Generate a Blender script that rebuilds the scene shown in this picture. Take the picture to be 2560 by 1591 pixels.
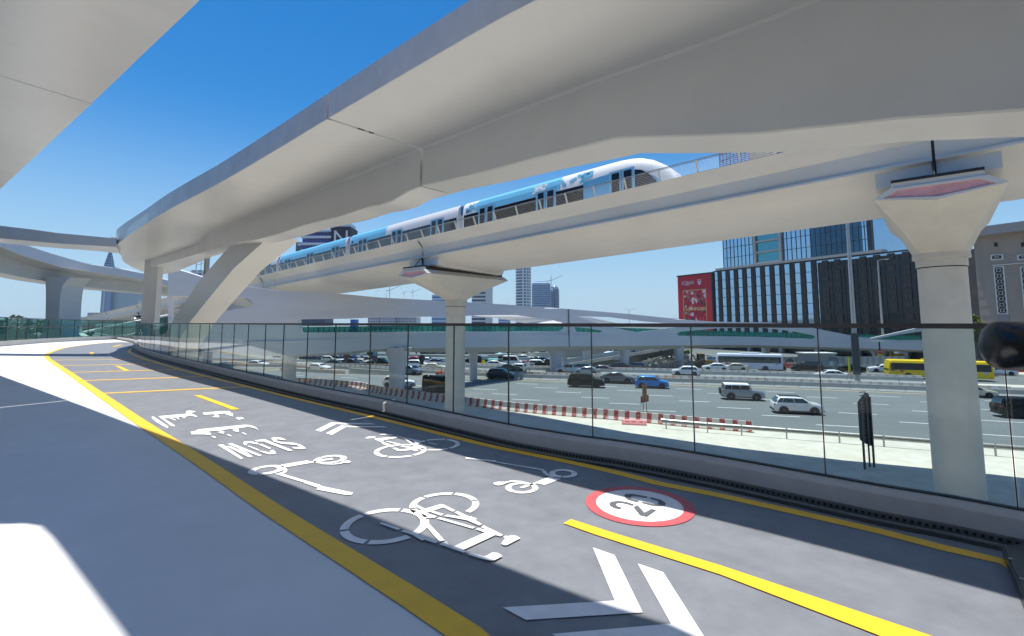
import bpy, bmesh, math, random
from mathutils import Vector, Matrix
from mathutils.geometry import tessellate_polygon
random.seed(7)
for o in list(bpy.data.objects): bpy.data.objects.remove(o)
SC = bpy.context.scene
COL = SC.collection
R = math.radians

# ---------------------------------------------------------------- camera
# eye at the origin; the cycle deck is 1.6 m below it and the motorway 8.9 m below it
FP, CX, CY, HY = 1209.0, 1280.0, 697.0, 808.0        # focal length, principal point, horizon (photo pixels)
PITCH = math.atan((HY-CY)/FP)
cam = bpy.data.cameras.new('camera'); camo = bpy.data.objects.new('camera', cam); COL.objects.link(camo)
cam.sensor_width = 36; cam.lens = 36*FP/2560; cam.shift_y = (CY-795.5)/2560
cam.clip_start = .05; cam.clip_end = 6000
camo.rotation_euler = (R(90)+PITCH, 0, 0)
SC.camera = camo
# ---------------------------------------------------------------- sky, sun, exposure
SUNDIR = Vector((-.115, .124, 1)).normalized()        # towards the sun
el = math.asin(SUNDIR.z); az = math.atan2(SUNDIR.x, SUNDIR.y)
w = bpy.data.worlds.new('World'); SC.world = w; w.use_nodes = True
nt = w.node_tree; nt.nodes.clear()
sky = nt.nodes.new('ShaderNodeTexSky'); sky.sky_type = 'NISHITA'; sky.sun_disc = False
sky.sun_elevation = el; sky.sun_rotation = az; sky.air_density = 1.0; sky.dust_density = .3; sky.ozone_density = 2.0
hs = nt.nodes.new('ShaderNodeHueSaturation'); hs.inputs['Saturation'].default_value = 1.48
bg = nt.nodes.new('ShaderNodeBackground'); bg.inputs['Strength'].default_value = .106
ow = nt.nodes.new('ShaderNodeOutputWorld')
# pale band of summer haze low over the horizon
tcw = nt.nodes.new('ShaderNodeTexCoord'); spw = nt.nodes.new('ShaderNodeSeparateXYZ'); nt.links.new(tcw.outputs['Generated'], spw.inputs[0])
mrw = nt.nodes.new('ShaderNodeMapRange'); mrw.interpolation_type = 'SMOOTHSTEP'; mrw.inputs['From Min'].default_value = -.02; mrw.inputs['From Max'].default_value = .40
mrw.inputs['To Min'].default_value = .88; mrw.inputs['To Max'].default_value = 0; nt.links.new(spw.outputs[2], mrw.inputs[0])
mxw = nt.nodes.new('ShaderNodeMix'); mxw.data_type = 'RGBA'; nt.links.new(mrw.outputs[0], mxw.inputs[0]); mxw.inputs[7].default_value = (2.7, 4.25, 5.75, 1)
nt.links.new(sky.outputs[0], hs.inputs['Color']); nt.links.new(hs.outputs[0], mxw.inputs[6]); nt.links.new(mxw.outputs[2], bg.inputs[0]); nt.links.new(bg.outputs[0], ow.inputs[0])
sl = bpy.data.lights.new('sun', 'SUN'); sl.energy = 5.0; sl.angle = R(.5); sl.color = (1, .96, .89)
so = bpy.data.objects.new('sun', sl); COL.objects.link(so)
so.rotation_euler = SUNDIR.to_track_quat('Z', 'Y').to_euler()
SC.view_settings.view_transform = 'Standard'; SC.view_settings.look = 'None'
SC.view_settings.exposure = .45; SC.view_settings.gamma = 1
SC.render.engine = 'CYCLES'
try:
    SC.cycles.max_bounces = 10; SC.cycles.transparent_max_bounces = 24; SC.cycles.diffuse_bounces = 5; SC.cycles.glossy_bounces = 4
except Exception: pass

# ---------------------------------------------------------------- survey: a photo pixel becomes a ray, met with a real plane
def ray(u, v):
    x = (u-CX)/FP; z = (CY-v)/FP
    return Vector((x, math.cos(PITCH)-z*math.sin(PITCH), math.sin(PITCH)+z*math.cos(PITCH)))
def atz(u, v, z):
    r = ray(u, v); return r*(z/r.z)
def aty(u, v, Y):
    r = ray(u, v); return r*(Y/r.y)
def onpl(u, v, n, d):
    r = ray(u, v); return r*(d/r.dot(n))
def lerp(a, b, t): return a+(b-a)*t
def interp(x, xs, ys):
    if x <= xs[0]: return ys[0]
    for i in range(1, len(xs)):
        if x <= xs[i]: return lerp(ys[i-1], ys[i], (x-xs[i-1])/(xs[i]-xs[i-1]))
    return ys[-1]
def Z(ox, oy, s): return lambda pts: [(ox+x/s, oy+y/s) for x, y in pts]
DECK, GND = -1.6, -8.9

# ---------------------------------------------------------------- materials
def mat(name, col, rough=.6, metal=0, noise=.08, scale=3, bump=0, spec=.5, coat=0, detail=6, stretch=None, grime=0, gscale=.35):
    m = bpy.data.materials.new(name); m.use_nodes = True; n = m.node_tree; L = n.links
    b = n.nodes['Principled BSDF']
    b.inputs['Roughness'].default_value = rough; b.inputs['Metallic'].default_value = metal
    b.inputs['Specular IOR Level'].default_value = spec
    if coat: b.inputs['Coat Weight'].default_value = coat; b.inputs['Coat Roughness'].default_value = .06
    c = (*col, 1)
    if noise or bump or grime:
        tc = n.nodes.new('ShaderNodeTexCoord'); nz = n.nodes.new('ShaderNodeTexNoise')
        nz.inputs['Scale'].default_value = scale; nz.inputs['Detail'].default_value = detail; nz.inputs['Roughness'].default_value = .62
        src = tc.outputs['Object']
        if stretch:
            mp = n.nodes.new('ShaderNodeMapping'); mp.inputs['Scale'].default_value = stretch
            L.new(src, mp.inputs[0]); src = mp.outputs[0]
        L.new(src, nz.inputs['Vector'])
        mr = n.nodes.new('ShaderNodeMapRange'); mr.inputs['From Min'].default_value = .3; mr.inputs['From Max'].default_value = .7
        mr.inputs['To Min'].default_value = 1-noise; mr.inputs['To Max'].default_value = 1+noise
        L.new(nz.outputs[0], mr.inputs[0])
        mx = n.nodes.new('ShaderNodeMix'); mx.data_type = 'RGBA'; mx.blend_type = 'MULTIPLY'; mx.inputs[0].default_value = 1
        mx.inputs[6].default_value = c; L.new(mr.outputs[0], mx.inputs[7]); out = mx.outputs[2]
        if grime:
            n2 = n.nodes.new('ShaderNodeTexNoise'); n2.inputs['Scale'].default_value = gscale; n2.inputs['Detail'].default_value = 8
            n2.inputs['Roughness'].default_value = .7; L.new(src, n2.inputs['Vector'])
            m2 = n.nodes.new('ShaderNodeMapRange'); m2.inputs['From Min'].default_value = .48; m2.inputs['From Max'].default_value = .68
            m2.inputs['To Min'].default_value = 0; m2.inputs['To Max'].default_value = grime; L.new(n2.outputs[0], m2.inputs[0])
            m3 = n.nodes.new('ShaderNodeMix'); m3.data_type = 'RGBA'; L.new(m2.outputs[0], m3.inputs[0]); L.new(out, m3.inputs[6])
            m3.inputs[7].default_value = (col[0]*.62, col[1]*.58, col[2]*.52, 1); out = m3.outputs[2]
        L.new(out, b.inputs['Base Color'])
        if bump:
            bp = n.nodes.new('ShaderNodeBump'); bp.inputs['Strength'].default_value = bump; bp.inputs['Distance'].default_value = .02
            L.new(nz.outputs[0], bp.inputs['Height']); L.new(bp.outputs[0], b.inputs['Normal'])
    else: b.inputs['Base Color'].default_value = c
    return m
def glassmat(name, tint, ior=1.22, rough=0.0, opac=0.0, ocol=(.1, .3, .27)):
    m = bpy.data.materials.new(name); m.use_nodes = True; n = m.node_tree; L = n.links; n.nodes.clear()
    o = n.nodes.new('ShaderNodeOutputMaterial'); tr = n.nodes.new('ShaderNodeBsdfTransparent'); tr.inputs[0].default_value = (*tint, 1)
    gl = n.nodes.new('ShaderNodeBsdfGlossy'); gl.inputs['Roughness'].default_value = rough
    fr = n.nodes.new('ShaderNodeFresnel'); fr.inputs[0].default_value = ior
    mx = n.nodes.new('ShaderNodeMixShader'); ge = n.nodes.new('ShaderNodeNewGeometry'); mi = n.nodes.new('ShaderNodeMapRange'); mi.inputs['To Min'].default_value = ior; mi.inputs['To Max'].default_value = 1/ior
    L.new(ge.outputs['Backfacing'], mi.inputs[0]); L.new(mi.outputs[0], fr.inputs[0]); L.new(fr.outputs[0], mx.inputs[0])
    base = tr.outputs[0]
    if opac:
        df = n.nodes.new('ShaderNodeBsdfDiffuse'); df.inputs[0].default_value = (*ocol, 1)
        m2 = n.nodes.new('ShaderNodeMixShader'); m2.inputs[0].default_value = opac
        L.new(tr.outputs[0], m2.inputs[1]); L.new(df.outputs[0], m2.inputs[2]); base = m2.outputs[0]
    L.new(base, mx.inputs[1]); L.new(gl.outputs[0], mx.inputs[2]); L.new(mx.outputs[0], o.inputs[0])
    return m
def stripemat(name, c1, c2, period, duty, rough=.7, wear=.3, off=0.0, wc=None):
    m = bpy.data.materials.new(name); m.use_nodes = True; n = m.node_tree; L = n.links
    b = n.nodes['Principled BSDF']; b.inputs['Roughness'].default_value = rough
    tc = n.nodes.new('ShaderNodeTexCoord'); sp = n.nodes.new('ShaderNodeSeparateXYZ'); L.new(tc.outputs['Object'], sp.inputs[0])
    def mth(op, a, bb):
        q = n.nodes.new('ShaderNodeMath'); q.operation = op
        if hasattr(a, 'is_linked'): L.new(a, q.inputs[0])
        else: q.inputs[0].default_value = a
        if hasattr(bb, 'is_linked'): L.new(bb, q.inputs[1])
        else: q.inputs[1].default_value = bb
        return q.outputs[0]
    x = mth('ADD', sp.outputs[0], 50*period+off); x = mth('DIVIDE', x, period); x = mth('FRACT', x, 0); st = mth('LESS_THAN', x, duty)
    nz = n.nodes.new('ShaderNodeTexNoise'); nz.inputs['Scale'].default_value = 5; nz.inputs['Detail'].default_value = 8; nz.inputs['Roughness'].default_value = .7
    oi = n.nodes.new('ShaderNodeObjectInfo'); va = n.nodes.new('ShaderNodeVectorMath'); va.operation = 'ADD'
    L.new(tc.outputs['Object'], va.inputs[0]); cb = n.nodes.new('ShaderNodeCombineXYZ'); L.new(mth('MULTIPLY', oi.outputs['Random'], 90.), cb.inputs[1])
    L.new(cb.outputs[0], va.inputs[1]); L.new(va.outputs[0], nz.inputs['Vector'])
    wr = mth('GREATER_THAN', nz.outputs[0], .5+(.5-wear)*.5); st2 = mth('MULTIPLY', st, mth('SUBTRACT', 1., mth('MULTIPLY', wr, .8)))
    mx = n.nodes.new('ShaderNodeMix'); mx.data_type = 'RGBA'; L.new(st2, mx.inputs[0]); mx.inputs[6].default_value = (*c2, 1); mx.inputs[7].default_value = (*c1, 1)
    m3 = n.nodes.new('ShaderNodeMix'); m3.data_type = 'RGBA'; m3.blend_type = 'MULTIPLY'; m3.inputs[0].default_value = .35
    L.new(mx.outputs[2], m3.inputs[6]); L.new(nz.outputs[0], m3.inputs[7]); L.new(m3.outputs[2], b.inputs['Base Color'])
    return m
M = {}
M['white'] = mat('painted_grp', (.625, .625, .61), .27, noise=.03, scale=.45, grime=.16, gscale=.3, bump=.5, detail=3)
M['fascia'] = mat('weathered_fascia_panel', (.53, .54, .575), .34, noise=.12, scale=1.1, grime=.25, gscale=.9, bump=.25)
M['dwhite'] = mat('bridge_panel', (.66, .655, .67), .45, noise=.05, scale=.35, grime=.12, gscale=.12, stretch=(.35, .35, 2.5))
M['conc'] = mat('smooth_concrete', (.57, .55, .50), .55, noise=.06, scale=.7, bump=.05, grime=.2, gscale=.5)
M['concw'] = mat('pale_viaduct_concrete', (.67, .65, .61), .5, noise=.05, scale=.5, grime=.18, gscale=.35, stretch=(.5, .5, 1.6))
M['curb'] = mat('parapet_concrete', (.48, .455, .43), .6, noise=.06, scale=6, bump=.06, grime=.1, gscale=1.2)
M['walk'] = mat('pale_walkway_coating', (.64, .645, .65), .55, noise=.045, scale=1.6, bump=.08, grime=.10, gscale=.5)
M['track'] = mat('grey_cycle_coating', (.172, .182, .204), .5, noise=.15, scale=4, bump=.35, grime=.2, gscale=1.3, detail=14)
M['yellow'] = mat('yellow_road_paint', (.86, .49, .020), .5, noise=.08, scale=5, grime=.12, gscale=2.5)
M['wpaint'] = mat('white_road_paint', (.78, .78, .78), .5, noise=.08, scale=9, grime=.16, gscale=4, detail=12)
M['redpaint'] = mat('red_road_paint', (.50, .09, .10), .5, noise=.10, scale=7, grime=.1, gscale=3)
M['dpaint'] = mat('dark_digit_paint', (.11, .115, .125), .5, noise=.1, scale=7)
M['asph'] = mat('motorway_asphalt', (.132, .146, .146), .75, noise=.09, scale=.5, bump=.1, stretch=(.25, 1.4, 1), grime=.22, gscale=.10)
M['sand'] = mat('pale_sand', (.53, .50, .43), .9, noise=.12, scale=.9, bump=.35, grime=.22, gscale=.3)
M['earth'] = mat('distant_sandy_earth', (.15, .155, .15), .9, noise=.2, scale=.03, grime=.3, gscale=.01)
M['rail'] = mat('dark_bronze_rail', (.065, .06, .06), .45, metal=.3, noise=.04)
M['dark'] = mat('dark_groove', (.02, .021, .023), .7, noise=.1)
M['steel'] = mat('galvanised_steel', (.42, .42, .41), .45, metal=.6, noise=.12, scale=4)
M['grate'] = mat('perforated_channel', (.17, .17, .16), .5, metal=.4, noise=.2, scale=20)
M['joint'] = mat('silicone_joint', (.035, .042, .045), .6, noise=0)
M['glass'] = glassmat('clear_balustrade_glass', (.86, .925, .93))
M['glassfar'] = glassmat('green_balustrade_glass', (.66, .84, .80), opac=.06, ocol=(.10, .34, .30))
M['teal'] = glassmat('teal_bridge_glass', (.30, .62, .58), opac=.35, ocol=(.10, .42, .37))
M['hex'] = mat('pale_red_panel', (.74, .38, .39), .5, noise=.18, scale=1.3)  # pale red for the panels on the cap ends
M['rubber'] = mat('black_bearing', (.02, .02, .022), .6, noise=.1)
M['tyre'] = mat('tyre_rubber', (.018, .018, .018), .85, noise=0)
M['rim'] = mat('alloy_rim', (.42, .42, .43), .3, metal=.8, noise=0)
M['rimd'] = mat('black_rim', (.04, .04, .045), .35, metal=.6, noise=0)
M['win'] = mat('tinted_car_glass', (.010, .014, .018), .06, noise=0, spec=.9)
M['trim'] = mat('black_plastic_trim', (.022, .022, .024), .6, noise=0)
M['tail'] = mat('red_tail_lamp', (.35, .01, .01), .25, noise=0)
M['head'] = mat('clear_headlamp', (.55, .57, .6), .15, noise=0)
M['grass'] = mat('lawn', (.10, .16, .035), .9, noise=.3, scale=1.5)
M['leaf'] = mat('tree_leaves', (.055, .105, .022), .7, noise=.45, scale=.8)
M['bark'] = mat('tree_bark', (.13, .10, .07), .9, noise=.2)
M['mullion'] = mat('dark_mullion', (.03, .035, .04), .4, metal=.3, noise=0)
def simple(key, col, rough=.6, metal=0, **k):
    if key not in M: M[key] = mat(key, col, rough, metal, **k)
    return M[key]

# ---------------------------------------------------------------- mesh builder
def smooth(o, ang=35):
    for p in o.data.polygons: p.use_smooth = True
    try: o.data.set_sharp_from_angle(angle=R(ang))
    except Exception: pass
def origin(p):
    while p is not None:
        if p.get('_w'): return p.location
        p = p.parent
    return Vector((0, 0, 0))
class MB:
    def __init__(s): s.v = []; s.f = []
    def pts(s, P):
        i = len(s.v); s.v += [tuple(p) for p in P]; return list(range(i, i+len(P)))
    def face(s, P): s.f.append(s.pts(P)); return s
    def box(s, c, d, rz=0, ax=None):
        c = Vector(c); hx, hy, hz = [q/2 for q in d]
        if ax: X, Y, ZZ = ax
        else: X, Y, ZZ = Vector((math.cos(rz), math.sin(rz), 0)), Vector((-math.sin(rz), math.cos(rz), 0)), Vector((0, 0, 1))
        P = [c+X*(sx*hx)+Y*(sy*hy)+ZZ*(sz*hz) for sz in (-1, 1) for sx, sy in ((-1, -1), (1, -1), (1, 1), (-1, 1))]
        i = s.pts(P)
        for q in ((3, 2, 1, 0), (4, 5, 6, 7), (0, 1, 5, 4), (1, 2, 6, 5), (2, 3, 7, 6), (3, 0, 4, 7)): s.f.append([i[k] for k in q])
        return s
    def bar(s, a, b, w, h=None, up=(0, 0, 1)):
        a = Vector(a); b = Vector(b); X = b-a; l = X.length
        if l < 1e-6: return s
        X.normalize(); U = Vector(up)
        if abs(X.dot(U)) > .98: U = Vector((0, 1, 0))
        Y = U.cross(X).normalized(); ZZ = X.cross(Y)
        return s.box((a+b)/2, (l, w, h or w), ax=(X, Y, ZZ))
    def loft(s, rings, closed=True, caps=True):
        ids = [s.pts(r) for r in rings]; n = len(ids[0])
        for a, b in zip(ids, ids[1:]):
            for k in range(n if closed else n-1):
                k2 = (k+1) % n; s.f.append([a[k], a[k2], b[k2], b[k]])
        if caps and closed: s.f.append(list(reversed(ids[0]))); s.f.append(ids[-1])
        return s
    def tube(s, P, r, n=8, caps=True, r2=None):
        P = [Vector(p) for p in P]; rings = []
        for i, p in enumerate(P):
            d = (P[min(i+1, len(P)-1)]-P[max(i-1, 0)]).normalized(); U = Vector((0, 0, 1)) if abs(d.z) < .95 else Vector((1, 0, 0))
            a = d.cross(U).normalized(); b = a.cross(d); rr = r if r2 is None else lerp(r, r2, i/(len(P)-1))
            rings.append([p+a*(rr*math.cos(t))+b*(rr*math.sin(t)) for t in [2*math.pi*k/n for k in range(n)]])
        return s.loft(rings, True, caps)
    def lathe(s, c, prof, n=24, axis='z', caps=True):
        c = Vector(c); rings = []
        for r, h in prof:
            ring = []
            for k in range(n):
                t = 2*math.pi*k/n; x, y = r*math.cos(t), r*math.sin(t)
                ring.append(c+(Vector((x, y, h)) if axis == 'z' else Vector((x, h, y)) if axis == 'y' else Vector((h, x, y))))
            rings.append(ring)
        return s.loft(rings, True, caps)
    def poly(s, P, holes=()):
        P = [[Vector(p) for p in P]]+[[Vector(p) for p in h] for h in holes]
        tris = tessellate_polygon(P); fl = [p for q in P for p in q]; i = s.pts(fl)
        for t in tris: s.f.append([i[k] for k in t])
        return s
    def slab(s, P, off, holes=()):
        """flat (or nearly flat) outline made solid along vector off"""
        off = Vector(off); s.poly(P, holes); s.poly([Vector(p)+off for p in P], [[Vector(p)+off for p in h] for h in holes])
        for q in [P]+list(holes):
            for a, b in zip(q, list(q[1:])+[q[0]]): s.f.append(s.pts([a, b, Vector(b)+off, Vector(a)+off]))
        return s
    def build(s, name, m, parent=None, sm=0, bevel=0, m2=None, cut=0):
        me = bpy.data.meshes.new(name); o3 = origin(parent)
        me.from_pydata([tuple(Vector(p)-o3) for p in s.v], [], s.f)
        if m2:
            for p in me.polygons: p.material_index = 1 if p.index >= cut else 0
        bm = bmesh.new(); bm.from_mesh(me); bmesh.ops.remove_doubles(bm, verts=bm.verts, dist=.0004)
        if bevel: bmesh.ops.bevel(bm, geom=[e for e in bm.edges if len(e.link_faces) == 2 and e.calc_face_angle(0) > .6], offset=bevel, segments=2, affect='EDGES', clamp_overlap=True)
        bmesh.ops.recalc_face_normals(bm, faces=bm.faces); bm.to_mesh(me); bm.free(); me.update()
        o = bpy.data.objects.new(name, me); COL.objects.link(o)
        if m: me.materials.append(M[m] if isinstance(m, str) else m)
        if m2: me.materials.append(M[m2])
        if parent is not None: o.parent = parent
        if sm: smooth(o, sm)
        return o
def tag(o, label=None, cat=None, group=None, kind=None):
    if label: o['label'] = label
    if cat: o['category'] = cat
    if group: o['group'] = group
    if kind: o['kind'] = kind
    return o
def thing(name, loc, label, cat, group=None, rz=0, local=False):
    o = bpy.data.objects.new(name, None); COL.objects.link(o); o.location = loc; o.rotation_euler.z = rz; o.empty_display_size = .2
    if not local: o['_w'] = 1          # parts are given in world coordinates
    return tag(o, label, cat, group)
def kids(o): return list(o.children)
def copy_tree(o, parent=None, mats=None, vis=()):
    c = o.copy(); COL.objects.link(c); c.parent = parent
    if mats and o.type == 'MESH':
        nm = o.name.split('.')[0]
        if nm in mats: c.material_slots[0].link = 'OBJECT'; c.material_slots[0].material = mats[nm]
    for ch in kids(o): copy_tree(ch, c, mats)
    return c
def flatmark(polys, z, th=.003):
    """painted shapes lying on the deck: thin sheets at height z"""
    m = MB()
    for k, p in enumerate(polys): m.poly([Vector((q.x, q.y, z+k*.0005)) for q in p])
    return m
def G(pts, z=DECK): return [atz(u, v, z) for u, v in pts]
def textmesh(s, size):
    cu = bpy.data.curves.new('lettering', 'FONT'); cu.body = s; cu.size = size; cu.align_x = 'CENTER'; cu.align_y = 'CENTER'; cu.resolution_u = 3
    o = bpy.data.objects.new('lettering', cu); COL.objects.link(o); dg = bpy.context.evaluated_depsgraph_get()
    me = o.evaluated_get(dg).to_mesh(); V = [v.co.copy() for v in me.vertices]; F = [list(p.vertices) for p in me.polygons]
    o.evaluated_get(dg).to_mesh_clear(); bpy.data.objects.remove(o); bpy.data.curves.remove(cu)
    return V, F
def text(s, size, c, X, Y, m, parent, name='lettering', bold=0):
    V, F = textmesh(s, size); b = MB(); c = Vector(c)
    b.v = [tuple(c+X*v.x+Y*v.y) for v in V]; b.f = F
    if bold:
        k = len(b.v); b.v += [tuple(Vector(q)+X*bold+X.cross(Y)*.004) for q in b.v]; b.f += [[i+k for i in f] for f in F]
    return b.build(name, m, parent)
# ================================================================ THE DECK
def densify(P, step=1.0, rnd=2):
    """Catmull-Rom through the surveyed points"""
    P = [Vector(p) for p in P]; out = []
    for i in range(len(P)-1):
        p0, p1, p2, p3 = P[max(i-1, 0)], P[i], P[i+1], P[min(i+2, len(P)-1)]
        n = max(1, int((p2-p1).length/step))
        for k in range(n):
            t = k/n; out.append(.5*((2*p1)+(p2-p0)*t+(2*p0-5*p1+4*p2-p3)*t*t+(3*p1-p0-3*p2+p3)*t**3))
    out.append(P[-1]); return out
def offs(P, d):
    """offset a plan polyline sideways (to the right of travel)"""
    o = []
    for i, p in enumerate(P):
        t = (P[min(i+1, len(P)-1)]-P[max(i-1, 0)]); t.z = 0; t.normalize(); o.append(p+Vector((t.y, -t.x, 0))*d)
    return o
def ribbon(P, w, z):
    a, b = offs(P, -w/2), offs(P, w/2); m = MB()
    for i in range(len(P)-1): m.face([(q.x, q.y, z) for q in (a[i], a[i+1], b[i+1], b[i])])
    return m
def strip(A, B):
    m = MB()
    for i in range(len(A)-1): m.face([A[i], A[i+1], B[i+1], B[i]])
    return m
V3 = lambda P, z: [Vector((p[0], p[1], z)) for p in P]

curb_px = [(2560,1371),(2391,1334),(2200,1297),(1800,1211),(1540,1161),(1301,1120),(948,1034),(819.5,1006),(640,963),(480,921),(397,899),(347,881),(336,873)]
cb = G(curb_px); cb = [Vector((6.3, .2, DECK)), Vector((4.2, 2.1, DECK))]+cb+V3([(-24.3, 31.2), (-27, 35.2), (-31.5, 40.5), (-39, 48), (-50, 58)], DECK)
curbline = densify(cb, .45)
farpx = [(0,867),(139,856),(298,848.5),(349,846)]
fb = V3([(-14, -9), (-17.5, 0), (-22.5, 10), (-29, 21.5)], DECK)+G(farpx)+V3([(-40.2, 57), (-46, 66)], DECK)
farline = densify(fb, .8)
# walkway slab, track coating, motorway-side edge
m = MB(); outer = curbline+list(reversed(farline))
m.slab([p+Vector((0, 0, 0)) for p in outer], (0, 0, -.55))
o = m.build('walkway', 'walk'); tag(o, kind='structure')
yl = [(347,855),(298,856),(238,860),(169,869),(139,877),(119,885),(117,891),(122,899),(172,933),(243,982),(278,1006),(327,1040),(377,1073.6),(449.5,1120),(532,1174.5),(671,1270),(840,1378),(1032,1500),(1170,1591)]
yl = densify(V3([(-47, 61)], DECK)+G(yl)+V3([(.9, 1.15), (2.6, -1.2)], DECK), .3)
inner = offs(curbline, -.20)
m = MB(); m.poly([Vector((p.x, p.y, DECK+.004)) for p in inner]+[Vector((p.x, p.y, DECK+.004)) for p in yl])
tag(m.build('cycle_track', 'track'), kind='structure')
o = ribbon(yl, .17, DECK+.008).build('yellow_edge_line', 'yellow')
tag(o, 'long yellow line between the pale walkway and the grey cycle track', 'road marking', 'yellow lines on the cycle deck')
yr = [(335,870),(327,874),(323,879),(329,885),(357,897),(397,909),(472,931),(640,973),(747,999.7),(854,1025),(960.6,1051),(1140,1095.7),(1239,1120),(1387,1149.6),(1540,1183),(1647,1211),(1800,1241),(2200,1331),(2357,1372),(2513.6,1408)]
yr = densify(G(yr)+V3([(3.25, 2.45), (4.9, .6)], DECK), .3)
o = ribbon(yr, .125, DECK+.008).build('yellow_edge_line', 'yellow')
tag(o, 'narrow yellow line running close along the concrete kerb under the glass', 'road marking', 'yellow lines on the cycle deck')
cross = [((129,901.5),(357,899)),((151,915),(401,910.5)),((173,932.5),(452,924.6)),((206,953),(524,942)),((252,985),(613,968.4))]
cl = ['thinnest and farthest yellow cross bar on the track near the bend', 'yellow cross bar second from the bend', 'yellow cross bar that the short slanted dash touches', 'yellow cross bar next to last before the word SLOW', 'nearest and longest yellow cross bar on the track']
for (a, b), l in zip(cross, cl):
    tag(ribbon(G([a, b]), .165, DECK+.0095).build('yellow_cross_bar', 'yellow'), l, 'road marking', 'yellow bars across the track')
z7 = Z(0, 780, 5.04); z5a = Z(340, 900, 3.041)
dash = [(z7([(1445,685),(1500,685),(1635,745),(1570,748)]), 'short slanted yellow centre dash among the cross bars'),
        (z7([(1130,515),(1182,515),(1174,548),(1126,548)]), 'tiny yellow centre dash crossed by the thin shadow'),
        (z7([(1405,440),(1500,420),(1556,417),(1520,426),(1440,440)]), 'faint far yellow dash beyond the bend'),
        (z5a([(440,275),(490,272),(790,380),(730,384)]), 'yellow centre dash between the nearest cross bar and the Arabic lettering'),
        ([(1408,1312),(1428,1302),(1545,1340),(1800,1417.7),(2315,1591),(2560,1676),(2380,1670),(2188,1591),(1800,1441),(1486,1340)], 'long wide yellow centre dash starting beside the 20 roundel')]
for p, l in dash: tag(flatmark([G(p)], DECK+.012).build('yellow_dash', 'yellow'), l, 'road marking', 'yellow centre dashes')
# ---- painted symbols
z1 = Z(360, 1000, 5.5295); z2 = Z(760, 1020, 5.5295); z3 = Z(840, 1200, 4.866); z4 = Z(1140, 1120, 6.0825); z5 = Z(1400, 1180, 6.0825); z6 = Z(1200, 1340, 4.055)
ZP = DECK+.010
def ground_circle(zf, x0, x1, y0, y1):
    (u0, va), (u1, vb) = zf([(x0, y0), (x1, y1)]); c0 = atz((u0+u1)/2, va, DECK); c1 = atz((u0+u1)/2, vb, DECK)
    cy = (c0.y+c1.y)/2; v = (va+vb)/2; r = abs(c0.y-c1.y)/2
    ray_ = atz((u0+u1)/2, v, DECK); c = Vector((ray_.x*cy/ray_.y, cy, ZP))
    return c, r
def ring(c, ro, ri, segs, gap, rot=0, n=8):
    out = []
    for k in range(segs):
        a0 = rot+2*math.pi*k/segs+gap/2; a1 = rot+2*math.pi*(k+1)/segs-gap/2
        o_ = [c+Vector((math.cos(lerp(a0, a1, i/n))*ro, math.sin(lerp(a0, a1, i/n))*ro, 0)) for i in range(n+1)]
        i_ = [c+Vector((math.cos(lerp(a0, a1, i/n))*ri, math.sin(lerp(a0, a1, i/n))*ri, 0)) for i in range(n+1)]
        out += [[o_[i], o_[i+1], i_[i+1], i_[i]] for i in range(n)]
    return out
def mark(name, polys, label, rings=(), grp='white symbols painted on the cycle track', m='wpaint'):
    b = flatmark([G(p) for p in polys], ZP)
    for r in rings:
        for q in r: b.face(q)
    return tag(b.build(name, m), label, 'road marking', grp)
mark('arabic_lettering', [
 z1([(105,240),(135,240),(225,300),(335,375),(330,400),(300,392),(170,315),(110,265)]),
 z1([(195,235),(580,200),(580,165),(625,155),(725,170),(665,185),(655,200),(700,215),(740,240),(720,245),(650,225),(575,240),(570,262),(545,262),(520,242),(470,245),(490,275),(470,275),(430,250),(375,258),(440,280),(430,295),(350,262),(270,265),(425,360),(420,380),(360,365),(335,340)]),
 z1([(810,185),(1060,165),(1180,165),(1205,190),(1130,195),(1010,205),(1040,235),(1035,252),(935,245),(990,225),(960,207),(825,215)]),
 z1([(1110,202),(1225,192),(1230,240),(1180,225)]),
 z1([(1268,255),(1305,252),(1330,262),(1320,250),(1350,250),(1390,270),(1345,275),(1325,285),(1290,280)]),
 z1([(640,455),(715,440),(745,420),(1395,355),(1470,360),(1530,380),(1590,430),(1520,400),(1440,385),(1310,405),(1280,425),(1200,412),(1090,430),(1060,445),(1000,437),(810,460),(900,458),(930,480),(920,500),(830,490),(655,490)]),
 z1([(1015,455),(1110,445),(1105,480),(1050,475)]), z1([(1215,430),(1310,420),(1310,455),(1255,450)]),
 z1([(925,515),(955,512),(995,530),(990,545),(960,540)]), z1([(1135,490),(1170,490),(1210,510),(1205,522),(1175,515)]), z1([(1345,468),(1380,468),(1418,488),(1410,498),(1380,490)])],
 'white Arabic lettering painted above the word SLOW')
mark('slow_lettering', [
 z1([(1015,635),(1090,625),(1375,820),(1335,830)]), z1([(1150,620),(1210,608),(1630,780),(1590,790)]),
 z1([(1130,648),(1200,652),(1345,715),(1250,640),(1290,650),(1505,798),(1450,808)]),
 z1([(1370,610),(1390,585),(1480,585),(1590,610),(1570,628),(1450,608),(1415,620),(1420,640),(1390,640)]),
 z1([(1425,650),(1460,648),(1600,705),(1580,715)]), z1([(1580,630),(1620,622),(1760,680),(1735,695)]),
 z1([(1590,725),(1625,718),(1720,740),(1745,735),(1745,712),(1790,706),(1825,745),(1810,765),(1720,768)]),
 z1([(1530,575),(1660,555),(2055,712),(2005,725),(1650,590),(1550,590)]),
 z1([(1755,545),(1800,532),(1900,538),(1965,565),(1940,572),(1850,560),(1815,568),(1860,592),(2080,610),(2180,640),(2235,680),(2225,695),(2130,698),(2060,685),(2050,665),(2100,670),(2150,665),(2110,640),(1900,622),(1790,590)])],
 'white word SLOW painted on the grey track')
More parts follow.
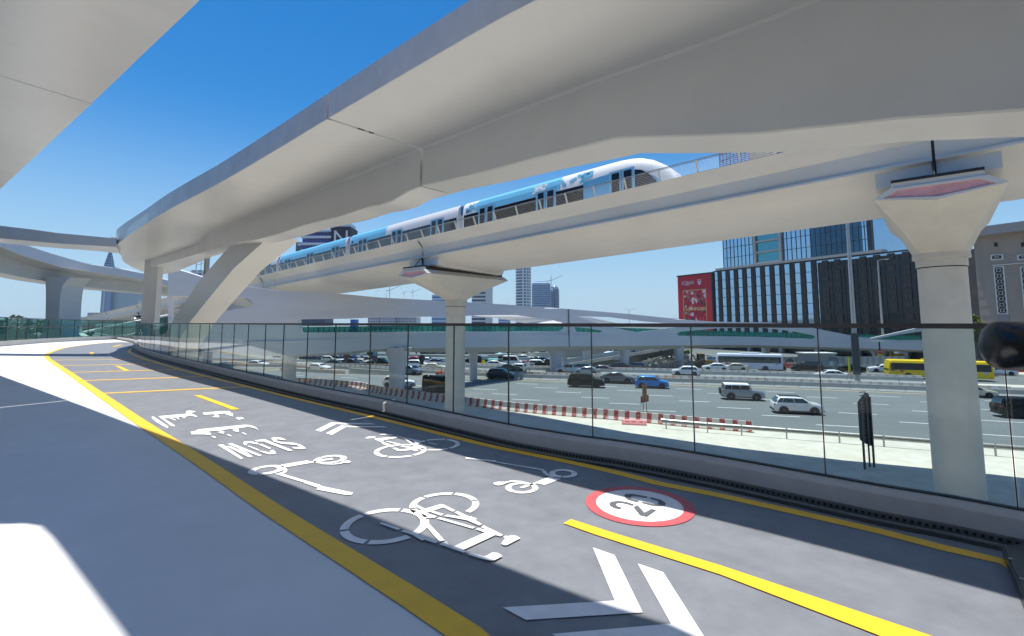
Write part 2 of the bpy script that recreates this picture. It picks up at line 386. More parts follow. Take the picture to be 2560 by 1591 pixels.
c, r = ground_circle(z1, 1478, 1910, 912, 1052); c2, r2 = ground_circle(z2, 175, 555, 662, 785)
mark('scooter_symbol', [
 z1([(1890,910),(2255,848),(2300,866),(2600,812),(2620,835),(2300,885),(1960,945),(1900,940)]),
 z1([(1885,945),(1950,945),(1985,985),(1960,1020),(1900,1045),(1860,1025),(1910,1015),(1935,985),(1925,965)]),
 z1([(1800,1035),(1910,1035),(2433,1190),(2433,1225)]),
 z2([(0,1025),(200,1085),(300,1110),(540,1160),(680,1190),(650,1222),(540,1215),(170,1145),(190,1120),(0,1055)]),
 z2([(150,742),(270,722),(350,708),(385,712),(330,735),(180,762)]),
 z2([(180,750),(250,778),(400,790),(500,775),(560,745),(570,765),(510,790),(400,800),(240,795)]),
 z2([(540,755),(600,742),(655,757),(620,780),(560,778)])],
 'white electric scooter symbol below the word SLOW', [ring(c, r, r*.57, 3, .10, 2.6), ring(c2, r2, r2*.62, 4, .09, 1)])
mark('chevron', [z2([(155,318),(370,212),(500,214),(930,220),(990,238),(540,240),(450,232),(235,340)])], 'small upper white chevron pointing down the far lane', grp='white chevrons painted on the cycle track')
mark('chevron', [z2([(300,360),(520,252),(720,262),(1100,262),(1150,280),(700,278),(580,275),(385,385)])], 'small lower white chevron beside the far bicycle symbol', grp='white chevrons painted on the cycle track')
c, r = ground_circle(z2, 995, 1675, 512, 702); c2, r2 = ground_circle(z2, 1500, 2170, 438, 600)
mark('bicycle_symbol', [
 z2([(840,425),(890,408),(995,405),(980,425),(870,435)]), z2([(960,437),(1265,410),(1295,425),(1085,460),(1115,470),(1080,480),(1040,478)]),
 z2([(1060,490),(1100,483),(1250,540),(1215,560),(1100,520)]), z2([(1130,478),(1155,470),(1395,525),(1375,540)]),
 z2([(1220,572),(1260,562),(1330,590),(1480,568),(1330,552),(1360,540),(1500,552),(1530,545),(1390,450),(1420,443),(1590,560),(1585,580),(1560,588),(1585,602),(1545,615),(1490,597),(1340,612),(1290,608)]),
 z2([(1040,378),(1100,370),(1240,385),(1230,395),(1150,385),(1080,388)]), z2([(1250,400),(1290,398),(1430,433),(1570,458),(1680,483),(1650,490),(1580,478),(1610,508),(1540,500),(1500,465),(1370,440)]),
 z2([(1700,495),(1730,492),(1855,520),(1820,525)])],
 'white bicycle symbol facing away, farther up the track', [ring(c, r, r*.80, 6, .10, .2), ring(c2, r2, r2*.80, 6, .10, .2)])
c, r = ground_circle(z3, 110, 1090, 360, 802); c2, r2 = ground_circle(z3, 848, 1792, 166, 484)
rr = [q for q in ring(c, r, r*.80, 6, .09, .35)]; rr2 = [q for q in ring(c2, r2, r2*.80, 6, .09, .35)]
del rr2[32:40]
mark('bicycle_symbol', [
 z3([(955,332),(985,315),(1110,378),(1080,400),(1040,378)]), z3([(945,412),(1040,378),(1270,310),(1310,315),(1300,350),(1290,355),(1170,395),(1060,430),(1000,440)]),
 z3([(1290,345),(1310,315),(1450,385),(1420,405)]), z3([(1130,400),(1170,392),(1310,432),(1280,455)]), z3([(1010,418),(1090,418),(1225,462),(1190,483)]), z3([(945,412),(1010,405),(1100,510),(1045,530)]),
 z3([(1058,545),(1110,530),(1320,755),(1260,775)]), z3([(1225,490),(1270,478),(1690,597),(1660,615)]),
 z3([(1310,460),(1350,445),(1520,465),(1440,415),(1480,402),(1615,465),(1640,465),(1720,495),(1690,508),(1775,560),(1745,578),(1590,512)]),
 z3([(1700,625),(1735,608),(1830,635),(1765,595),(1800,578),(2030,692),(2000,712),(1940,695),(1545,880),(1420,840),(1810,665)]),
 z3([(2035,720),(2060,705),(2100,710),(2130,697),(2190,705),(2245,735),(2080,820),(2040,820),(2010,800),(2060,730)]),
 z3([(535,545),(560,540),(785,618),(750,635),(540,560)]),
 z3([(790,650),(830,635),(990,685),(1050,705),(1245,775),(1205,798),(1075,755),(1050,768),(950,715),(960,705)]),
 z3([(1255,812),(1290,795),(1340,775),(1385,830),(1585,900),(1545,915)]),
 z3([(1600,938),(1640,915),(1800,960),(1840,950),(1900,915),(1970,920),(2025,958),(1930,1010),(1870,1012),(1740,985)])],
 'large near white bicycle symbol half in shade', [rr, rr2])
mark('chevron', [z6([(1145,132),(1365,210),(1650,795),(465,872),(228,743),(1368,675)])], 'large inner white chevron below the long yellow dash', grp='white chevrons painted on the cycle track')
mark('chevron', [z6([(1600,297),(1858,385),(2300,1085),(1000,1170),(730,1015),(1937,910)])], 'large outer white chevron cut by the bottom edge of the photo', grp='white chevrons painted on the cycle track')
c, r = ground_circle(z4, 1370, 1895, 338, 470); c2, r2 = ground_circle(z4, 730, 1272, 538, 710)
mark('scooter_symbol', [
 z4([(1110,575),(1420,455),(1600,485),(1350,580),(1240,555),(1020,630),(965,620),(1040,585)]),
 z4([(145,155),(340,185),(605,203),(605,222),(1350,345),(1330,358),(600,235),(350,195),(150,178)]),
 z4([(1310,355),(1365,365),(1395,410),(1480,445),(1520,460),(1440,458),(1350,420),(1310,385)]),
 z4([(570,548),(640,532),(740,535),(850,512),(990,520),(1140,560),(1100,570),(960,538),(850,530),(760,555),(700,582),(640,590),(575,572)])],
 'white electric scooter symbol between the near bicycle and the 20 roundel', [ring(c, r, r*.6, 3, .10, .3), ring(c2, r2, r2*.64, 4, .09, 1)])
# 20 roundel: red ring > white disc > dark digits
c, r = ground_circle(z5, 340, 2065, 238, 850)
t = thing('speed_limit_roundel', (c.x, c.y, DECK), 'round red and white speed limit marking reading 20 painted on the track', 'road marking')
b = MB(); n = 48
for k in range(n):
    a0, a1 = 2*math.pi*k/n, 2*math.pi*(k+1)/n
    b.face([c+Vector((math.cos(a0)*r, math.sin(a0)*r, 0)), c+Vector((math.cos(a1)*r, math.sin(a1)*r, 0)), c+Vector((math.cos(a1)*r*.80, math.sin(a1)*r*.80, 0)), c+Vector((math.cos(a0)*r*.80, math.sin(a0)*r*.80, 0))])
b.build('red_ring', 'redpaint', t)
b = MB(); b.face([c+Vector((math.cos(2*math.pi*k/n)*r*.82, math.sin(2*math.pi*k/n)*r*.82, -.001)) for k in range(n)]); b.build('white_disc', 'wpaint', t)
flatmark([G(z5([(748,505),(780,475),(900,462),(1030,485),(1125,518),(1100,537),(1010,508),(930,492),(870,495),(850,515),(870,545),(940,568),(905,588),(820,570),(760,535)])),
  G(z5([(1120,560),(1180,530),(1285,645),(1390,588),(1465,605),(1320,705),(1215,680)]))], ZP+.003).build('digit_two', 'dpaint', t)
flatmark([G(z5([(975,385),(1000,358),(1100,355),(1340,400),(1310,415),(1110,385),(1070,400),(1090,435),(1210,465),(1165,478),(1020,440)])),
  G(z5([(1235,490),(1260,482),(1400,512),(1480,510),(1505,495),(1480,460),(1365,428),(1390,410),(1540,450),(1610,500),(1600,535),(1500,545),(1380,530)]))], ZP+.003).build('digit_zero', 'dpaint', t)

# ================================================================ NEAR PARAPET: kerb, drain, glass, rail
KH = .23
cl0 = curbline; cA = offs(cl0, .03); cB = offs(cl0, .26); cC = offs(cl0, .22)
def zl(P, z): return [Vector((p.x, p.y, z)) for p in P]
t = thing('glass_balustrade', (3, 3, DECK), 'long curved glass balustrade with dark handrail on the kerb right of the track', 'balustrade')
m = MB(); prof = [zl(cl0, DECK-1.3), zl(cl0, DECK+KH-.045), zl(offs(cl0, .008), DECK+KH-.032), zl(offs(cl0, .10), DECK+KH), zl(cC, DECK+KH), zl(cC, DECK-1.3)]
rings = [[pr[i] for pr in prof] for i in range(len(cl0))]; m.loft(rings, True, True)
m.build('concrete_kerb', 'curb', t, sm=40)
gl_px = [(2543.5,1268),(2066,1189),(1733,1136),(1484,1094),(1292,1057),(1143,1032),(1022,1009),(924,991),(844,974.5),(775,961),(717,949),(667,940),(623,931),(585.5,923.5),(551.5,917),(521,910),(494,905),(469.5,898),(448,894),(425.6,889),(409,883.6),(390.5,879),(374.6,876.6),(364,872)]
GZ = DECK+KH
# smooth the surveyed joints onto the kerb curve
gline = offs(cl0, .115)
def nearest(P, q):
    best = None
    for i in range(len(P)-1):
        a, b = P[i], P[i+1]; d = b-a; L = d.length_squared
        tt = max(0, min(1, (q-a).dot(d)/L)) if L else 0; c_ = a+d*tt; dd = (c_-q).length
        if best is None or dd < best[0]: best = (dd, c_, i+tt)
    return best
js = sorted(nearest(gline, Vector((p.x, p.y, DECK)))[2] for p in G(gl_px, GZ))
def at(P, s):
    i = int(s); i = min(max(i, 0), len(P)-2); return P[i].lerp(P[i+1], s-i)
acc = [0]
for i in range(1, len(gline)): acc.append(acc[-1]+(gline[i]-gline[i-1]).length)
def arc_of(s): i = min(int(s), len(acc)-2); return lerp(acc[i], acc[i+1], s-i)
def s_of(a):
    for i in range(1, len(acc)):
        if acc[i] >= a: return i-1+(a-acc[i-1])/(acc[i]-acc[i-1])
    return len(acc)-1.001
ja = [arc_of(s) for s in js]
ja = [.1, max(.9, ja[0]-1.75)]+ja
while ja[-1] < acc[-1]-1.6: ja.append(ja[-1]+1.45)
RZ = -.003
for a0, a1 in zip(ja, ja[1:]):
    if a1-a0 < .25: continue
    k = max(1, int((a1-a0)/.5)); g = .009
    P = [at(gline, s_of(lerp(a0+g, a1-g, i/k))) for i in range(k+1)]; Q = offs(P, .022); b = MB()
    b.loft([[Vector((p.x, p.y, GZ-.001)), Vector((p.x, p.y, RZ-.03)), Vector((q.x, q.y, RZ-.03)), Vector((q.x, q.y, GZ-.001))] for p, q in zip(P, Q)], True, True)
    b.build('glass_panel', 'glass', t)
for a0 in ja[1:-1]:
    p = at(gline, s_of(a0)); p2 = at(gline, s_of(a0)+.05); d = (p2-p).normalized(); nn = Vector((d.y, -d.x, 0))
    MB().box(p+nn*.011+Vector((0, 0, (GZ+RZ-.03)/2-DECK*0)) if 0 else Vector((p.x, p.y, (GZ+RZ-.03)/2))+nn*.011, (.007, .024, RZ-.03-GZ), ax=(d, Vector((-d.y, d.x, 0)), Vector((0, 0, 1)))).build('joint_seal', 'joint', t)
m = MB(); a_, b_ = offs(gline, -.022), offs(gline, .044)
m.loft([[Vector((p.x, p.y, RZ-.042)), Vector((p.x, p.y, RZ)), Vector((q.x, q.y, RZ)), Vector((q.x, q.y, RZ-.042))] for p, q in zip(a_, b_)], True, True); m.build('handrail', 'rail', t)
m = MB(); a_, b_ = offs(gline, -.012), offs(gline, .034)
m.loft([[Vector((p.x, p.y, GZ+.0005)), Vector((p.x, p.y, GZ+.014)), Vector((q.x, q.y, GZ+.014)), Vector((q.x, q.y, GZ+.0005))] for p, q in zip(a_, b_)], True, True); m.build('base_channel', 'joint', t)
# drain and perforated strip at the foot of the kerb
t = thing('drain_channel', (2, 4, DECK), 'dark slotted drain channel with perforated strip at the foot of the kerb', 'drain')
m = strip(zl(offs(cl0, -.20), DECK+.005), zl(cl0, DECK+.005)); m.build('gutter', 'dark', t)
m = MB(); p0, p1 = offs(cl0, -.105), offs(cl0, -.085)
m.loft([[Vector((a.x, a.y, DECK+.006)), Vector((a.x, a.y, DECK+.022)), Vector((b.x, b.y, DECK+.022)), Vector((b.x, b.y, DECK+.006))] for a, b in zip(p0, p1)]); m.build('edge_trim', 'steel', t)
m = MB(); p0, p1 = offs(cl0, -.035), offs(cl0, -.004)
m.loft([[Vector((a.x, a.y, DECK+.006)), Vector((a.x, a.y, DECK+.058)), Vector((b.x, b.y, DECK+.062)), Vector((b.x, b.y, DECK+.006))] for a, b in zip(p0, p1)]); cut = len(m.f); a = .3; ho = offs(cl0, -.036)
accc = [0]
for i in range(1, len(ho)): accc.append(accc[-1]+(ho[i]-ho[i-1]).length)
while a < 20:
    i = next(i for i in range(1, len(accc)) if accc[i] >= a); p = ho[i-1].lerp(ho[i], (a-accc[i-1])/(accc[i]-accc[i-1])); d = (ho[i]-ho[i-1]).normalized()
    m.box((p.x, p.y, DECK+.034), (.020, .005, .020), ax=(d, Vector((-d.y, d.x, 0)), Vector((0, 0, 1)))); a += .045
m.build('perforated_strip', 'grate', t, m2='dark', cut=cut)

# ================================================================ FAR LEFT PARAPET
t = thing('glass_balustrade', (-34, 32, DECK), 'far green glass balustrade with inner handrail beyond the walkway on the left', 'balustrade')
fl = farline; fz = lambda p: interp(p.y, [0, 32, 50], [.45, .40, .20])
KF = .34
m = MB(); m.loft([[Vector((a.x, a.y, DECK-.7)), Vector((a.x, a.y, DECK+KF)), Vector((b.x, b.y, DECK+KF)), Vector((b.x, b.y, DECK-.7))] for a, b in zip(fl, offs(fl, -.4))]); m.build('concrete_kerb', 'conc', t)
gf = offs(fl, -.15); af = [0]
for i in range(1, len(gf)): af.append(af[-1]+(gf[i]-gf[i-1]).length)
def gfa(a):
    i = min(next((i for i in range(1, len(af)) if af[i] >= a), len(af)-1), len(af)-1); return gf[i-1].lerp(gf[i], (a-af[i-1])/(af[i]-af[i-1]))
a = .2; posts = MB(); br = MB()
while a+1.6 < af[-1]:
    P = [gfa(a+.02), gfa(a+.8), gfa(a+1.58)]; Q = offs(P, -.03); b = MB()
    b.loft([[Vector((p.x, p.y, DECK+KF)), Vector((p.x, p.y, fz(p)-.03)), Vector((q.x, q.y, fz(p)-.03)), Vector((q.x, q.y, DECK+KF))] for p, q in zip(P, Q)]); b.build('glass_panel', 'glassfar', t)
    p = gfa(a); MB().box((p.x, p.y, (fz(p)+DECK+KF)/2), (.035, .035, fz(p)-DECK-KF)).build('joint_post', 'rail', t)
    q = offs([gfa(a+.3), gfa(a+.4)], .14)[0]; p = gfa(a+.3); br.bar((p.x, p.y, fz(p)-.72), (q.x, q.y, fz(p)-.72), .03); br.bar((q.x, q.y, fz(p)-.72), (q.x, q.y, fz(p)-.64), .03)
    a += 1.6
br.build('rail_bracket', 'rail', t)
m = MB(); m.tube([Vector((p.x, p.y, fz(p))) for p in offs(gf, -.015)], .035, 6); m.build('handrail', 'rail', t)
m = MB(); m.tube([Vector((p.x, p.y, fz(p)-.63)) for p in offs(gf, .14)], .03, 6); m.build('inner_handrail', 'rail', t)

# ================================================================ OVERHEAD BRIDGE (the one with the grey fascia)
BZ = 3.80
Fx = V3([(6.6, -.9), (4.5, 1.35), (2.33, 3.63), (1.86, 4.08), (1.07, 4.77)], 0)+[Vector((p.x, p.y, 0)) for p in G([(1280,29),(1060,155),(818,297),(700,369),(568,447),(421,531)], BZ)]
endf = [atz(360, 565, 3.95), atz(310, 594.5, 4.05), atz(288, 609, 4.12)]
Fx += [Vector((p.x, p.y, 0)) for p in endf]
Fl = densify(Fx, .8)
def bz(p): return interp(p.y, [0, 13, 17, 22, 26], [BZ, BZ, 3.9, 4.05, 4.15])
def cantw(p): return interp(p.y, [0, 12, 20, 27], [2.16, 2.16, 2.5, 3.6])
Wl = []
for i, p in enumerate(Fl):
    tt = Fl[min(i+1, len(Fl)-1)]-Fl[max(i-1, 0)]; tt.normalize(); Wl.append(p+Vector((tt.y, -tt.x, 0))*cantw(p))
# depth of the web, read along the bottom edge
wb_px = [(2560,279),(2300,290),(1894,335),(1700,341),(1540,345),(1460,366),(1300,405),(1215,429),(1030,471.5),(965,512),(925,516),(850,542),(760,563),(700,584),(640,600),(575,611),(520,627),(480,640)]
def wall_hit(u, v):
    r = ray(u, v); best = None
    for i in range(len(Wl)-1):
        a, b = Wl[i], Wl[i+1]; d = b-a; den = r.x*d.y-r.y*d.x
        if abs(den) < 1e-9: continue
        k = (a.x*d.y-a.y*d.x)/den; s = ((r*k).x-a.x)/d.x if abs(d.x) > abs(d.y) else ((r*k).y-a.y)/d.y
        if k > 0 and -.02 <= s <= 1.02: best = (k*r.z, i+s); break
    return best
wz = sorted([(h[1], h[0]) for h in (wall_hit(*p) for p in wb_px) if h])
wzs = [a for a, _ in wz]; wzz = [b for _, b in wz]
def webz(i): return interp(i, wzs, wzz) if i >= wzs[0] else max(1.2, wzz[0]-.12*(wzs[0]-i))
t = thing('overhead_bridge', (-3, 12, GND), 'big white curved bridge overhead with grey fascia, deep web and slanted strut', 'bridge')
jb = nearest(Fl, Vector((atz(818, 297, BZ).x, atz(818, 297, BZ).y, 0)))[2]
def fascia_top(p): return bz(p)+.50+interp(p.y, [0, 9, 25], [.0, 0, .22])
def bsec(s):
    i = min(int(s), len(Fl)-2); f = s-i; F = Fl[i].lerp(Fl[i+1], f); W = Wl[i].lerp(Wl[i+1], f); n = (W-F).normalized(); z0 = bz(F); zw = min(webz(s), z0-.45)
    ft = fascia_top(F); v = lambda q, z: Vector((q.x, q.y, z))
    fw = interp(F.y, [0, 4, 9, 30], [.95, .9, .75, .7])
    nd = lambda d: W+n*d
    return dict(fas=[v(F, z0), v(F, ft), v(F+n*.22, ft), v(F+n*.22, z0+.06)],
      box=[v(F+n*.02, z0+.004), v(F+n*.02, z0+.2), v(nd(fw+2.1), z0+.2), v(nd(fw+2.1), z0+.004), v(nd(fw+.06), z0-.02), v(nd(fw), zw), v(nd(.03), zw), v(nd(0), zw+.02), v(nd(0), z0-.03), v(nd(-.05), z0+.003)])
def brange(s0, s1, step=.5):
    n = max(2, int((s1-s0)/step)); return [lerp(s0, s1, k/n) for k in range(n+1)]
gap = .042/ (Fl[int(jb)+1]-Fl[int(jb)]).length
for a, b in ((0, jb-gap), (jb+gap, len(Fl)-1.001)):
    ss = brange(a, b)
    MB().loft([bsec(s)['box'] for s in ss]).build('girder_segment', 'white', t, sm=25)
    MB().loft([bsec(s)['fas'] for s in ss]).build('fascia_panel', 'fascia', t, sm=25)
# seal over most of the joint, leaving slits of light
s0, s1 = bsec(jb-gap), bsec(jb+gap)
m = MB()
for kf0, kf1 in ((.30, .36), (.42, .46)):
    a0 = s0['box'][0].lerp(s0['box'][9], kf0); a1 = s0['box'][0].lerp(s0['box'][9], kf1); b0 = s1['box'][0].lerp(s1['box'][9], kf0); b1 = s1['box'][0].lerp(s1['box'][9], kf1)
    m.slab([a0, a1, b1, b0], (0, 0, .04))
m.build('joint_seal', 'joint', t)
# junction soffit where the bridge meets the branch and the ring
JZ = 3.98
Fend = Fl[-1]; Wend = Wl[-1]
jp = G([(276,612),(290,628),(303,640),(308,655),(331,669),(368,684),(400,688),(440,680),(500,655),(560,630)], JZ)
base = [Vector((Fl[k].x, Fl[k].y, JZ)) for k in (-10, -5, -1)]
inn = [Vector((Wl[k].x, Wl[k].y, JZ)) for k in (-10,)]
m = MB(); m.slab(base+jp+inn, (0, 0, .42)); m.build('junction_soffit', 'white', t, sm=30)
rings = []
for u, vt, vb, Y in ((600, 570, 606, 19.2), (540, 590, 621, 22), (480, 606, 640, 25), (420, 626, 657, 28), (372, 645, 668, 30.6)):
    a = aty(u, vt, Y); b = aty(u, vb, Y); o_ = Vector((.4, .75, 0)); rings.append([Vector((a.x, a.y, JZ+.05)), Vector((a.x, a.y, b.z)), Vector((a.x, a.y, b.z))+o_, Vector((a.x, a.y, JZ+.05))+o_])
MB().loft(rings).build('web_extension', 'white', t, sm=20)
# vertical leg
def leg(px0, px1, vt, vb, Y, name, th=1.0, zb=None):
    a = aty(px0, vt, Y); b = aty(px1, vt, Y); zt = a.z+.35; m = MB(); dx = Vector((-.1, .6, 0))*th
    rings = []
    for z, k in ((zt, 1.15), (zt-.8, 1.0), (0, 1.0), (-.9, 1.1), (-1.5, 1.5), (-1.9, 2.4), (GND, 2.4)):
        c = (a+b)/2; h = (b-a)/2*k; rings.append([Vector((c.x-h.x, c.y, z)), Vector((c.x+h.x, c.y, z)), Vector((c.x+h.x+dx.x, c.y+dx.y, z)), Vector((c.x-h.x+dx.x, c.y+dx.y, z))])
    return m.loft(rings)
leg(363, 397, 640, 800, 30.5, 'leg').build('vertical_leg', 'white', t, sm=20)
# slanted strut: a deep blade in the plane of the web
def wpt(u, v, Y): return aty(u, v, Y)
A = [wpt(581, 592, 19.8), wpt(577, 612, 20), wpt(500, 700, 22.2), wpt(443, 784, 24.2), wpt(405, 850, 25.5), wpt(380, 905, 26.4)]
B = [wpt(676, 590, 17.5), wpt(584, 672, 19.8), wpt(530, 737, 21.4), wpt(475, 805, 23.3), wpt(440, 865, 24.6), wpt(415, 915, 25.6)]
off = Vector((.62, .72, 0))*1.15
m = MB(); rings = [[a, b, b+off, a+off] for a, b in zip(A, B)]
m.loft(rings); m.build('slanted_strut', 'white', t, sm=20)
m = MB(); c = (A[-1]+B[-1])/2; m.loft([[c+Vector((-1.2, -.3, .3)), c+Vector((.9, -.3, .3)), c+Vector((1.6, 1.1, .3)), c+Vector((-.5, 1.1, .3))], [Vector((c.x-1.2, c.y-.3, GND)), Vector((c.x+.9, c.y-.3, GND)), Vector((c.x+1.6, c.y+1.1, GND)), Vector((c.x-.5, c.y+1.1, GND))]]); m.build('strut_base', 'white', t)

# ---- branch running off to the left
t = thing('bridge_branch', (-24, 25, GND), 'low curved white branch of the overhead bridge running off to the left edge', 'bridge')
top = [(-160,545,25.6),(0,564.5,25),(80,574,24.6),(144,583,24.4),(210,589,24.2),(292,597,24.0)]
bot = [(-160,580,25.6),(0,596,25),(80,603,24.6),(144,609,24.4),(210,613,24.2),(292,617.7,24.0)]
und = [(-160,592,27.4),(0,606,26.6),(80,612,26.3),(144,617.7,26.1),(210,622,26.0),(300,636,26.4)]
m = MB(); rings = []
for a, b, c in zip(top, bot, und):
    pa, pb, pc = aty(*a), aty(*b), aty(*c); pb = Vector((pa.x, pa.y, pb.z)); pc = Vector((pc.x, pc.y, pb.z+.02)); rings.append([pb, pa, Vector((pc.x, pc.y, pa.z)), pc])
m.loft(rings); m.build('branch_girder', 'white', t, sm=25)

# ---- bridge over the camera, top left
AZ = 5.2
ae = [(18, -13.5), (6.5, -2.6), (3.2, .4), (.06, 3.57), (-.27, 3.77)]+[(p.x, p.y) for p in G([(500,0),(368,126),(230,258),(76,402.5),(0,473.5)], AZ)]
ae = densify(V3(ae, AZ), .6)+[atz(-120, 575, AZ), atz(-300, 700, AZ)]
hp_ = [(q.x-.78, q.y+.84) for q in G([(470,1780), (315,1591), (245,1495), (175,1400), (130,1340), (100,1312), (60,1306), (0,1308)])]
hole = [(-1.6, .6)]+hp_+[(-7.4, 5.3), (-10, 4.6), (-13, 3)]
t = thing('approach_bridge', (-8, 8, AZ), 'pale underside of another bridge directly overhead in the top left corner', 'bridge')
jA0, jA1 = atz(0, 189.4, AZ), atz(230, 260, AZ); jd = (jA1-jA0); jd.z = 0; jd.normalize(); jn = Vector((-jd.y, jd.x, 0))   # joint direction and normal
backp = V3([(-32, 22), (-24, 10), (-13, 3)], AZ)
# split the outline at the joint line
def side(p): return (Vector((p.x, p.y, 0))-Vector((jA1.x, jA1.y, 0))).dot(jn)
E0 = [p for p in ae if side(p) < -.02]; E1 = [p for p in ae if side(p) > .02]
if side(ae[0]) > 0: E0, E1 = E1, E0; sg = -1
else: sg = 1
jw = .036
hp = V3(hole, AZ)
Pj = Vector((jA1.x, jA1.y, AZ)); far_j = Pj-jd*9.5
H0 = [p for p in hp if side(p)*sg < -.3]; H1 = [p for p in hp if side(p)*sg >= -.3]
m = MB(); outl = E0+[Pj-jn*jw*sg, far_j-jn*jw*sg]+list(reversed(H0))+V3([(.5, -1.4), (4, -14), (18, -16)], AZ)
m.slab(outl, (0, 0, .2)); m.build('soffit_or_added_slab', 'white', t, sm=20)
m = MB(); outl = [Pj+jn*jw*sg]+E1+V3([(-60, 30), (-60, 5)], AZ)+[far_j+jn*jw*sg]
m.slab(outl, (0, 0, .2)); m.build('soffit_or_added_slab', 'white', t, sm=20)

m = MB(); m.slab(V3([(4, -14.1), (-14, -5), (-13.2, 2.6), (-60, 4.9), (-60, -60), (40, -60), (40, -16.2), (18, -16.1)], AZ), (0, 0, 1.1)); m.build('soffit_or_added_slab', 'white', t, sm=20)  # unseen slab added behind the viewpoint to block sky light

# ================================================================ LOWER RING with its rounded pier
t = thing('ring_bridge', (-37, 40, GND), 'lower white ring bridge sweeping in from the left on a rounded pier', 'bridge')
yy = lambda u: interp(u, [-200, 0, 115, 207, 288, 368, 500], [38, 42, 46, 49.5, 52, 55, 58])
T = [(-200,565),(0,605.6),(43,608),(115,632),(207,658.5),(288,671),(368,687),(430,704),(500,728)]
Bt = [(-200,575),(0,618),(57.5,641),(144,666.6),(230,681),(345,697),(368,701),(430,718),(500,737)]
U = [(-200,600),(0,639),(101,672),(201,690),(300,700),(368,710),(430,722),(500,739)]
Lw = [(-200,640),(0,682),(83,699),(161,711),(259,724),(368,733),(430,738),(500,745)]
iy = lambda pts, u: interp(u, [p[0] for p in pts], [p[1] for p in pts])
m = MB(); mf = MB(); rings = []; rf = []
for k in range(36):
    u = -200+k*20; Y = yy(u); a = aty(u, iy(T, u), Y); b = aty(u, iy(Bt, u), Y); c = aty(u, iy(U, u), Y+2.0); d = aty(u, iy(Lw, u), Y+2.3)
    d = Vector((c.x, c.y, min(d.z, c.z-.3))); e = d+Vector((-2.6, .8, 0)); f = Vector((e.x, e.y, a.z))
    rings.append([b+Vector((0, .02, 0)), a+Vector((0, .02, -.02)), f, e, d, c]); rf.append([b, a, a+Vector((.1, .25, 0)), b+Vector((.1, .25, 0))])
m.loft(rings); m.build('ring_girder', 'white', t, sm=25); mf.loft(rf); mf.build('ring_fascia', 'dwhite', t, sm=25)
# pier with flared top and foot
rings = []
prof = [(694,80,176),(704,87,164),(716,93,155.5),(732,95.5,152),(760,96.5,149),(793,96.5,147),(812,94,149),(824,88,151.5),(834,78,155),(842,60,170)]
for v, u0, u1 in prof:
    a = aty(u0, v, 47.3); b = aty(u1, v, 47.3); ww = (b-a).length; sh = min(.32, .25); c0 = a.lerp(b, .34)
    rings.append([a+Vector((0, 1.2, 0)), c0, b, b+Vector((.8, 1.5, 0)), a+Vector((.8, 2.2, 0))])
last = [Vector((p.x, p.y, GND)) for p in rings[-1]]
MB().loft(rings+[last]).build('rounded_pier', 'white', t, sm=22)
# ================================================================ METRO VIADUCT
TT = Vector((-.751, .660, 0)); NN = Vector((.660, .751, 0)); SL = -.0321
def mw(s, n, z): return TT*s+NN*n+Vector((0, 0, z+SL*s))       # viaduct frame: along, across, height
def sect(pts, s): return [mw(s, n, z) for n, z in pts]
SM0, SM1 = -28, 250
t = thing('metro_viaduct', mw(32, 29.7, -14), 'pale concrete metro viaduct with trough girder crossing the sky from right to left', 'viaduct')
prof = [(25.2,8.21),(25.28,8.13),(25.8,7.48),(25.88,6.74),(25.74,6.70),(25.74,6.60),(26.15,6.34),(26.9,6.06),(32.8,5.76),(33.5,5.86),(33.95,6.16),(35.6,7.3),(36.35,8.1),(36.45,8.2),(36.1,8.25),(35.5,7.6),(33.4,6.85),(26.3,6.95),(26.1,7.4),(25.5,8.27)]
joints = [SM0, -.25, 32.9, 66, 99, 132, 165, 198, SM1]
for a, b in zip(joints, joints[1:]):
    MB().loft([sect(prof, a+.05), sect(prof, b-.05)]).build('girder_span', 'concw', t, sm=18)
wk = [(-28,47),(-12,43.6),(-3,41.9),(.9,41.2),(8,38.9),(14.5,37.5),(22,36.9),(33,37.6),(45,37.2),(60,36.4)]
m = MB(); m.slab([mw(s, n, 8.0) for s, n in wk]+[mw(s, 35.9, 8.0) for s in (60, 33, 0, -28)], (0, 0, .22)); m.build('side_walkway', 'concw', t)
# bearing diaphragms and joints
for s in joints[1:-1]:
    m = MB(); m.loft([sect([(25.9,6.5),(25.9,5.86),(26.4,5.72),(33.6,5.5),(34.0,5.75),(34.0,6.5)], s-1.95), sect([(25.9,6.5),(25.9,5.86),(26.4,5.72),(33.6,5.5),(34.0,5.75),(34.0,6.5)], s+1.95)]); m.build('diaphragm', 'concw', t)
    m = MB(); m.loft([sect([(25.3,8.0),(25.84,7.4),(25.9,6.7),(25.72,6.58),(25.9,5.8),(26.3,5.8),(26.3,7.2)], s-.055), sect([(25.3,8.0),(25.84,7.4),(25.9,6.7),(25.72,6.58),(25.9,5.8),(26.3,5.8),(26.3,7.2)], s+.055)]); m.build('expansion_joint', 'rubber', t)
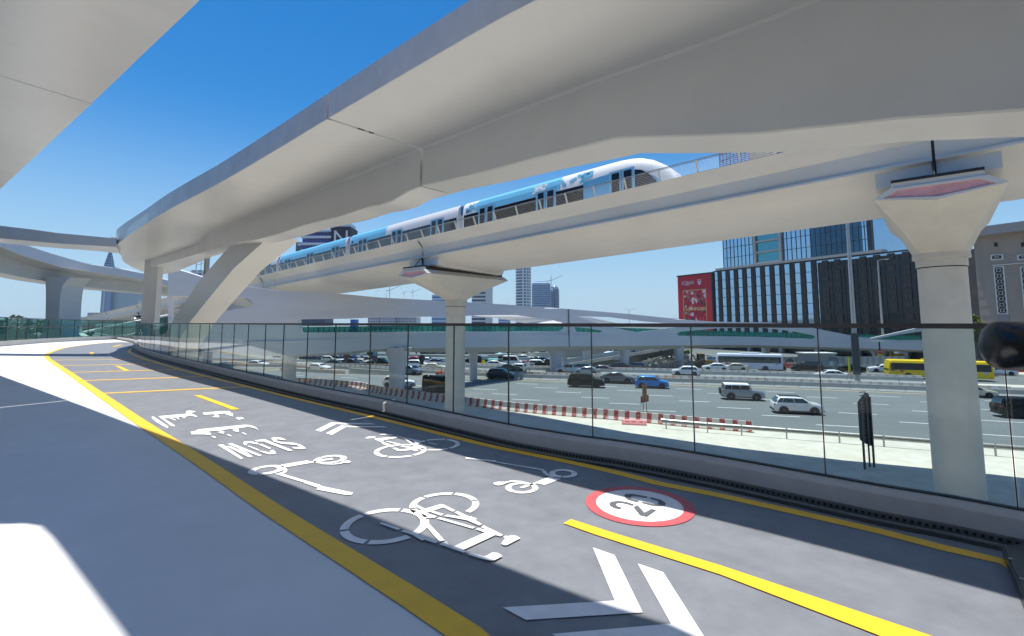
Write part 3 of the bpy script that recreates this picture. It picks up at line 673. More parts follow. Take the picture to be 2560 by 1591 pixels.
# piers
def metro_pier(s0, i):
    g = Vector(mw(s0, 29.7, 0)); t = thing('metro_pier', (g.x, g.y, GND), ['huge near round concrete metro pier with red hexagonal cap end on the right', 'middle round concrete metro pier with red tipped hammerhead cap', 'third metro pier hidden low behind the bridges on the left', 'far metro pier standing low behind the white strut', 'farthest metro pier of the row'][i], 'pier', 'round metro piers')
    zs = -.0321*s0
    def q(s, n, z): return TT*(s0+s)+NN*n+Vector((0, 0, z+zs))
    hexa = [(2.0,5.10),(1.45,5.47),(-1.45,5.47),(-2.0,5.10),(-.05,4.80)]
    near, far = 24.8, 34.6
    # cap: hexagonal bar flaring down into a round neck
    m = MB(); m.loft([[q(s, near+.06, z) for s, z in hexa], [q(s, far, z+.0) for s, z in hexa]]); m.build('hammerhead_cap', 'conc', t)
    # haunch between the cap and the column: square-ish top to round bottom
    N = 32; rings = []
    for z, r0 in ((0, 0), (3.16, 1)):
        ring = []
        for j in range(N):
            a = 2*math.pi*j/N; ca, sa = math.cos(a), math.sin(a); mx = max(abs(ca), abs(sa))
            if not r0: s_, n_ = ca/mx*1.985, (near+.08+far-.02)/2+sa/mx*(far-near-.1)/2; ring.append(q(s_, n_, 4.795+.15*abs(s_)))
            else: ring.append(q(ca*1.0, 29.7+sa*1.0, z))
        rings.append(ring)
    mid_ = [a*.42+b*.58 for a, b in zip(rings[0], rings[1])]
    rings = [rings[0], [m_+Vector((0, 0, .10)) for m_ in mid_], rings[1]]
    MB().loft(rings).build('cap_haunch', 'conc', t, sm=12)
    c = q(0, 29.7, 0)
    def cyl(r0, r1, z0, z1): return [[Vector((c.x+r*math.cos(2*math.pi*k/40), c.y+r*math.sin(2*math.pi*k/40), z)) for k in range(40)] for r, z in ((r0, z0), (r1, z1))]
    MB().loft(cyl(1.04, 1.02, 2.93+zs, 3.2+zs)).build('neck_ring', 'conc', t, sm=30)
    MB().loft(cyl(.92, .92, 2.55+zs, 2.94+zs)).build('neck', 'conc', t, sm=30)
    MB().loft(cyl(.88, .88, GND-.2, 2.56+zs)).build('column', 'conc', t, sm=30)
    MB().loft([[Vector((c.x+r*math.cos(2*math.pi*k/40), c.y+r*math.sin(2*math.pi*k/40), z+zs)) for k in range(40)] for r, z in ((.885, 2.50), (.885, 2.545))]).build('groove', 'dark', t)
    # cap end: pale rim and recessed red panel
    cs, cz = 0, 5.15
    inner_ = [(lerp(cs, s, .83), lerp(cz, z, .70)) for s, z in hexa]
    m = MB(); A_ = [q(s, near-.002, z) for s, z in hexa]; B_ = [q(s, near-.002, z) for s, z in inner_]; C_ = [q(s, near+.05, z) for s, z in inner_]; D_ = [q(s, near+.07, z) for s, z in hexa]
    for k in range(5):
        k2 = (k+1) % 5; m.face([A_[k], A_[k2], B_[k2], B_[k]]); m.face([B_[k], B_[k2], C_[k2], C_[k]]); m.face([A_[k], A_[k2], D_[k2], D_[k]])
    m.build('panel_rim', 'concw', t)
    m = MB(); m.face([q(s, near+.045, z) for s, z in inner_]); m.build('red_panel', 'hex', t)
    m = MB(); m.loft([[q(s, n, z) for s, z in ((1.42,5.46),(1.36,5.70),(-1.36,5.70),(-1.42,5.46))] for n in (near+.05, far-.2)]); m.build('bearing_plinth', 'concw', t)
    m = MB(); m.loft([[q(s, n, z) for s, z in ((1.38,5.69),(1.38,5.80),(-1.38,5.80),(-1.38,5.69))] for n in (near+.0, far-.15)]); m.build('bearing_strip', 'rubber', t)
    m = MB(); m.face([q(s, n, z) for s, n, z in ((-1.425, near+.3, 5.47), (-1.425, far-.22, 5.47), (-1.39, far-.22, 5.70), (-1.39, near+.3, 5.70))]); m.build('dark_side_strip', 'rubber', t)  # dark strip along one side of the bearing plinth
    m = MB()
    for k in range(10): pass
    m.tube([q(.05, 25.65, 6.5), q(.05, 25.3, 6.15), q(.02, 25.0, 5.75), q(0, 24.9, 5.5)], .03, 6); m.build('drain_pipe', 'rubber', t)
for i, s0 in enumerate([-.25, 32.9, 66, 99, 132]): metro_pier(s0, i)
# curled cable ends on the girder face
for k, s0 in enumerate([32.6, 61.5]):
    P = [mw(s0, 25.15, 7.75), mw(s0-.25, 25.1, 7.55), mw(s0-.3, 25.35, 7.2), mw(s0+.25, 25.6, 6.75), mw(s0+.35, 25.6, 6.5), mw(s0+.35, 25.6, 6.1)]
    o = MB().tube(densify(P, .1), .022, 5).build('hanging_cable', 'steel'); tag(o, ['thin bent cable hanging on the viaduct face above the middle pier', 'tiny bent cable on the viaduct face next to the white strut'][k], 'cable')
# guard rail along the near edge of the viaduct
t = thing('viaduct_railing', mw(20, 25.3, 8.2), 'slanted steel railing with thin wires along the near edge of the viaduct', 'railing')
pm = 0; s = -14; wires = MB(); tops = MB()
while s < 130:
    a, b = mw(s, 25.32, 8.2), mw(s, 25.05, 8.86)
    if pm < 80: MB().bar(a, b, .07, .10).build('post', 'concw', t); pm += 1
    s += 2.1
    if s < 100:
        pass
for z, n, rr in ((8.86, 25.05, .03), (8.80, 25.08, .016)): tops.tube([mw(-16, n, z), mw(130, n, z)], rr, 5)
for k in range(6):
    f = .10+k*.135; wires.tube([mw(-16, lerp(25.30, 25.07, f), 8.24+f*.62), mw(130, lerp(25.30, 25.07, f), 8.24+f*.62)], .005, 4)
tops.build('top_rail', 'steel', t); wires.build('wire_infill', 'steel', t)
a, b = onpl(1874, 386, NN, 32.5), onpl(1930, 362, NN, 32.5)
t = thing('trackside_cabinet', (a.x, a.y, mw(0, 30, 6.95).z), 'grey equipment cabinet on the empty trackway before the glass tower', 'cabinet')
m = MB(); m.slab([Vector((a.x, a.y, a.z-2.4)), Vector((b.x, b.y, a.z-2.6)), Vector((b.x, b.y, b.z)), Vector((a.x, a.y, b.z-.1))], NN*.8); m.build('housing', simple('cabinet_grey', (.25, .24, .23), .6), t, bevel=.05)
m = MB().bar(Vector((a.x, a.y, a.z-2.4)), Vector((a.x, a.y, mw(0, 32.5, 6.9).z)), .12).bar(Vector((b.x, b.y, a.z-2.6)), Vector((b.x, b.y, mw(-4, 32.5, 6.9).z)), .12); m.build('leg', 'steel', t)
# ---------------------------------------------------------------- TRAIN
simple('train_silver', (.62, .63, .66), .3, noise=.03); simple('train_blue', (.17, .50, .74), .3, noise=.03); simple('train_white', (.78, .79, .80), .28, noise=.02)
simple('train_dark', (.012, .018, .035), .12, noise=0); simple('train_under', (.20, .195, .19), .7, noise=.2); simple('train_mid', (.02, .13, .33), .4)
t = thing('metro_train', mw(60, 27.8, 7.1), 'light blue and silver metro train with dark window band running on the viaduct', 'train')
N0, N1, FL, RF = 26.5, 29.2, 7.52, 10.74
tp = lambda k: [(N0, FL), (N0-.03, FL+.9), (N0-.03, FL+2.1), (N0+.02, FL+2.55), (N0+.12, FL+2.9), (N0+.38, FL+3.15), (N0+.8, RF-.1), (N0+1.35, RF)]
def carsec(s, sc=1.0, dz=0):
    half = tp(0); full = half+[(N0+N1-n, z) for n, z in reversed(half[:-1])]
    mid = (N0+N1)/2
    return [mw(s, mid+(n-mid)*min(1, .35+.65*sc), FL+(z-FL)*sc+dz) for n, z in full]
def bodyband(s0, s1, i0, i1, m, name, off=.012, parent=None):
    h = tp(0); b = MB(); P = h[i0:i1+1]
    Q = []
    for k in range(len(P)):
        d = Vector((P[min(k+1, len(P)-1)][0]-P[max(k-1, 0)][0], P[min(k+1, len(P)-1)][1]-P[max(k-1, 0)][1])); d.normalize()
        Q.append((P[k][0]-d.y*off, P[k][1]+d.x*off))
    b.loft([[mw(s, n, z) for n, z in Q] for s in (s0, s1)], closed=False, caps=False); return b.build(name, m, parent)
def noseN(s):
    a = 10.7; return interp(s, [a+.02, a+.25, a+.6, a+1.1, a+1.65, a+2.3, a+3, a+3.7], [.48, .61, .73, .83, .90, .955, .985, 1])
def sidequad(s0, s1, z0, z1, off=.03):
    def nn_(z): zz = z-FL; return interp(zz, [0, .9, 2.1, 2.55, 2.9, 3.15], [N0, N0-.03, N0-.03, N0+.02, N0+.12, N0+.38])-off
    return [mw(s0, nn_(z0), z0), mw(s1, nn_(z0), z0), mw(s1, nn_(z1), z1), mw(s0, nn_(z1), z1)]
cars = [(10.7, 28.6), (29.2, 46.0), (46.6, 63.0), (63.6, 80.4), (81.0, 98)]
scheme = ['blue', 'silver', 'blue', 'silver', 'silver']
for ci, (a, b) in enumerate(cars):
    L = b-a
    if ci == 0:
        secs = [carsec(b), carsec(a+4.4), carsec(a+3.7, .995), carsec(a+3.0, .975), carsec(a+2.3, .93), carsec(a+1.65, .85), carsec(a+1.1, .74), carsec(a+.6, .58), carsec(a+.25, .40), carsec(a+.02, .2)]
    else: secs = [carsec(b), carsec(a)]
    body = MB().loft(secs).build('car_body', 'train_white' if ci == 0 else 'train_silver', t, sm=40)
    s_lo = a+(5.2 if ci == 0 else .15)
    # painted side: window band, lower side, blue roof sweep
    m = MB(); m.face(sidequad(s_lo, b-.15, FL+.95, FL+2.08, .012)); m.build('window_band', 'train_dark', t)
    if scheme[ci] == 'blue':
        if ci == 0:
            m = MB(); m.face([mw(s, (N0+N1)/2-((N0+N1)/2-N0+.045)*noseN(s)-.012, z) for s, z in ((a+6.3, FL+.1), (a+6.3, FL+2.2), (a+5, FL+2.32), (a+3.9, FL+2.36), (a+3.0, FL+2.26), (a+2.2, FL+2.0), (a+1.5, FL+1.6), (a+.95, FL+1.1), (a+.7, FL+.5), (a+1.2, FL+.25), (a+3, FL+.1))]); m.build('nose_flank', 'train_blue', t)
            bodyband(a+8.2, b-1.6, 2, 6, 'train_blue', 'blue_roof_sweep', .014, t)
            rnd = random.Random(3); m = MB()
            for k in range(46):
                s = a+5.5+abs(rnd.gauss(0, 1))*2.3; z = FL+2.2+rnd.random()*.62
                if s < a+9.3: m.face(sidequad(s, s+.26, z, z+.17, .02))
            for k in range(26):
                s = b-1.7+rnd.random()*1.2; z = FL+2.2+rnd.random()*.6; m.face(sidequad(s, s+.24, z, z+.16, .02))
            m.build('pixel_pattern', 'train_blue', t)
            m = MB()
            for k in range(20):
                s = a+9.2+abs(rnd.gauss(0, 1))*1.2; z = FL+2.25+rnd.random()*.55; m.face(sidequad(s, s+.26, z, z+.17, .024))
            m.build('pixel_pattern', 'train_white', t)
        else: bodyband(a+.3, b-.3, 2, 6, 'train_blue', 'blue_roof_sweep', .014, t)
    elif ci == 1: bodyband(b-6.5, b-.2, 2, 6, 'train_blue', 'blue_roof_sweep', .014, t)
    m = MB()
    for k in range(4): m.face(sidequad(lerp(s_lo, b, k/4)+.25, lerp(s_lo, b, (k+1)/4)-.25, FL+1.12, FL+1.95, .02))
    m.build('window_glass', 'win', t)
    for ds in ([2.7, 8.5, 14.4] if ci == 0 else [2.6, 8.4, 14.2]):
        c = b-ds; dd = MB().face(sidequad(c-.88, c+.88, FL+.10, FL+2.42, .065)).build('door', simple('train_door', (.30, .60, .78), .35), t)
        for q in (-.42, .42): MB().face(sidequad(c+q-.26, c+q+.26, FL+.95, FL+2.26, .085)).build('pane', 'train_dark', dd)
        MB().face(sidequad(c-.012, c+.012, FL+.12, FL+2.38, .09)).build('seam', 'train_dark', dd)
    m = MB(); m.loft([[mw(s, n, z) for n, z in ((N0+.2, FL-.45), (N0+.2, FL+.02), (N1-.2, FL+.02), (N1-.2, FL-.45))] for s in (a+2.5, b-.2)]); m.build('underframe', 'train_under', t)
    if ci:
        m = MB(); m.loft([[mw(s, n, z) for n, z in ((N0+.35, FL+.3), (N0+.35, FL+2.6), (N0+.6, FL+2.9), (N1-.6, FL+2.9), (N1-.35, FL+2.6), (N1-.35, FL+.3))] for s in (a-.75, a+.05)]); m.build('gangway', 'train_silver', t)
        m = MB(); m.loft([[mw(s, n, z) for n, z in ((N0+.28, FL+2.3), (N0+.36, FL+2.95), (N0+.8, RF-.05), (N1-.6, RF-.05), (N1-.6, FL+2.3))] for s in (a-.32, a-.02)]); m.build('gangway_cowl', 'train_mid', t)
    if ci < 2: text('138E' if ci == 0 else '138D', .42, mw((b-1.1) if ci == 0 else a+1.6, N0-.05, FL+.55), -TT, Vector((0, 0, 1)), 'train_white', t, 'car_number')
    MB().face(sidequad(b-.75, b-.4, FL+2.2, FL+2.45, .02)).build('vent', 'train_dark', t)
a = 10.7
m = MB()   # cab side window: dark leaf shape on the nose
pts = [(a+3.9, FL+.4), (a+3.95, FL+2.05), (a+3.5, FL+2.2), (a+2.9, FL+2.1), (a+2.2, FL+1.8), (a+1.55, FL+1.35), (a+1.1, FL+.85), (a+1.7, FL+.5), (a+2.7, FL+.38)]
def noseN(s):   # body half width shrinks towards the tip
    return interp(s, [a+.02, a+.25, a+.6, a+1.1, a+1.65, a+2.3, a+3, a+3.7], [.48, .61, .73, .83, .90, .955, .985, 1])
mid = (N0+N1)/2
m.face([mw(s, mid-(mid-N0+.06)*noseN(s)-.02, z) for s, z in [(a+1.15+(s-a-1.15)*.62, z) for s, z in pts]]); m.build('cab_window', 'train_dark', t)
m = MB(); m.face([mw(s, mid+k*(1.0 if s > a+1 else .7), z) for s, k, z in ((a+.42, -.55, FL+.35+1.2), (a+.42, .55, FL+.35+1.2), (a+1.55, .8, FL+2.72), (a+1.55, -.8, FL+2.72))]); m.build('windscreen', 'train_dark', t)

# ================================================================ FOOTBRIDGE WITH LEAF-SHAPED OPENINGS
Yd = lambda u: interp(u, [380, 420, 600, 773, 947, 1000, 1146, 1384, 1560, 1700, 1920, 2200, 2560], [43, 44, 47, 53, 60, 62, 69, 85, 91, 98, 105, 106, 101])
t = thing('arched_footbridge', (0, 75, GND), 'long white footbridge over the motorway with arched sides and leaf shaped openings', 'bridge')
def dens2(P, st=14):
    out = []
    for a, b in zip(P, P[1:]+P[:1]):
        n = max(1, int(abs(b[0]-a[0])/st))
        out += [(lerp(a[0], b[0], k/n), lerp(a[1], b[1], k/n)) for k in range(n)]
    return out
top = [(420,667),(503,692),(590,713),(700,727),(873,737),(945,744),(1075,751),(1200,758),(1300,764),(1421,773),(1574,785.5),(1698,798.5),(1775,804),(1850,806),(1920,806.5),(1990,812),(2061,826),(2137,841),(2176,846),(2240,832),(2300,819),(2400,806),(2478,800),(2570,794)]
ftop = [(2570,858),(2478,857),(2176,854.6),(2033,850),(1860,846),(1600,840),(1300,836),(1100,840),(1026,843),(954,844.5),(744,852),(600,856),(420,850)]
holes = [
 [(421,741),(508,742),(560,743),(616,745),(628,749),(633,758),(627,767),(590,773),(530,785),(500,790),(421,796)],
 [(745,799),(865,797),(945,793.6),(1075,792),(1200,789),(1290,788),(1345,796),(1400,804),(1409,811),(1407,822),(1396,829),(1300,829.5),(1100,830),(900,831),(750,832)],
 [(1437,791),(1520,793),(1610,804),(1690,811),(1722,814.5),(1694,818),(1640,825),(1594,831),(1560,825),(1500,810)],
 [(1436,818),(1470,821),(1508,828),(1500,832),(1440,830)],
 [(1692,834),(1702,829),(1800,821),(1900,819),(1980,828),(2036,839),(2041,844),(2034,847.5),(1900,843),(1695,839.5)],
 [(2185,849),(2240,838),(2330,825),(2450,817),(2555,813),(2555,851),(2400,850),(2250,851)]]
mp = lambda P, dy=0: [aty(u, v, Yd(u)+dy) for u, v in dens2(P)]
m = MB(); P = mp(top+ftop); H = [mp(h) for h in holes]
# tessellate in pixel plane so the holes stay clean, then bend onto the bridge line
P2 = dens2(top+ftop); H2 = [dens2(h) for h in holes]
grid = []
tris = tessellate_polygon([[Vector((u, v, 0)) for u, v in P2]]+[[Vector((u, v, 0)) for u, v in h] for h in H2])
fl2 = P2+[q for h in H2 for q in h]
# split long triangles at stations so the curved wall stays curved
bm = bmesh.new(); vs = [bm.verts.new((u, v, 0)) for u, v in fl2]
for tr in tris:
    try: bm.faces.new([vs[k] for k in tr])
    except Exception: pass
for u in range(440, 2570, 40):
    bmesh.ops.bisect_plane(bm, geom=bm.verts[:]+bm.edges[:]+bm.faces[:], plane_co=(u, 0, 0), plane_no=(1, 0, 0))
bm.verts.index_update(); vv = [(q.co.x, q.co.y) for q in bm.verts]; ff = [[q.index for q in f.verts] for f in bm.faces]; bnd = [[q.index for q in e.verts] for e in bm.edges if len(e.link_faces) == 1]; bm.free()
TH = .55
m.v = [tuple(aty(u, v, Yd(u))) for u, v in vv]; n0 = len(m.v)
m.v += [tuple(aty(u, v, Yd(u))+Vector((.1, TH, 0))) for u, v in vv]
m.f = ff+[[k+n0 for k in f] for f in ff]+[[a, b, b+n0, a+n0] for a, b in bnd]
m.build('side_wall', 'dwhite', t, sm=20)
fb2 = [(2570,884),(2478,880),(2297,876),(2176,872),(1860,863),(1600,865),(1300,867.5),(1167,869),(1026,872),(945,873),(844,883),(744,888),(672,887),(560,882),(420,870)]
def curve_y(pts, u): q = sorted(pts); return interp(u, [a for a, _ in q], [b for _, b in q])
m = MB(); so_ = MB(); ra, rb = [], []
for k in range(55):
    u = 415+k*40; Y = Yd(u); pr = 1.05 if u > 1040 else .12
    a = aty(u, curve_y(ftop, u)-.5, Y-.15); b = aty(u, curve_y(fb2, u), Y-.15); b = Vector((a.x, a.y, b.z))
    dv = Vector((.12, 1, 0)); ra.append([b, a, a+dv*.5, b+dv*.5])
    dp = interp(u, [400, 900, 1200, 1500, 1900, 2500], [.2, .3, .9, .9, .55, .5])
    rb.append([b+dv*.45+Vector((0, 0, .02)), b+dv*1.5+Vector((0, 0, -dp)), b+dv*5.2+Vector((0, 0, -dp)), b+dv*6.3+Vector((0, 0, .02)), Vector(((a+dv*6.3).x, (a+dv*6.3).y, a.z+.0)), Vector(((a+dv*.45).x, (a+dv*.45).y, a.z-.1))])
m.loft(ra); m.build('edge_beam', 'dwhite', t, sm=20); so_.loft(rb); so_.build('deck_soffit', 'conc', t, sm=20)
# inner balustrade glass behind the openings
m = MB(); rr_ = []
for k in range(60):
    u = 600+k*33; Y = Yd(u)+.9; a = aty(u, curve_y(ftop, u), Y); z1_ = a.z+1.45
    rr_.append([Vector((a.x, a.y, a.z-.2)), Vector((a.x, a.y, z1_)), Vector((a.x+.02, a.y+.06, z1_)), Vector((a.x+.02, a.y+.06, a.z-.2))])
m.loft(rr_); m.build('balustrade_glass', 'teal', t)
m = MB()
for k in range(150):
    u = 640+k*13; Y = Yd(u)+.85; a = aty(u, curve_y(ftop, u), Y); m.box((a.x, a.y, a.z+.6), (.05, .05, 1.6))
m.build('balustrade_post', 'rail', t)
# far side wall: low band with rising diagonals
def farwall(pts, dy=6.2):
    q = dens2(pts, 20); n = MB(); P = [aty(u, v, Yd(u)+dy) for u, v in q]; n.slab(P, (.05, .4, 0)); return n
for pts in ([(1180,790),(1290,782),(1355,794),(1412,809),(1412,830),(1380,830),(1330,812),(1250,797)],
            [(1425,789),(1480,795),(1560,812),(1600,822),(1600,836),(1520,820),(1425,800)],
            [(1570,836),(1700,818),(1790,808),(1790,818),(1700,832),(1600,841)]):
    farwall(pts).build('far_side_wall', 'dwhite', t)
MB().slab([aty(u, v, Yd(u)-.19) for u, v in [(1421,773),(1423,773),(1424,867),(1422,867)]], (0, .04, 0)).build('expansion_joint', 'joint', t)
farwall([(505,730),(560,733),(640,738),(660,790),(540,800),(510,800)], 2.6).build('far_side_wall', 'conc', t)
# piers of the footbridge
def flare_pier(u0, u1, vt, b0, b1, Y, label, dark=None, dep=2.2):
    a = aty(u0, vt, Y); b = aty(u1, vt, Y); c = aty(b0, vt, Y); d = aty(b1, vt, Y); zt = a.z+.4; h = zt-GND
    t = thing('bridge_pier', ((a.x+b.x)/2, Y, GND), label, 'pier', 'flared piers of the footbridge')
    rings = []
    for f in (0, .25, .5, .68, .8, .89, .96, 1.0):
        k = f**5.0*.9+f*.1 if f < 1 else 1
        x0 = lerp(c.x, a.x, k); x1 = lerp(d.x, b.x, k); z = GND-.1+h*f; n = 14; cx_, hx = (x0+x1)/2, (x1-x0)/2; hy = dep/2*(.8+.5*k)
        rings.append([Vector((cx_+hx*math.copysign(abs(math.cos(q))**.55, math.cos(q)), Y+dep/2+hy*math.copysign(abs(math.sin(q))**.55, math.sin(q)), z)) for q in [2*math.pi*(j+.5)/n for j in range(n)]])
    MB().loft(rings).build('flared_shaft', dark or 'dwhite', t, sm=35)
    for k in (.2, .5, .8): MB().box((lerp(a.x, b.x, k), Y+.2, zt-.24), (.5, .6, .36)).build('bearing', 'rubber', t)
    return t
PI_ = [(954,1026,876,971,1007,61,'flared white pier nearest the camera, seen through the glass left of the middle metro pier'),
 (1166,1196,871,1173,1192,76,'flared pier just right of the middle metro column'),
 (1354,1426,866,1377,1403,87,'broad flared white pier behind the black off-roader'),
 (1452,1482,869,1461,1476,101,'shaded pier in the rear row behind the red construction sign'),
 (1395,1428,866,1404,1418,93,'dark shaded pier close behind the broad one'),
 (1540,1588,864,1555,1574,93,'flared bluish pier left of the blue crossover'),
 (1585,1612,874,1592,1606,112,'shaded rear pier beside the dark ramp underpass'),
 (1680,1717,862,1693,1712,99,'slim flared pier in front of the rubble heap'),
 (1911,1929,866,1914,1927,109,'narrow straight pier in front of the ground floor windows'),
 (2179,2222,877,2196,2210,109,'wide topped pale pier behind the red and yellow banner'),
 (2249,2260,876,2250,2259,112,'thin pale column left of the near metro pier')]
for p in PI_: flare_pier(*p)

# ================================================================ MOTORWAY
ROADC = [(-420,150),(-260,128),(-150,112),(-60,98),(-32,91),(-5,79.5),(2.6,76.9),(35.1,68.5),(53,62.2),(90,48),(140,28),(200,4)]
ROADC = densify(V3(ROADC, GND), 3)
def rd(d): return offs(ROADC, d)                  # + is towards the camera
gx = 1900
m = MB(); m.face([(-gx, -700, GND), (gx, -700, GND), (gx, 2600, GND), (-gx, 2600, GND)]); tag(m.build('ground', 'earth'), kind='structure')
m = MB(); m.face([(-120, 78, GND+.004), (-60, 66, GND+.004), (-28, 34, GND+.004), (0, 6, GND+.004), (60, -60, GND+.004), (160, -60, GND+.004), (160, 75, GND+.004), (-20, 112, GND+.004), (-120, 130, GND+.004)])
tag(m.build('sand_verge', 'sand'), kind='structure')
nearedge = densify(V3([(-420,95),(-200,86),(-90,82),(-40,76),(-23,69.3),(-15.9,62.8),(-5,54.7),(1.8,50.2),(10.4,46.3),(15.9,43.4),(22.3,40.4),(30.8,36.8),(50,28),(90,8),(150,-30)], GND), 2)
m = MB(); m.poly([Vector((p.x, p.y, GND+.008)) for p in nearedge]+[Vector((p.x, p.y, GND+.008)) for p in reversed(rd(.4))])
tag(m.build('motorway', 'asph'), kind='structure')
m = strip(zl(rd(-3.6), GND+.008), zl(rd(-11.6), GND+.008)); tag(m.build('service_road', 'asph'), kind='structure')
m = strip(zl(rd(-15.2), GND+.008), zl(rd(-34), GND+.008)); tag(m.build('far_road', 'asph'), kind='structure')
def inpoly(x, y, P):
    c = False; j = len(P)-1
    for i in range(len(P)):
        if (P[i].y > y) != (P[j].y > y) and x < (P[j].x-P[i].x)*(y-P[i].y)/(P[j].y-P[i].y)+P[i].x: c = not c
        j = i
    return c
roadpoly = nearedge+list(reversed(rd(.4)))
lm = MB(); ph = 0
for k in range(1, 9):
    L = rd(1.2+k*3.6); ac = 0
    for i in range(len(L)-1):
        seg = (L[i+1]-L[i]).length; s_ = ac
        ac += seg
    # walk the line
    a = (k*3.1) % 11; acc2 = [0]
    for i in range(1, len(L)): acc2.append(acc2[-1]+(L[i]-L[i-1]).length)
    def pt(a):
        lo = 0
        for i in range(1, len(acc2)):
            if acc2[i] >= a: return L[i-1].lerp(L[i], (a-acc2[i-1])/(acc2[i]-acc2[i-1])), (L[i]-L[i-1]).normalized()
        return L[-1], (L[-1]-L[-2]).normalized()
    while a < acc2[-1]-5:
        p, d = pt(a); q, _ = pt(a+3.3)
        if -140 < p.x < 110 and inpoly(p.x, p.y-.6, roadpoly) and inpoly(q.x, q.y-.6, roadpoly):
            n = Vector((-d.y, d.x, 0))*.085; zz = Vector((0, 0, .012)); lm.face([p-n+zz, q-n+zz, q+n+zz, p+n+zz])
        a += 11.2
tag(lm.build('lane_dashes', 'wpaint'), 'broken white lane lines across the dark motorway', 'road marking')
tag(ribbon(rd(.95), .15, GND+.016).build('edge_line', 'yellow'), 'thin yellow line along the foot of the long grey barrier row', 'road marking')
ne = [p for p in offs(nearedge, -.6) if p.x > 21]
tag(ribbon(ne, .16, GND+.016).build('edge_line', 'yellow'), 'yellow edge line behind the steel crash barrier on the right', 'road marking')
for k in (1, 2, 3): pass
lm = MB()
for k, d0 in enumerate((-19, -22.8, -26.6)):
    L = rd(d0)
    for i in range(0, len(L)-2, 4):
        if -100 < L[i].x < 100: 
            d = (L[i+1]-L[i]).normalized(); n = Vector((-d.y, d.x, 0))*.08; p = L[i]+Vector((0, 0, .012)); q = p+d*3; lm.face([p-n, q-n, q+n, p+n])
tag(lm.build('lane_dashes', 'wpaint'), 'broken white lane lines on the far carriageway behind the barriers', 'road marking')

# ---------------------------------------------------------------- barriers
M['rw'] = stripemat('red_white_barrier_paint', (.42, .09, .08), (.72, .70, .67), 1.0, .42, wear=.34)
M['rwf'] = stripemat('faded_barrier_paint', (.46, .36, .33), (.72, .70, .67), 1.15, .42, wear=.5)
M['rwo'] = stripemat('orange_barrier_paint', (.72, .36, .20), (.70, .66, .6), 1.15, .42, wear=.45)
M['bcon'] = mat('barrier_concrete', (.40, .415, .40), .8, noise=.12, scale=2.5, grime=.3, gscale=1.2)
def jersey(L, m, name='barrier_unit', h=.86, rim=None):
    pr = [(-.30, 0), (-.30, .09), (-.15, .32), (-.085, h), (.085, h), (.15, .32), (.30, .09), (.30, 0)]
    b = MB(); b.loft([[Vector((x, y, z)) for y, z in pr] for x in (-L/2+.02, L/2-.02)]); return b
def row(P, L, m, label, grp, cat='barrier', xr=(-75, 62), h=.86, mats=None, skip=None, pos=None):
    a_ = [0]; src = None; n = 0
    for i in range(1, len(P)): a_.append(a_[-1]+(P[i]-P[i-1]).length)
    a = 0; out = []
    while a+L < a_[-1]:
        i = next(i for i in range(1, len(a_)) if a_[i] >= a+L/2); p = P[i-1].lerp(P[i], (a+L/2-a_[i-1])/(a_[i]-a_[i-1])); d = (P[i]-P[i-1])
        if xr[0] < p.x < xr[1] and not (skip and skip(p)):
            if src is None: o = jersey(L, m, h=h).build('concrete_barrier', m); src = o
            else: o = src.copy(); COL.objects.link(o)
            o.location = (p.x, p.y, GND+.01); o.rotation_euler.z = math.atan2(d.y, d.x)+random.uniform(-.012, .012)
            tag(o, label, cat, grp); 
            if mats and random.random() < mats[1]: o.material_slots[0].link = 'OBJECT'; o.material_slots[0].material = M[mats[0]]
            out.append(o)
        a += L
    return out
nearb = [p for p in densify(V3([(-60,78.5),(-40,75),(-23,68.4),(-15.9,61.8),(-5,53.7),(1.8,49.2),(10.4,45.3),(15.9,42.3),(22.4,39.4)], GND), 1)]
row(nearb, 3.0, 'rw', 'red and white striped concrete barrier in the nearest row along the sand', 'nearest row of red and white barriers', xr=(-36, 30))
row(rd(-.1), 3.0, 'bcon', 'plain grey concrete barrier in the long row bordering the open lanes', 'plain grey barriers beside the open lanes')
row(rd(-2.6), 2.3, 'rwf', 'faded striped concrete barrier in the row behind the plain grey one', 'faded striped barriers in the middle row', mats=('rwo', .12), xr=(-60, 62), h=1.0)
row(rd(-12.3), 3.0, 'bcon', 'plain grey concrete barrier in the row behind the yellow bus', 'plain grey barriers behind the bus lane')
row(rd(-14.2), 2.3, 'rwf', 'faded striped barrier in the farthest striped row before the jam', 'farthest striped barriers', xr=(-40, 62), h=1.0)
row(rd(-34.5), 3.0, 'bcon', 'grey concrete barrier at the far side of the jammed road', 'grey barriers beyond the jammed road', xr=(-60, 75), h=.9)

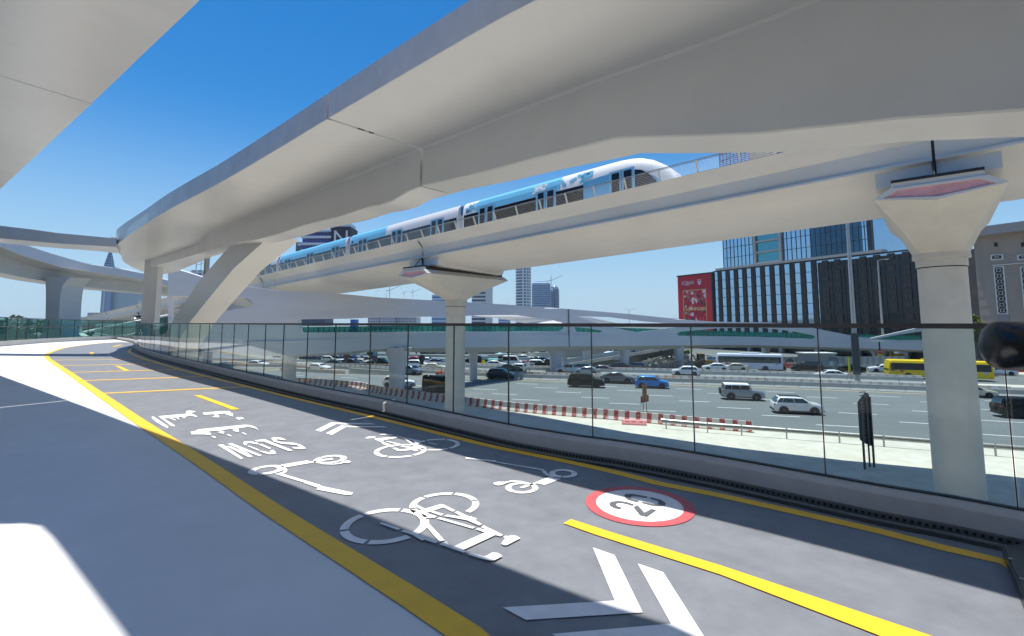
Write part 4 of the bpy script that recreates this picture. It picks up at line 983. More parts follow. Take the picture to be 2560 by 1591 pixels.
# ---------------------------------------------------------------- steel crash barrier on the sand
gp = densify(V3([(12.7,42.1),(15.4,40.7),(18.3,39.5),(21.2,38.3),(24.4,37.0),(30,34.6),(38,31),(50,25.5),(64,18)], GND), .6)
t = thing('crash_barrier', (20, 39, GND), 'galvanised steel crash barrier with posts standing on the pale sand', 'crash barrier')
m = MB(); pr = [(-.04,.45),(-.10,.50),(-.10,.56),(-.03,.61),(-.10,.67),(-.10,.73),(-.04,.78),(.0,.78),(0,.45)]
rings = []
for i, p in enumerate(gp):
    d = (gp[min(i+1, len(gp)-1)]-gp[max(i-1, 0)]).normalized(); n = Vector((-d.y, d.x, 0)); rings.append([p+n*y+Vector((0, 0, z+.02)) for y, z in pr])
m.loft(rings); m.build('beam', 'steel', t, sm=20)
ac = 0; nxt = 0
for i in range(1, len(gp)):
    ac += (gp[i]-gp[i-1]).length
    if ac >= nxt:
        p = gp[i]; d = (gp[i]-gp[i-1]).normalized(); n = Vector((-d.y, d.x, 0))
        MB().box((p+n*-.06+Vector((0, 0, .42)))[:], (.10, .09, .88), rz=math.atan2(d.y, d.x)).build('post', 'steel', t); nxt += 3.05
# crash rail on the left, beyond the motorway
gp = [p+Vector((0, 0, 0)) for p in rd(-.2) if -62 < p.x < -27]
# ================================================================ VEHICLES
def wheel(parent, x, y, r, w, rim, side):
    tw = MB(); n = 20
    tw.lathe((x, y, r), [(r*.62, -w/2), (r*.93, -w/2), (r, -w*.32), (r, w*.32), (r*.93, w/2), (r*.62, w/2)], n, 'y')
    wh = tw.build('wheel', 'tyre', parent, sm=35)
    rm = MB(); yo = y+side*w*.42
    rm.lathe((x, yo, r), [(r*.64, -.02*side), (r*.64, .012*side), (r*.58, .012*side), (r*.55, -.03*side)], n, 'y')
    rm.lathe((x, yo, r), [(r*.13, -.03), (r*.13, .02)], 8, 'y')
    for k in range(5):
        a = 2*math.pi*k/5+.3; c = Vector((x+math.cos(a)*r*.34, yo, r+math.sin(a)*r*.34)); X = Vector((math.cos(a), 0, math.sin(a)))
        rm.box(c, (r*.5, .03, r*.17), ax=(X, Vector((0, 1, 0)), X.cross(Vector((0, 1, 0)))))
    rm.build('rim', rim, wh)
    dk = MB(); dk.lathe((x, yo-side*.03, r), [(r*.6, 0), (r*.6, .004*side)], 16, 'y'); dk.build('brake_disc', 'trim', wh)
    return wh
SPEC = {
 # L, W, H, hood z, belt z, rear glass base x, roof start, roof end, windshield base, clearance, wheel r, wheelbase/2, tail z, squareness
 'sedan': dict(L=4.75, W=1.82, H=1.44, hz=.93, bz=.93, xa=-1.85, xb=-.95, xc=.35, xd=1.25, r=.33, wb=1.37, tz=1.02, cl=.20),
 'hatch': dict(L=4.1, W=1.76, H=1.50, hz=.95, bz=.96, xa=-1.95, xb=-1.55, xc=.25, xd=1.1, r=.32, wb=1.28, tz=.98, cl=.20),
 'suv': dict(L=4.45, W=1.86, H=1.66, hz=1.06, bz=1.08, xa=-2.1, xb=-1.6, xc=.35, xd=1.18, r=.37, wb=1.33, tz=1.08, cl=.24),
 'coupesuv': dict(L=4.95, W=1.98, H=1.68, hz=1.10, bz=1.13, xa=-2.25, xb=-.6, xc=.30, xd=1.25, r=.40, wb=1.48, tz=1.15, cl=.24),
 'bigsuv': dict(L=5.05, W=1.98, H=1.90, hz=1.22, bz=1.22, xa=-2.38, xb=-2.1, xc=.55, xd=1.2, r=.41, wb=1.44, tz=1.22, cl=.28),
 'boxsuv': dict(L=4.55, W=1.88, H=1.83, hz=1.17, bz=1.20, xa=-2.18, xb=-2.0, xc=.62, xd=.95, r=.42, wb=1.35, tz=1.20, cl=.32),
 'van': dict(L=5.2, W=1.88, H=2.2, hz=1.15, bz=1.20, xa=-2.58, xb=-2.5, xc=1.35, xd=2.1, r=.34, wb=1.5, tz=1.2, cl=.24),
 'mpv': dict(L=5.2, W=1.95, H=1.78, hz=1.05, bz=1.10, xa=-2.5, xb=-2.25, xc=.75, xd=1.9, r=.36, wb=1.55, tz=1.1, cl=.2),
 'pickup': dict(L=5.3, W=1.85, H=1.82, hz=1.10, bz=1.12, xa=-.75, xb=-.55, xc=.65, xd=1.3, r=.40, wb=1.6, tz=1.12, cl=.32),
}
def make_car(kind, rim='rim', whiteroof=False, spare=False, rack=False, glassroof=False):
    S = SPEC[kind]; L, W, H = S['L'], S['W'], S['H']; hw = W/2; x0, x1 = -L/2, L/2; cl = S['cl']; bz, hz, tz = S['bz'], S['hz'], S['tz']
    t = thing(kind_name(kind), (0, 0, 0), 'x', 'car', local=True)
    sq = kind in ('boxsuv', 'bigsuv', 'van'); rw = hw*(.80 if not sq else .88)
    xa, xb, xc, xd = S['xa'], S['xb'], S['xc'], S['xd']
    rk = .12 if not sq else .05
    st = [(x0, .80, cl+.22, tz-.32, tz-.30), (x0+.06, .92, cl+.08, tz-.12, tz-.06), (x0+.16+rk, .97, cl, tz, tz+.0)]
    if xa > x0+.35: st.append((xa-.02, 1.0, cl-.02, lerp(tz, bz, .8), bz+.01))
    st += [(max(xa, x0+.2+rk), 1.0, cl-.02, bz-.01, bz+.02), (lerp(xa, xb, .5), 1.0, cl-.02, bz, lerp(bz, H, .56)), (xb, 1.0, cl-.02, bz, H-.03), (lerp(xb, xc, .35), 1, cl-.02, bz, H), (lerp(xb, xc, .75), 1.0, cl-.02, bz, H), (xc, 1.0, cl-.02, bz-.01, H-.04), (lerp(xc, xd, .5), 1.0, cl-.02, bz-.02, lerp(hz, H, .55)), (xd, 1.0, cl-.02, hz-.03, hz+.03)]
    fn = x1-xd
    st += [(xd+fn*.45, .99, cl, hz-.06, hz-.015), (x1-.22, .95, cl, hz-.14, hz-.10), (x1-.07, .88, cl+.05, hz-.30, hz-.24), (x1, .76, cl+.14, hz-.45, hz-.40)]
    st = sorted(st, key=lambda q: q[0]); rings = []; rfx = lambda R_, B_: min(1, max(0, (R_-B_)/(H-bz)))
    for x, wf, zb, B_, R_ in st:
        k = rfx(R_, B_); w = hw*wf; wr = lerp(w*.90, rw, k); B_ = min(B_, R_)
        half = [(w*.86, zb), (w*.97, zb+.12), (w, lerp(zb, B_, .45)), (w*.985, lerp(zb, B_, .82)), (w*.955, B_), (lerp(w*.93, wr*1.03, k), lerp(B_, R_, .80)), (wr*.93, lerp(B_, R_, .95)), (wr*.72, R_)]
        rings.append([Vector((x, y, z)) for y, z in half]+[Vector((x, -y, z)) for y, z in reversed(half)])
    b = MB().loft(rings).build('body', 'trim', t, sm=38)
    # greenhouse glass
    def gy(z): return lerp(hw*.955, rw*1.0, min(1, (z-bz)/(H-bz)))+.012
    wb0, wb1 = bz+.035, H-(.13 if not sq else .12); f = lambda xlo, xhi, z: lerp(xlo, xhi, (z-bz)/(H-bz))
    for sd in (1, -1):
        xl0, xl1 = f(xa, xb, wb0)+.16, f(xa, xb, wb1)+.12; xr0, xr1 = f(xd, xc, wb0)-.16, f(xd, xc, wb1)-.10
        n = 2 if kind in ('pickup', 'hatch', 'sedan') else 3
        cuts = [0, .40, 1] if n == 2 else ([0, .27, .62, 1] if sq or kind == 'mpv' else [0, .17, .56, 1])
        for k in range(n):
            a0, a1 = lerp(xl0, xr0, cuts[k])+.02, lerp(xl0, xr0, cuts[k+1])-.02; c0, c1 = lerp(xl1, xr1, cuts[k])+.02, lerp(xl1, xr1, cuts[k+1])-.02
            if c1-c0 < .05: c1 = c0+.05
            P = [Vector((a0, sd*gy(wb0), wb0)), Vector((a1, sd*gy(wb0), wb0)), Vector((c1, sd*(gy(wb1)), wb1)), Vector((c0, sd*(gy(wb1)), wb1))]
            MB().slab(P, (0, -sd*.02, 0)).build('side_window', 'win', t)
        # door handles, sill, arches
        for hx in (-.35, .65): MB().box((hx, sd*(hw*.985+.008), bz-.14), (.16, .03, .03)).build('door_handle', 'trim', t)
        MB().box((0, sd*(hw*.93), cl+.05), (S['wb']*2-S['r']*2.1, .12, .12)).build('sill', 'trim', t)
        m = MB().box((xd-.32, sd*(hw+.10), bz+.07), (.16, .2, .13)).build('wing_mirror', 'trim', t, bevel=.02)
        for wx in (-S['wb'], S['wb']):
            r = S['r']; a = MB(); P = []; rr = r*1.17
            P = [Vector((wx+rr*math.cos(q), sd*(hw-.012), r+rr*math.sin(q))) for q in [math.pi*k/10 for k in range(11)]]
            P = [Vector((wx+rr, sd*(hw-.012), cl-.03))]+P+[Vector((wx-rr, sd*(hw-.012), cl-.03))]
            a.slab(P, (0, sd*.026, 0)); a.build('wheel_arch', 'trim', t); wheel(t, wx, sd*(hw-.085), r, .22, rim, sd)
        MB().box((x1-.16, sd*hw*.72, hz-.24), (.20, hw*.36, .15)).build('headlight', 'head', t, bevel=.02)
        MB().box((x0+.12, sd*hw*.80, tz-.16), (.16, hw*.30, .15)).build('tail_light', 'tail', t, bevel=.02)
    def gq(xlo, xhi, sgn, name):
        z0, z1 = bz+.06, H-.10; xA, xB = f(xlo, xhi, z0), f(xlo, xhi, z1); n = Vector((H-bz, 0, -(xhi-xlo))).normalized()*(sgn)*.012; n = Vector((sgn*.018, 0, .018))
        MB().face([Vector((xA, -gy(z0)*.86, z0))+n, Vector((xA, gy(z0)*.86, z0))+n, Vector((xB, gy(z1)*.80, z1))+n, Vector((xB, -gy(z1)*.80, z1))+n]).build(name, 'win', t)
    gq(xd, xc, 1, 'windscreen'); gq(xa, xb, -1, 'rear_window')
    MB().box((x1-.02, 0, cl+.34), (.07, W*.5, .26)).build('grille', 'trim', t, bevel=.02)
    MB().box((x1-.05, 0, cl+.12), (.16, W*.78, .14)).build('front_bumper', 'trim', t, bevel=.02)
    MB().box((x0+.05, 0, cl+.14), (.14, W*.82, .2)).build('rear_bumper', 'trim', t, bevel=.02)
    MB().box((x1+.022, 0, cl+.24), (.012, .5, .12)).build('number_plate', 'wpaint', t)
    if whiteroof: MB().loft([[Vector((x, y, z)) for y, z in ((-rw*.9, H-.07), (-rw*.8, H+.02), (rw*.8, H+.02), (rw*.9, H-.07))] for x in (xb-.02, xc+.03)]).build('white_roof', 'wpaint', t, bevel=.02)
    if glassroof:
        MB().box((lerp(xb, xc, .5), 0, H+.004), (xc-xb-.1, rw*1.35, .012)).build('glass_roof', 'win', t)
        for sd in (1, -1): MB().tube([(xb, sd*rw*.86, H-.03), (xb+.2, sd*rw*.86, H+.045), (xc-.25, sd*rw*.86, H+.045), (xc+.02, sd*rw*.86, H-.04)], .018, 5).build('roof_rail', 'trim', t)
    if spare:
        MB().lathe((x0-.14, 0, .98), [(.2, -.10), (.36, -.10), (.40, -.06), (.40, .06), (.36, .10), (.2, .10)], 20, 'x').build('spare_wheel', 'tyre', t, sm=35)
    if kind == 'pickup':
        MB().box((lerp(x0, xa, .5)+.05, 0, tz-.02), (xa-x0-.35, W*.80, .05)).build('load_bed', 'trim', t)
    return t
def kind_name(k): return {'sedan': 'sedan_car', 'hatch': 'hatchback_car', 'suv': 'crossover_car', 'coupesuv': 'coupe_crossover', 'bigsuv': 'large_offroader', 'boxsuv': 'boxy_offroader', 'van': 'minivan', 'mpv': 'people_carrier', 'pickup': 'pickup_truck'}[k]
PA = {}
def paint(name, col, metal=.0, rough=.28):
    k = 'car_paint_'+name
    if k not in M: M[k] = mat(k, col, rough, metal, noise=.03, scale=1, coat=0 if max(col) < .04 else .35, spec=.25 if max(col) < .04 else .5)
    return M[k]
PC = dict(white=(.74, .75, .76), cream=(.66, .60, .44), black=(.010, .011, .012), dgrey=(.055, .06, .075), grey=(.17, .19, .19), silver=(.34, .38, .41), blue=(.015, .22, .62), navy=(.02, .03, .10), maroon=(.09, .015, .03), red=(.45, .03, .05), teal=(.03, .075, .085), steel=(.20, .25, .31), green=(.010, .016, .013))
def heading(p):
    best = min(range(len(ROADC)-1), key=lambda i: (ROADC[i]-p).length); d = ROADC[best+1]-ROADC[best]; return math.atan2(d.y, d.x)
protos = {}
def car(kind, u, v, col, label, left=False, cat='car', rz=None, grp=None, scale=1, **kw):
    key = (kind, tuple(sorted(kw.items()))); S = SPEC[kind]
    p = atz(u, v, GND+.012); h = heading(p) if rz is None else rz; p = p+Vector((-math.sin(h), math.cos(h), 0))*(S['W']/2-.1)
    if key not in protos: protos[key] = make_car(kind, **kw); t = protos[key]; first = True
    else: t = copy_tree(protos[key]); first = False
    t.location = (p.x, p.y, GND+.012); t.rotation_euler.z = h+(math.pi if left else 0); t.scale = (scale,)*3
    tag(t, label, cat, grp)
    for ch in kids(t):
        nm = ch.name.split('.')[0]
        if nm in ('body', 'wing_mirror'):
            ch.material_slots[0].link = 'OBJECT'; ch.material_slots[0].material = paint(col, PC[col], .35 if col in ('dgrey', 'grey', 'silver', 'steel') else 0)
    return t
# near carriageway, heading right
car('suv', 1249, 949, 'dgrey', 'small dark grey crossover alone in the far lane, left of the broad flared pier', rim='rimd')
car('bigsuv', 1464, 970, 'green', 'large black off-roader with tinted windows in the middle lanes', rim='rimd')
car('coupesuv', 1543, 960, 'grey', 'grey sloping-roof crossover between the black off-roader and the blue car')
car('suv', 1630, 972, 'blue', 'bright blue crossover driving right')
car('boxsuv', 1860, 1002, 'silver', 'boxy silver off-roader with white roof and spare wheel', whiteroof=True, spare=True)
car('suv', 1998, 1037, 'white', 'nearest white crossover with black glass roof', glassroof=True)
car('sedan', 2436, 995, 'cream', 'cream taxi saloon emerging from behind the near metro pier', cat='taxi')
car('bigsuv', 2590, 1050, 'black', 'glossy black off-roader with round spare wheel cut by the right edge', rim='rimd', spare=True)
car('suv', 988, 972, 'white', 'white crossover half hidden by the nearest flared pier')
car('suv', 1020, 938, 'steel', 'pale blue-grey crossover beyond the nearest flared pier')
car('van', 1101, 984, 'green', 'dark van partly behind the middle metro column', cat='van')
car('sedan', 789, 929, 'white', 'white saloon in the middle of the motorway on the left')
car('sedan', 636, 920, 'white', 'small white saloon far left on the motorway')
car('hatch', 698, 905, 'white', 'tiny white hatchback far down the motorway at the left')
# service road, heading left
car('suv', 1715, 941, 'white', 'white crossover driving left behind the striped barriers', left=True)
car('sedan', 2080, 949, 'white', 'white saloon driving left just before the tall lamp post', left=True)
# the jam beyond
J = [('sedan', 1790, 928, 'white', 'white saloon in the jam left of the white coach'), ('sedan', 1838, 928, 'cream', 'cream taxi with red roof in front of the white coach'),
 ('sedan', 1930, 929, 'black', 'black saloon at the rear wheel of the white coach'), ('mpv', 2019, 929, 'black', 'long black people carrier right of the coach'),
 ('sedan', 2128, 932, 'black', 'black saloon beside the tall lamp post'), ('sedan', 2170, 922, 'white', 'white saloon behind the black one by the lamp post'),
 ('sedan', 2214, 932, 'white', 'white saloon just ahead of the yellow bus'), ('sedan', 2502, 939, 'white', 'white saloon right of the yellow bus'),
 ('sedan', 1590, 926, 'grey', 'grey saloon in shade right of the flared bluish pier'), ('sedan', 1499, 934, 'maroon', 'dark maroon saloon in the jam'),
 ('suv', 1449, 933, 'steel', 'silver blue estate car beside the white cab'), ('pickup', 1424, 936, 'white', 'white vehicle front just right of the broad pier'),
 ('sedan', 1465, 938, 'silver', 'silver saloon roof showing above the faded barrier'), ('sedan', 1543, 927, 'maroon', 'small brown saloon half hidden behind the bluish pier'),
 ('hatch', 1287, 930, 'white', 'white hatchback behind the pinkish barriers'), ('sedan', 1268, 930, 'teal', 'dark teal saloon bumper to bumper with the white hatchback')]
for k, u, v, c, l in J: car(k, u, v, c, l, left=True)
J = [('sedan', 1237, 920, 'white', 'white saloon in front of the teal hoarding'), ('van', 1273, 917, 'white', 'white high roof minibus left of the glass joint', ),
 ('sedan', 1352, 908, 'navy', 'navy blue saloon on the slip road below the beige wall'), ('suv', 1346, 921, 'white', 'white crossover in shade behind the broad pier'),
 ('pickup', 1370, 922, 'black', 'black pickup touching the broad pier'), ('sedan', 1386, 912, 'white', 'white car peeking between two piers'),
 ('sedan', 1310, 903, 'white', 'white saloon behind the red plastic barriers'), ('sedan', 1092, 915, 'navy', 'dark saloon left of the middle metro column'),
 ('sedan', 1065, 911, 'white', 'white saloon below the black hoarding'), ('sedan', 1037, 908, 'red', 'red saloon below the black hoarding'), ('suv', 1040, 922, 'white', 'white crossover behind the wire fence'),
 ('sedan', 1082, 928, 'cream', 'cream taxi behind the wire fence'), ('pickup', 945, 918, 'black', 'black pickup beside the blue information board'), ('sedan', 916, 909, 'maroon', 'maroon saloon queueing before the lawn'),
 ('sedan', 898, 915, 'cream', 'cream saloon in the queue on the left'), ('suv', 877, 918, 'dgrey', 'dark grey crossover in the queue on the left'), ('suv', 874, 907, 'black', 'black crossover behind the dark grey one'),
 ('hatch', 855, 917, 'white', 'white hatchback between dark cars in the left queue'), ('sedan', 836, 918, 'teal', 'teal saloon in the left queue'), ('hatch', 822, 907, 'white', 'white estate below the lawn'),
 ('suv', 839, 907, 'navy', 'navy car behind the white estate'), ('sedan', 786, 905, 'dgrey', 'dark grey saloon at the edge of the lawn'), ('sedan', 770, 905, 'navy', 'navy saloon left of the grey one at the lawn'),
 ('van', 781, 894, 'white', 'white van parked before the dark hoarding'), ('van', 753, 894, 'white', 'white van leftmost in the parked row'), ('pickup', 1191, 911, 'black', 'dark pickup beside the yellow sign')]
for k, u, v, c, l in J: car(k, u, v, c, l, rz=-.18 if u < 1200 else -.12)
p = car('sedan', 1527, 899, 'white', 'white patrol car coming down the concrete ramp', cat='car', rz=math.pi+.55); p.location.z += 1.0
# ---------------------------------------------------------------- buses
def bus(name, u, v, L, W, H, body, label, left=True, nwin=6, coach=False, cat='bus'):
    p = atz(u, v, GND+.012); h = heading(p); p += Vector((-math.sin(h), math.cos(h), 0))*(W/2)
    t = thing(name, (p.x, p.y, GND+.012), label, cat, rz=h+(math.pi if left else 0), local=True); hw = W/2; x0, x1 = -L/2, L/2
    secs = []
    for x, k, zt in ((x0, .96, H-.10), (x0+.08, 1, H-.02), (x1-.55, 1, H), (x1-.22, .985, H-.10), (x1-.02, .95, H*.62), (x1, .93, H*.40)):
        secs.append([Vector((x, s*y*k, z)) for s, y, z in ((1, hw*.95, .38), (1, hw, .55), (1, hw, zt*.90), (1, hw*.93, zt*.97), (1, hw*.75, zt), (-1, hw*.75, zt), (-1, hw*.93, zt*.97), (-1, hw, zt*.90), (-1, hw, .55), (-1, hw*.95, .38))])
    MB().loft(secs).build('body', body, t, sm=30)
    z0, z1 = H*.50, H*.82
    for sd in (1, -1):
        MB().box((-.15, sd*(hw+.004), (z0+z1)/2), (L-.9, .012, z1-z0+.12)).build('window_band', 'train_dark' if not coach else 'trim', t)
        wl = (L-1.3)/nwin
        for k in range(nwin):
            if coach: MB().box((x0+.55+wl*(k+.5), sd*(hw+.012), (z0+z1)/2), (wl-.16, .012, z1-z0)).build('window', 'buswin', t)
        MB().box((x1-.55, sd*(hw+.014), (z0+z1)/2-.1), (.55, .02, z1-z0+.25)).build('cab_window', 'win', t)
        for wx in (x0+L*.26, x1-L*.19 if not coach else x1-L*.2):
            MB().slab([Vector((wx+.56*math.cos(q), sd*(hw-.004), .45+.56*math.sin(q))) for q in [math.pi*k/8 for k in range(9)]], (0, sd*.02, 0)).build('wheel_arch', 'trim', t); wheel(t, wx, sd*(hw-.13), .46, .28, 'rimd', sd)
        MB().box((x1-1.05, sd*(hw+.02), 1.3), (.03, .02, H*.52)).build('door_line', 'trim', t)
        MB().lathe((x1-1.7, sd*(hw+.02), H*.42), [(.26, 0), (.26, .01)], 16, 'y').build('round_sticker', 'redpaint', t)
        MB().box((x0+.06, sd*hw*.8, .95), (.12, .2, .3)).build('tail_light', 'tail', t); MB().box((x1-.02, sd*hw*.75, .8), (.1, .32, .2)).build('headlight', 'head', t)
        MB().box((x0+1.0, sd*(hw+.01), H*.42), (.4, .01, .3)).build('sticker', 'train_blue', t)
    MB().face([Vector((x1-.20, -hw*.85, H*.9)), Vector((x1-.20, hw*.85, H*.9)), Vector((x1+.02, hw*.85, H*.45)), Vector((x1+.02, -hw*.85, H*.45))]).build('windscreen', 'win', t)
    MB().box((x0-.01, 0, H*.68), (.02, W*.8, H*.26)).build('rear_window', 'win', t)
    MB().box((-.3 if coach else 1.2, 0, H+.08), (3.2 if coach else 1.0, W*.6, .2)).build('roof_unit', body, t, bevel=.05)
    return t
simple('buswin', (.03, .075, .07), .15, noise=.3, scale=.9); simple('school_yellow', (.72, .52, .01), .4, noise=.04); simple('coach_white', (.60, .63, .72), .4, noise=.04)
bus('yellow_bus', 2352, 951, 13.2, 2.5, 3.0, 'school_yellow', 'yellow bus driving left, cut in two by the near metro pier')
bus('white_coach', 1874, 928, 11.2, 2.5, 3.15, 'coach_white', 'white coach with green tinted windows parked before the fence', coach=True, nwin=7)
# delivery rider on a motorcycle
p = atz(1103, 950, GND+.01)
t = thing('motorcycle', (p.x, p.y, GND+.01), 'delivery motorcycle in the shade left of the middle metro column', 'motorcycle', rz=-.25, local=True)
for wx in (-.62, .66): wheel(t, wx, 0, .31, .12, 'rimd', 1)
MB().loft([[Vector((x, y*s, z)) for s, z in ((-1, z0), (1, z0), (1, z1), (-1, z1))] for x, y, z0, z1 in ((-.7, .08, .62, .74), (-.2, .13, .5, .80), (.25, .15, .5, .95), (.5, .1, .6, .9))]).build('fuel_tank', 'redpaint', t, bevel=.02)
MB().bar((.66, 0, .3), (.42, 0, 1.02), .06).bar((.42, -.34, 1.05), (.42, .34, 1.05), .04).build('handlebar', 'rimd', t)
simple('delivery_orange', (.75, .13, .02), .5); MB().box((-.62, 0, 1.02), (.5, .52, .52)).build('delivery_box', 'delivery_orange', t, bevel=.03)
def skinbody(name, joints, edges, m, parent, sub=1):
    me = bpy.data.meshes.new(name); me.from_pydata([j[0] for j in joints], edges, []); o = bpy.data.objects.new(name, me); COL.objects.link(o)
    me.skin_vertices or o.modifiers.new('sk', 'SKIN')
    if 'sk' not in o.modifiers: o.modifiers.new('sk', 'SKIN')
    sv = me.skin_vertices[0].data if len(me.skin_vertices) else None
    if sv:
        for i, j in enumerate(joints): sv[i].radius = (j[1], j[1])
        sv[0].use_root = True
    md = o.modifiers.new('ss', 'SUBSURF'); md.levels = sub; md.render_levels = sub
    dg = bpy.context.evaluated_depsgraph_get(); nm = bpy.data.meshes.new_from_object(o.evaluated_get(dg)); bpy.data.objects.remove(o)
    q = bpy.data.objects.new(name, nm); COL.objects.link(q); nm.materials.clear(); nm.materials.append(M[m] if isinstance(m, str) else m); q.parent = parent
    for f in nm.polygons: f.use_smooth = True
    return q
simple('skin', (.30, .17, .11), .6); simple('jacket_orange', (.62, .10, .03), .8); simple('jeans', (.05, .06, .09), .9); simple('helmet', (.6, .12, .05), .25)
r = thing('person', (p.x, p.y, GND+.01), 'delivery rider in orange jacket and helmet sitting on the motorcycle', 'person', rz=-.25, local=True)
J = [((-.12,0,.88),.15), ((-.10,0,1.12),.16), ((-.02,0,1.38),.17), ((.0,0,1.50),.06), ((.03,0,1.60),.085), ((.04,0,1.70),.09),
     ((.0,.21,1.38),.07), ((.16,.27,1.17),.05), ((.38,.30,1.08),.04), ((.0,-.21,1.38),.07), ((.16,-.27,1.17),.05), ((.38,-.30,1.08),.04),
     ((.28,.17,.80),.09), ((.18,.18,.42),.06), ((.30,.18,.34),.045), ((.28,-.17,.80),.09), ((.18,-.18,.42),.06), ((.30,-.18,.34),.045)]
skinbody('body', J, [(0,1),(1,2),(2,3),(3,4),(4,5),(2,6),(6,7),(7,8),(2,9),(9,10),(10,11),(0,12),(12,13),(13,14),(0,15),(15,16),(16,17)], 'jacket_orange', r)
MB().lathe((.04, 0, 1.68), [(.05, -.13), (.125, -.06), (.135, .02), (.10, .11), (.02, .145)], 14).build('helmet', 'helmet', r, sm=50)
# ================================================================ BUILDINGS
def gridmat(name, wall, glass, px, pz, fx, fz, rough=.5, gr=.1, offz=0, metal=0):
    m = bpy.data.materials.new(name); m.use_nodes = True; n = m.node_tree; L = n.links; b = n.nodes['Principled BSDF']
    tc = n.nodes.new('ShaderNodeTexCoord'); sp = n.nodes.new('ShaderNodeSeparateXYZ'); L.new(tc.outputs['Object'], sp.inputs[0])
    def mth(op, a, bb=0):
        q = n.nodes.new('ShaderNodeMath'); q.operation = op
        for i, s in enumerate((a, bb)):
            if isinstance(s, (int, float)): q.inputs[i].default_value = s
            else: L.new(s, q.inputs[i])
        return q.outputs[0]
    xx = mth('ADD', sp.outputs[0], mth('MULTIPLY', sp.outputs[1], .83)); fxn = mth('LESS_THAN', mth('FRACT', mth('DIVIDE', mth('ADD', xx, 5000), px)), fx)
    fzn = mth('LESS_THAN', mth('FRACT', mth('DIVIDE', mth('ADD', sp.outputs[2], 500+offz), pz)), fz); k = mth('MULTIPLY', fxn, fzn)
    nz = n.nodes.new('ShaderNodeTexNoise'); nz.inputs['Scale'].default_value = .13; nz.inputs['Detail'].default_value = 3; L.new(tc.outputs['Object'], nz.inputs[0])
    vg = n.nodes.new('ShaderNodeMix'); vg.data_type = 'RGBA'; L.new(nz.outputs[0], vg.inputs[0]); vg.inputs[6].default_value = (glass[0]*.5, glass[1]*.5, glass[2]*.5, 1); vg.inputs[7].default_value = (glass[0]*1.5, glass[1]*1.5, glass[2]*1.5, 1)
    mx = n.nodes.new('ShaderNodeMix'); mx.data_type = 'RGBA'; L.new(k, mx.inputs[0]); mx.inputs[6].default_value = (*wall, 1); L.new(vg.outputs[2], mx.inputs[7]); L.new(mx.outputs[2], b.inputs['Base Color'])
    r = n.nodes.new('ShaderNodeMapRange'); L.new(k, r.inputs[0]); r.inputs['To Min'].default_value = rough; r.inputs['To Max'].default_value = gr; L.new(r.outputs[0], b.inputs['Roughness'])
    return m
M['fglass'] = mat('blue_reflective_glass', (.36, .50, .64), .05, metal=1, noise=.06, scale=.12)
M['dglass'] = mat('podium_reflection_glass', (.016, .022, .027), .10, noise=.5, scale=.12, spec=.35)
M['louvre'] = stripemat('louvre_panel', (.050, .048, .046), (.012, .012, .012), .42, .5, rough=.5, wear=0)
M['dsq'] = simple('dark_brown_panel', (.028, .020, .018), .4, noise=.1)
M['ledge'] = simple('grey_ledge', (.36, .35, .33), .6)
nf = Vector((.884, .468, 0)); ee = Vector((.468, -.884, 0)); FD = 138.4
Ff = lambda u, v, off=0: onpl(u, v, nf, FD+off)
sF = lambda u: Ff(u, 800).dot(ee)
def fp(s, z, off=0): return ee*s+nf*(FD+off)+Vector((0, 0, z))
t = thing('glass_office_building', fp(sF(2000), GND, 12), 'mirrored blue glass tower on a dark striped podium at the right', 'building')
GB = GND+5.5; sA, sB = sF(1787), sF(2345); ZT = Ff(1787, 680.5).z
m = MB(); m.slab([fp(sA, GB), fp(sB, GB), fp(sB, ZT), fp(sA, ZT)], nf*30); m.build('podium_glass', 'fglass', t)
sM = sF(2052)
m = MB(); m.slab([fp(sM, GB, -.05), fp(sB, GB, -.05), fp(sB, ZT-.6, -.05), fp(sM, ZT-.6, -.05)], nf*.04); m.build('podium_dark_reflection', 'dglass', t)  # dark glass colour stands in for the reflection of another building
per = sF(1819)-sF(1799); cw = per*.46; s = sF(1799); k = 0; fh = (ZT-(GB))/7.0
fl_ = MB()
for j in range(8): fl_.box(fp((sA+sB)/2, GB+j*fh, -.10)[:], (sB-sA, .12, .14), rz=math.atan2(ee.y, ee.x))
fl_.build('floor_line', 'mullion', t)
rzf = math.atan2(ee.y, ee.x)
rng = random.Random(5)
while s < sB-cw:
    c = s+cw/2; right = s > sM
    if not right:
        col = MB().box(fp(c, (GB+ZT)/2, -.14)[:], (cw, .20, ZT-GB), rz=rzf).build('dark_column', 'dsq', t)
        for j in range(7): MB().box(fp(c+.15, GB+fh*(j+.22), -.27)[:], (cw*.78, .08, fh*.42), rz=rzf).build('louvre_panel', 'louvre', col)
    else:
        for j in range(7):
            if rng.random() < .85: MB().box(fp(c, GB+fh*(j+.68), -.2)[:], (cw, .2, fh*.5), rz=rzf).build('dark_panel', 'dsq', t)
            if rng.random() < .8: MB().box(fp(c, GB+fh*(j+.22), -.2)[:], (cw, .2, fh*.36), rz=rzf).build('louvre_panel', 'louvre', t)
        MB().box(fp(c+per*.52, (GB+ZT-.6)/2, -.12)[:], (.12, .14, ZT-GB-.6), rz=rzf).build('mullion', 'mullion', t)
    s += per; k += 1
MB().box(fp((sA+sB)/2, ZT+.15, .4)[:], (sB-sA, 1.2, .3), rz=rzf).build('parapet_edge', 'mullion', t)
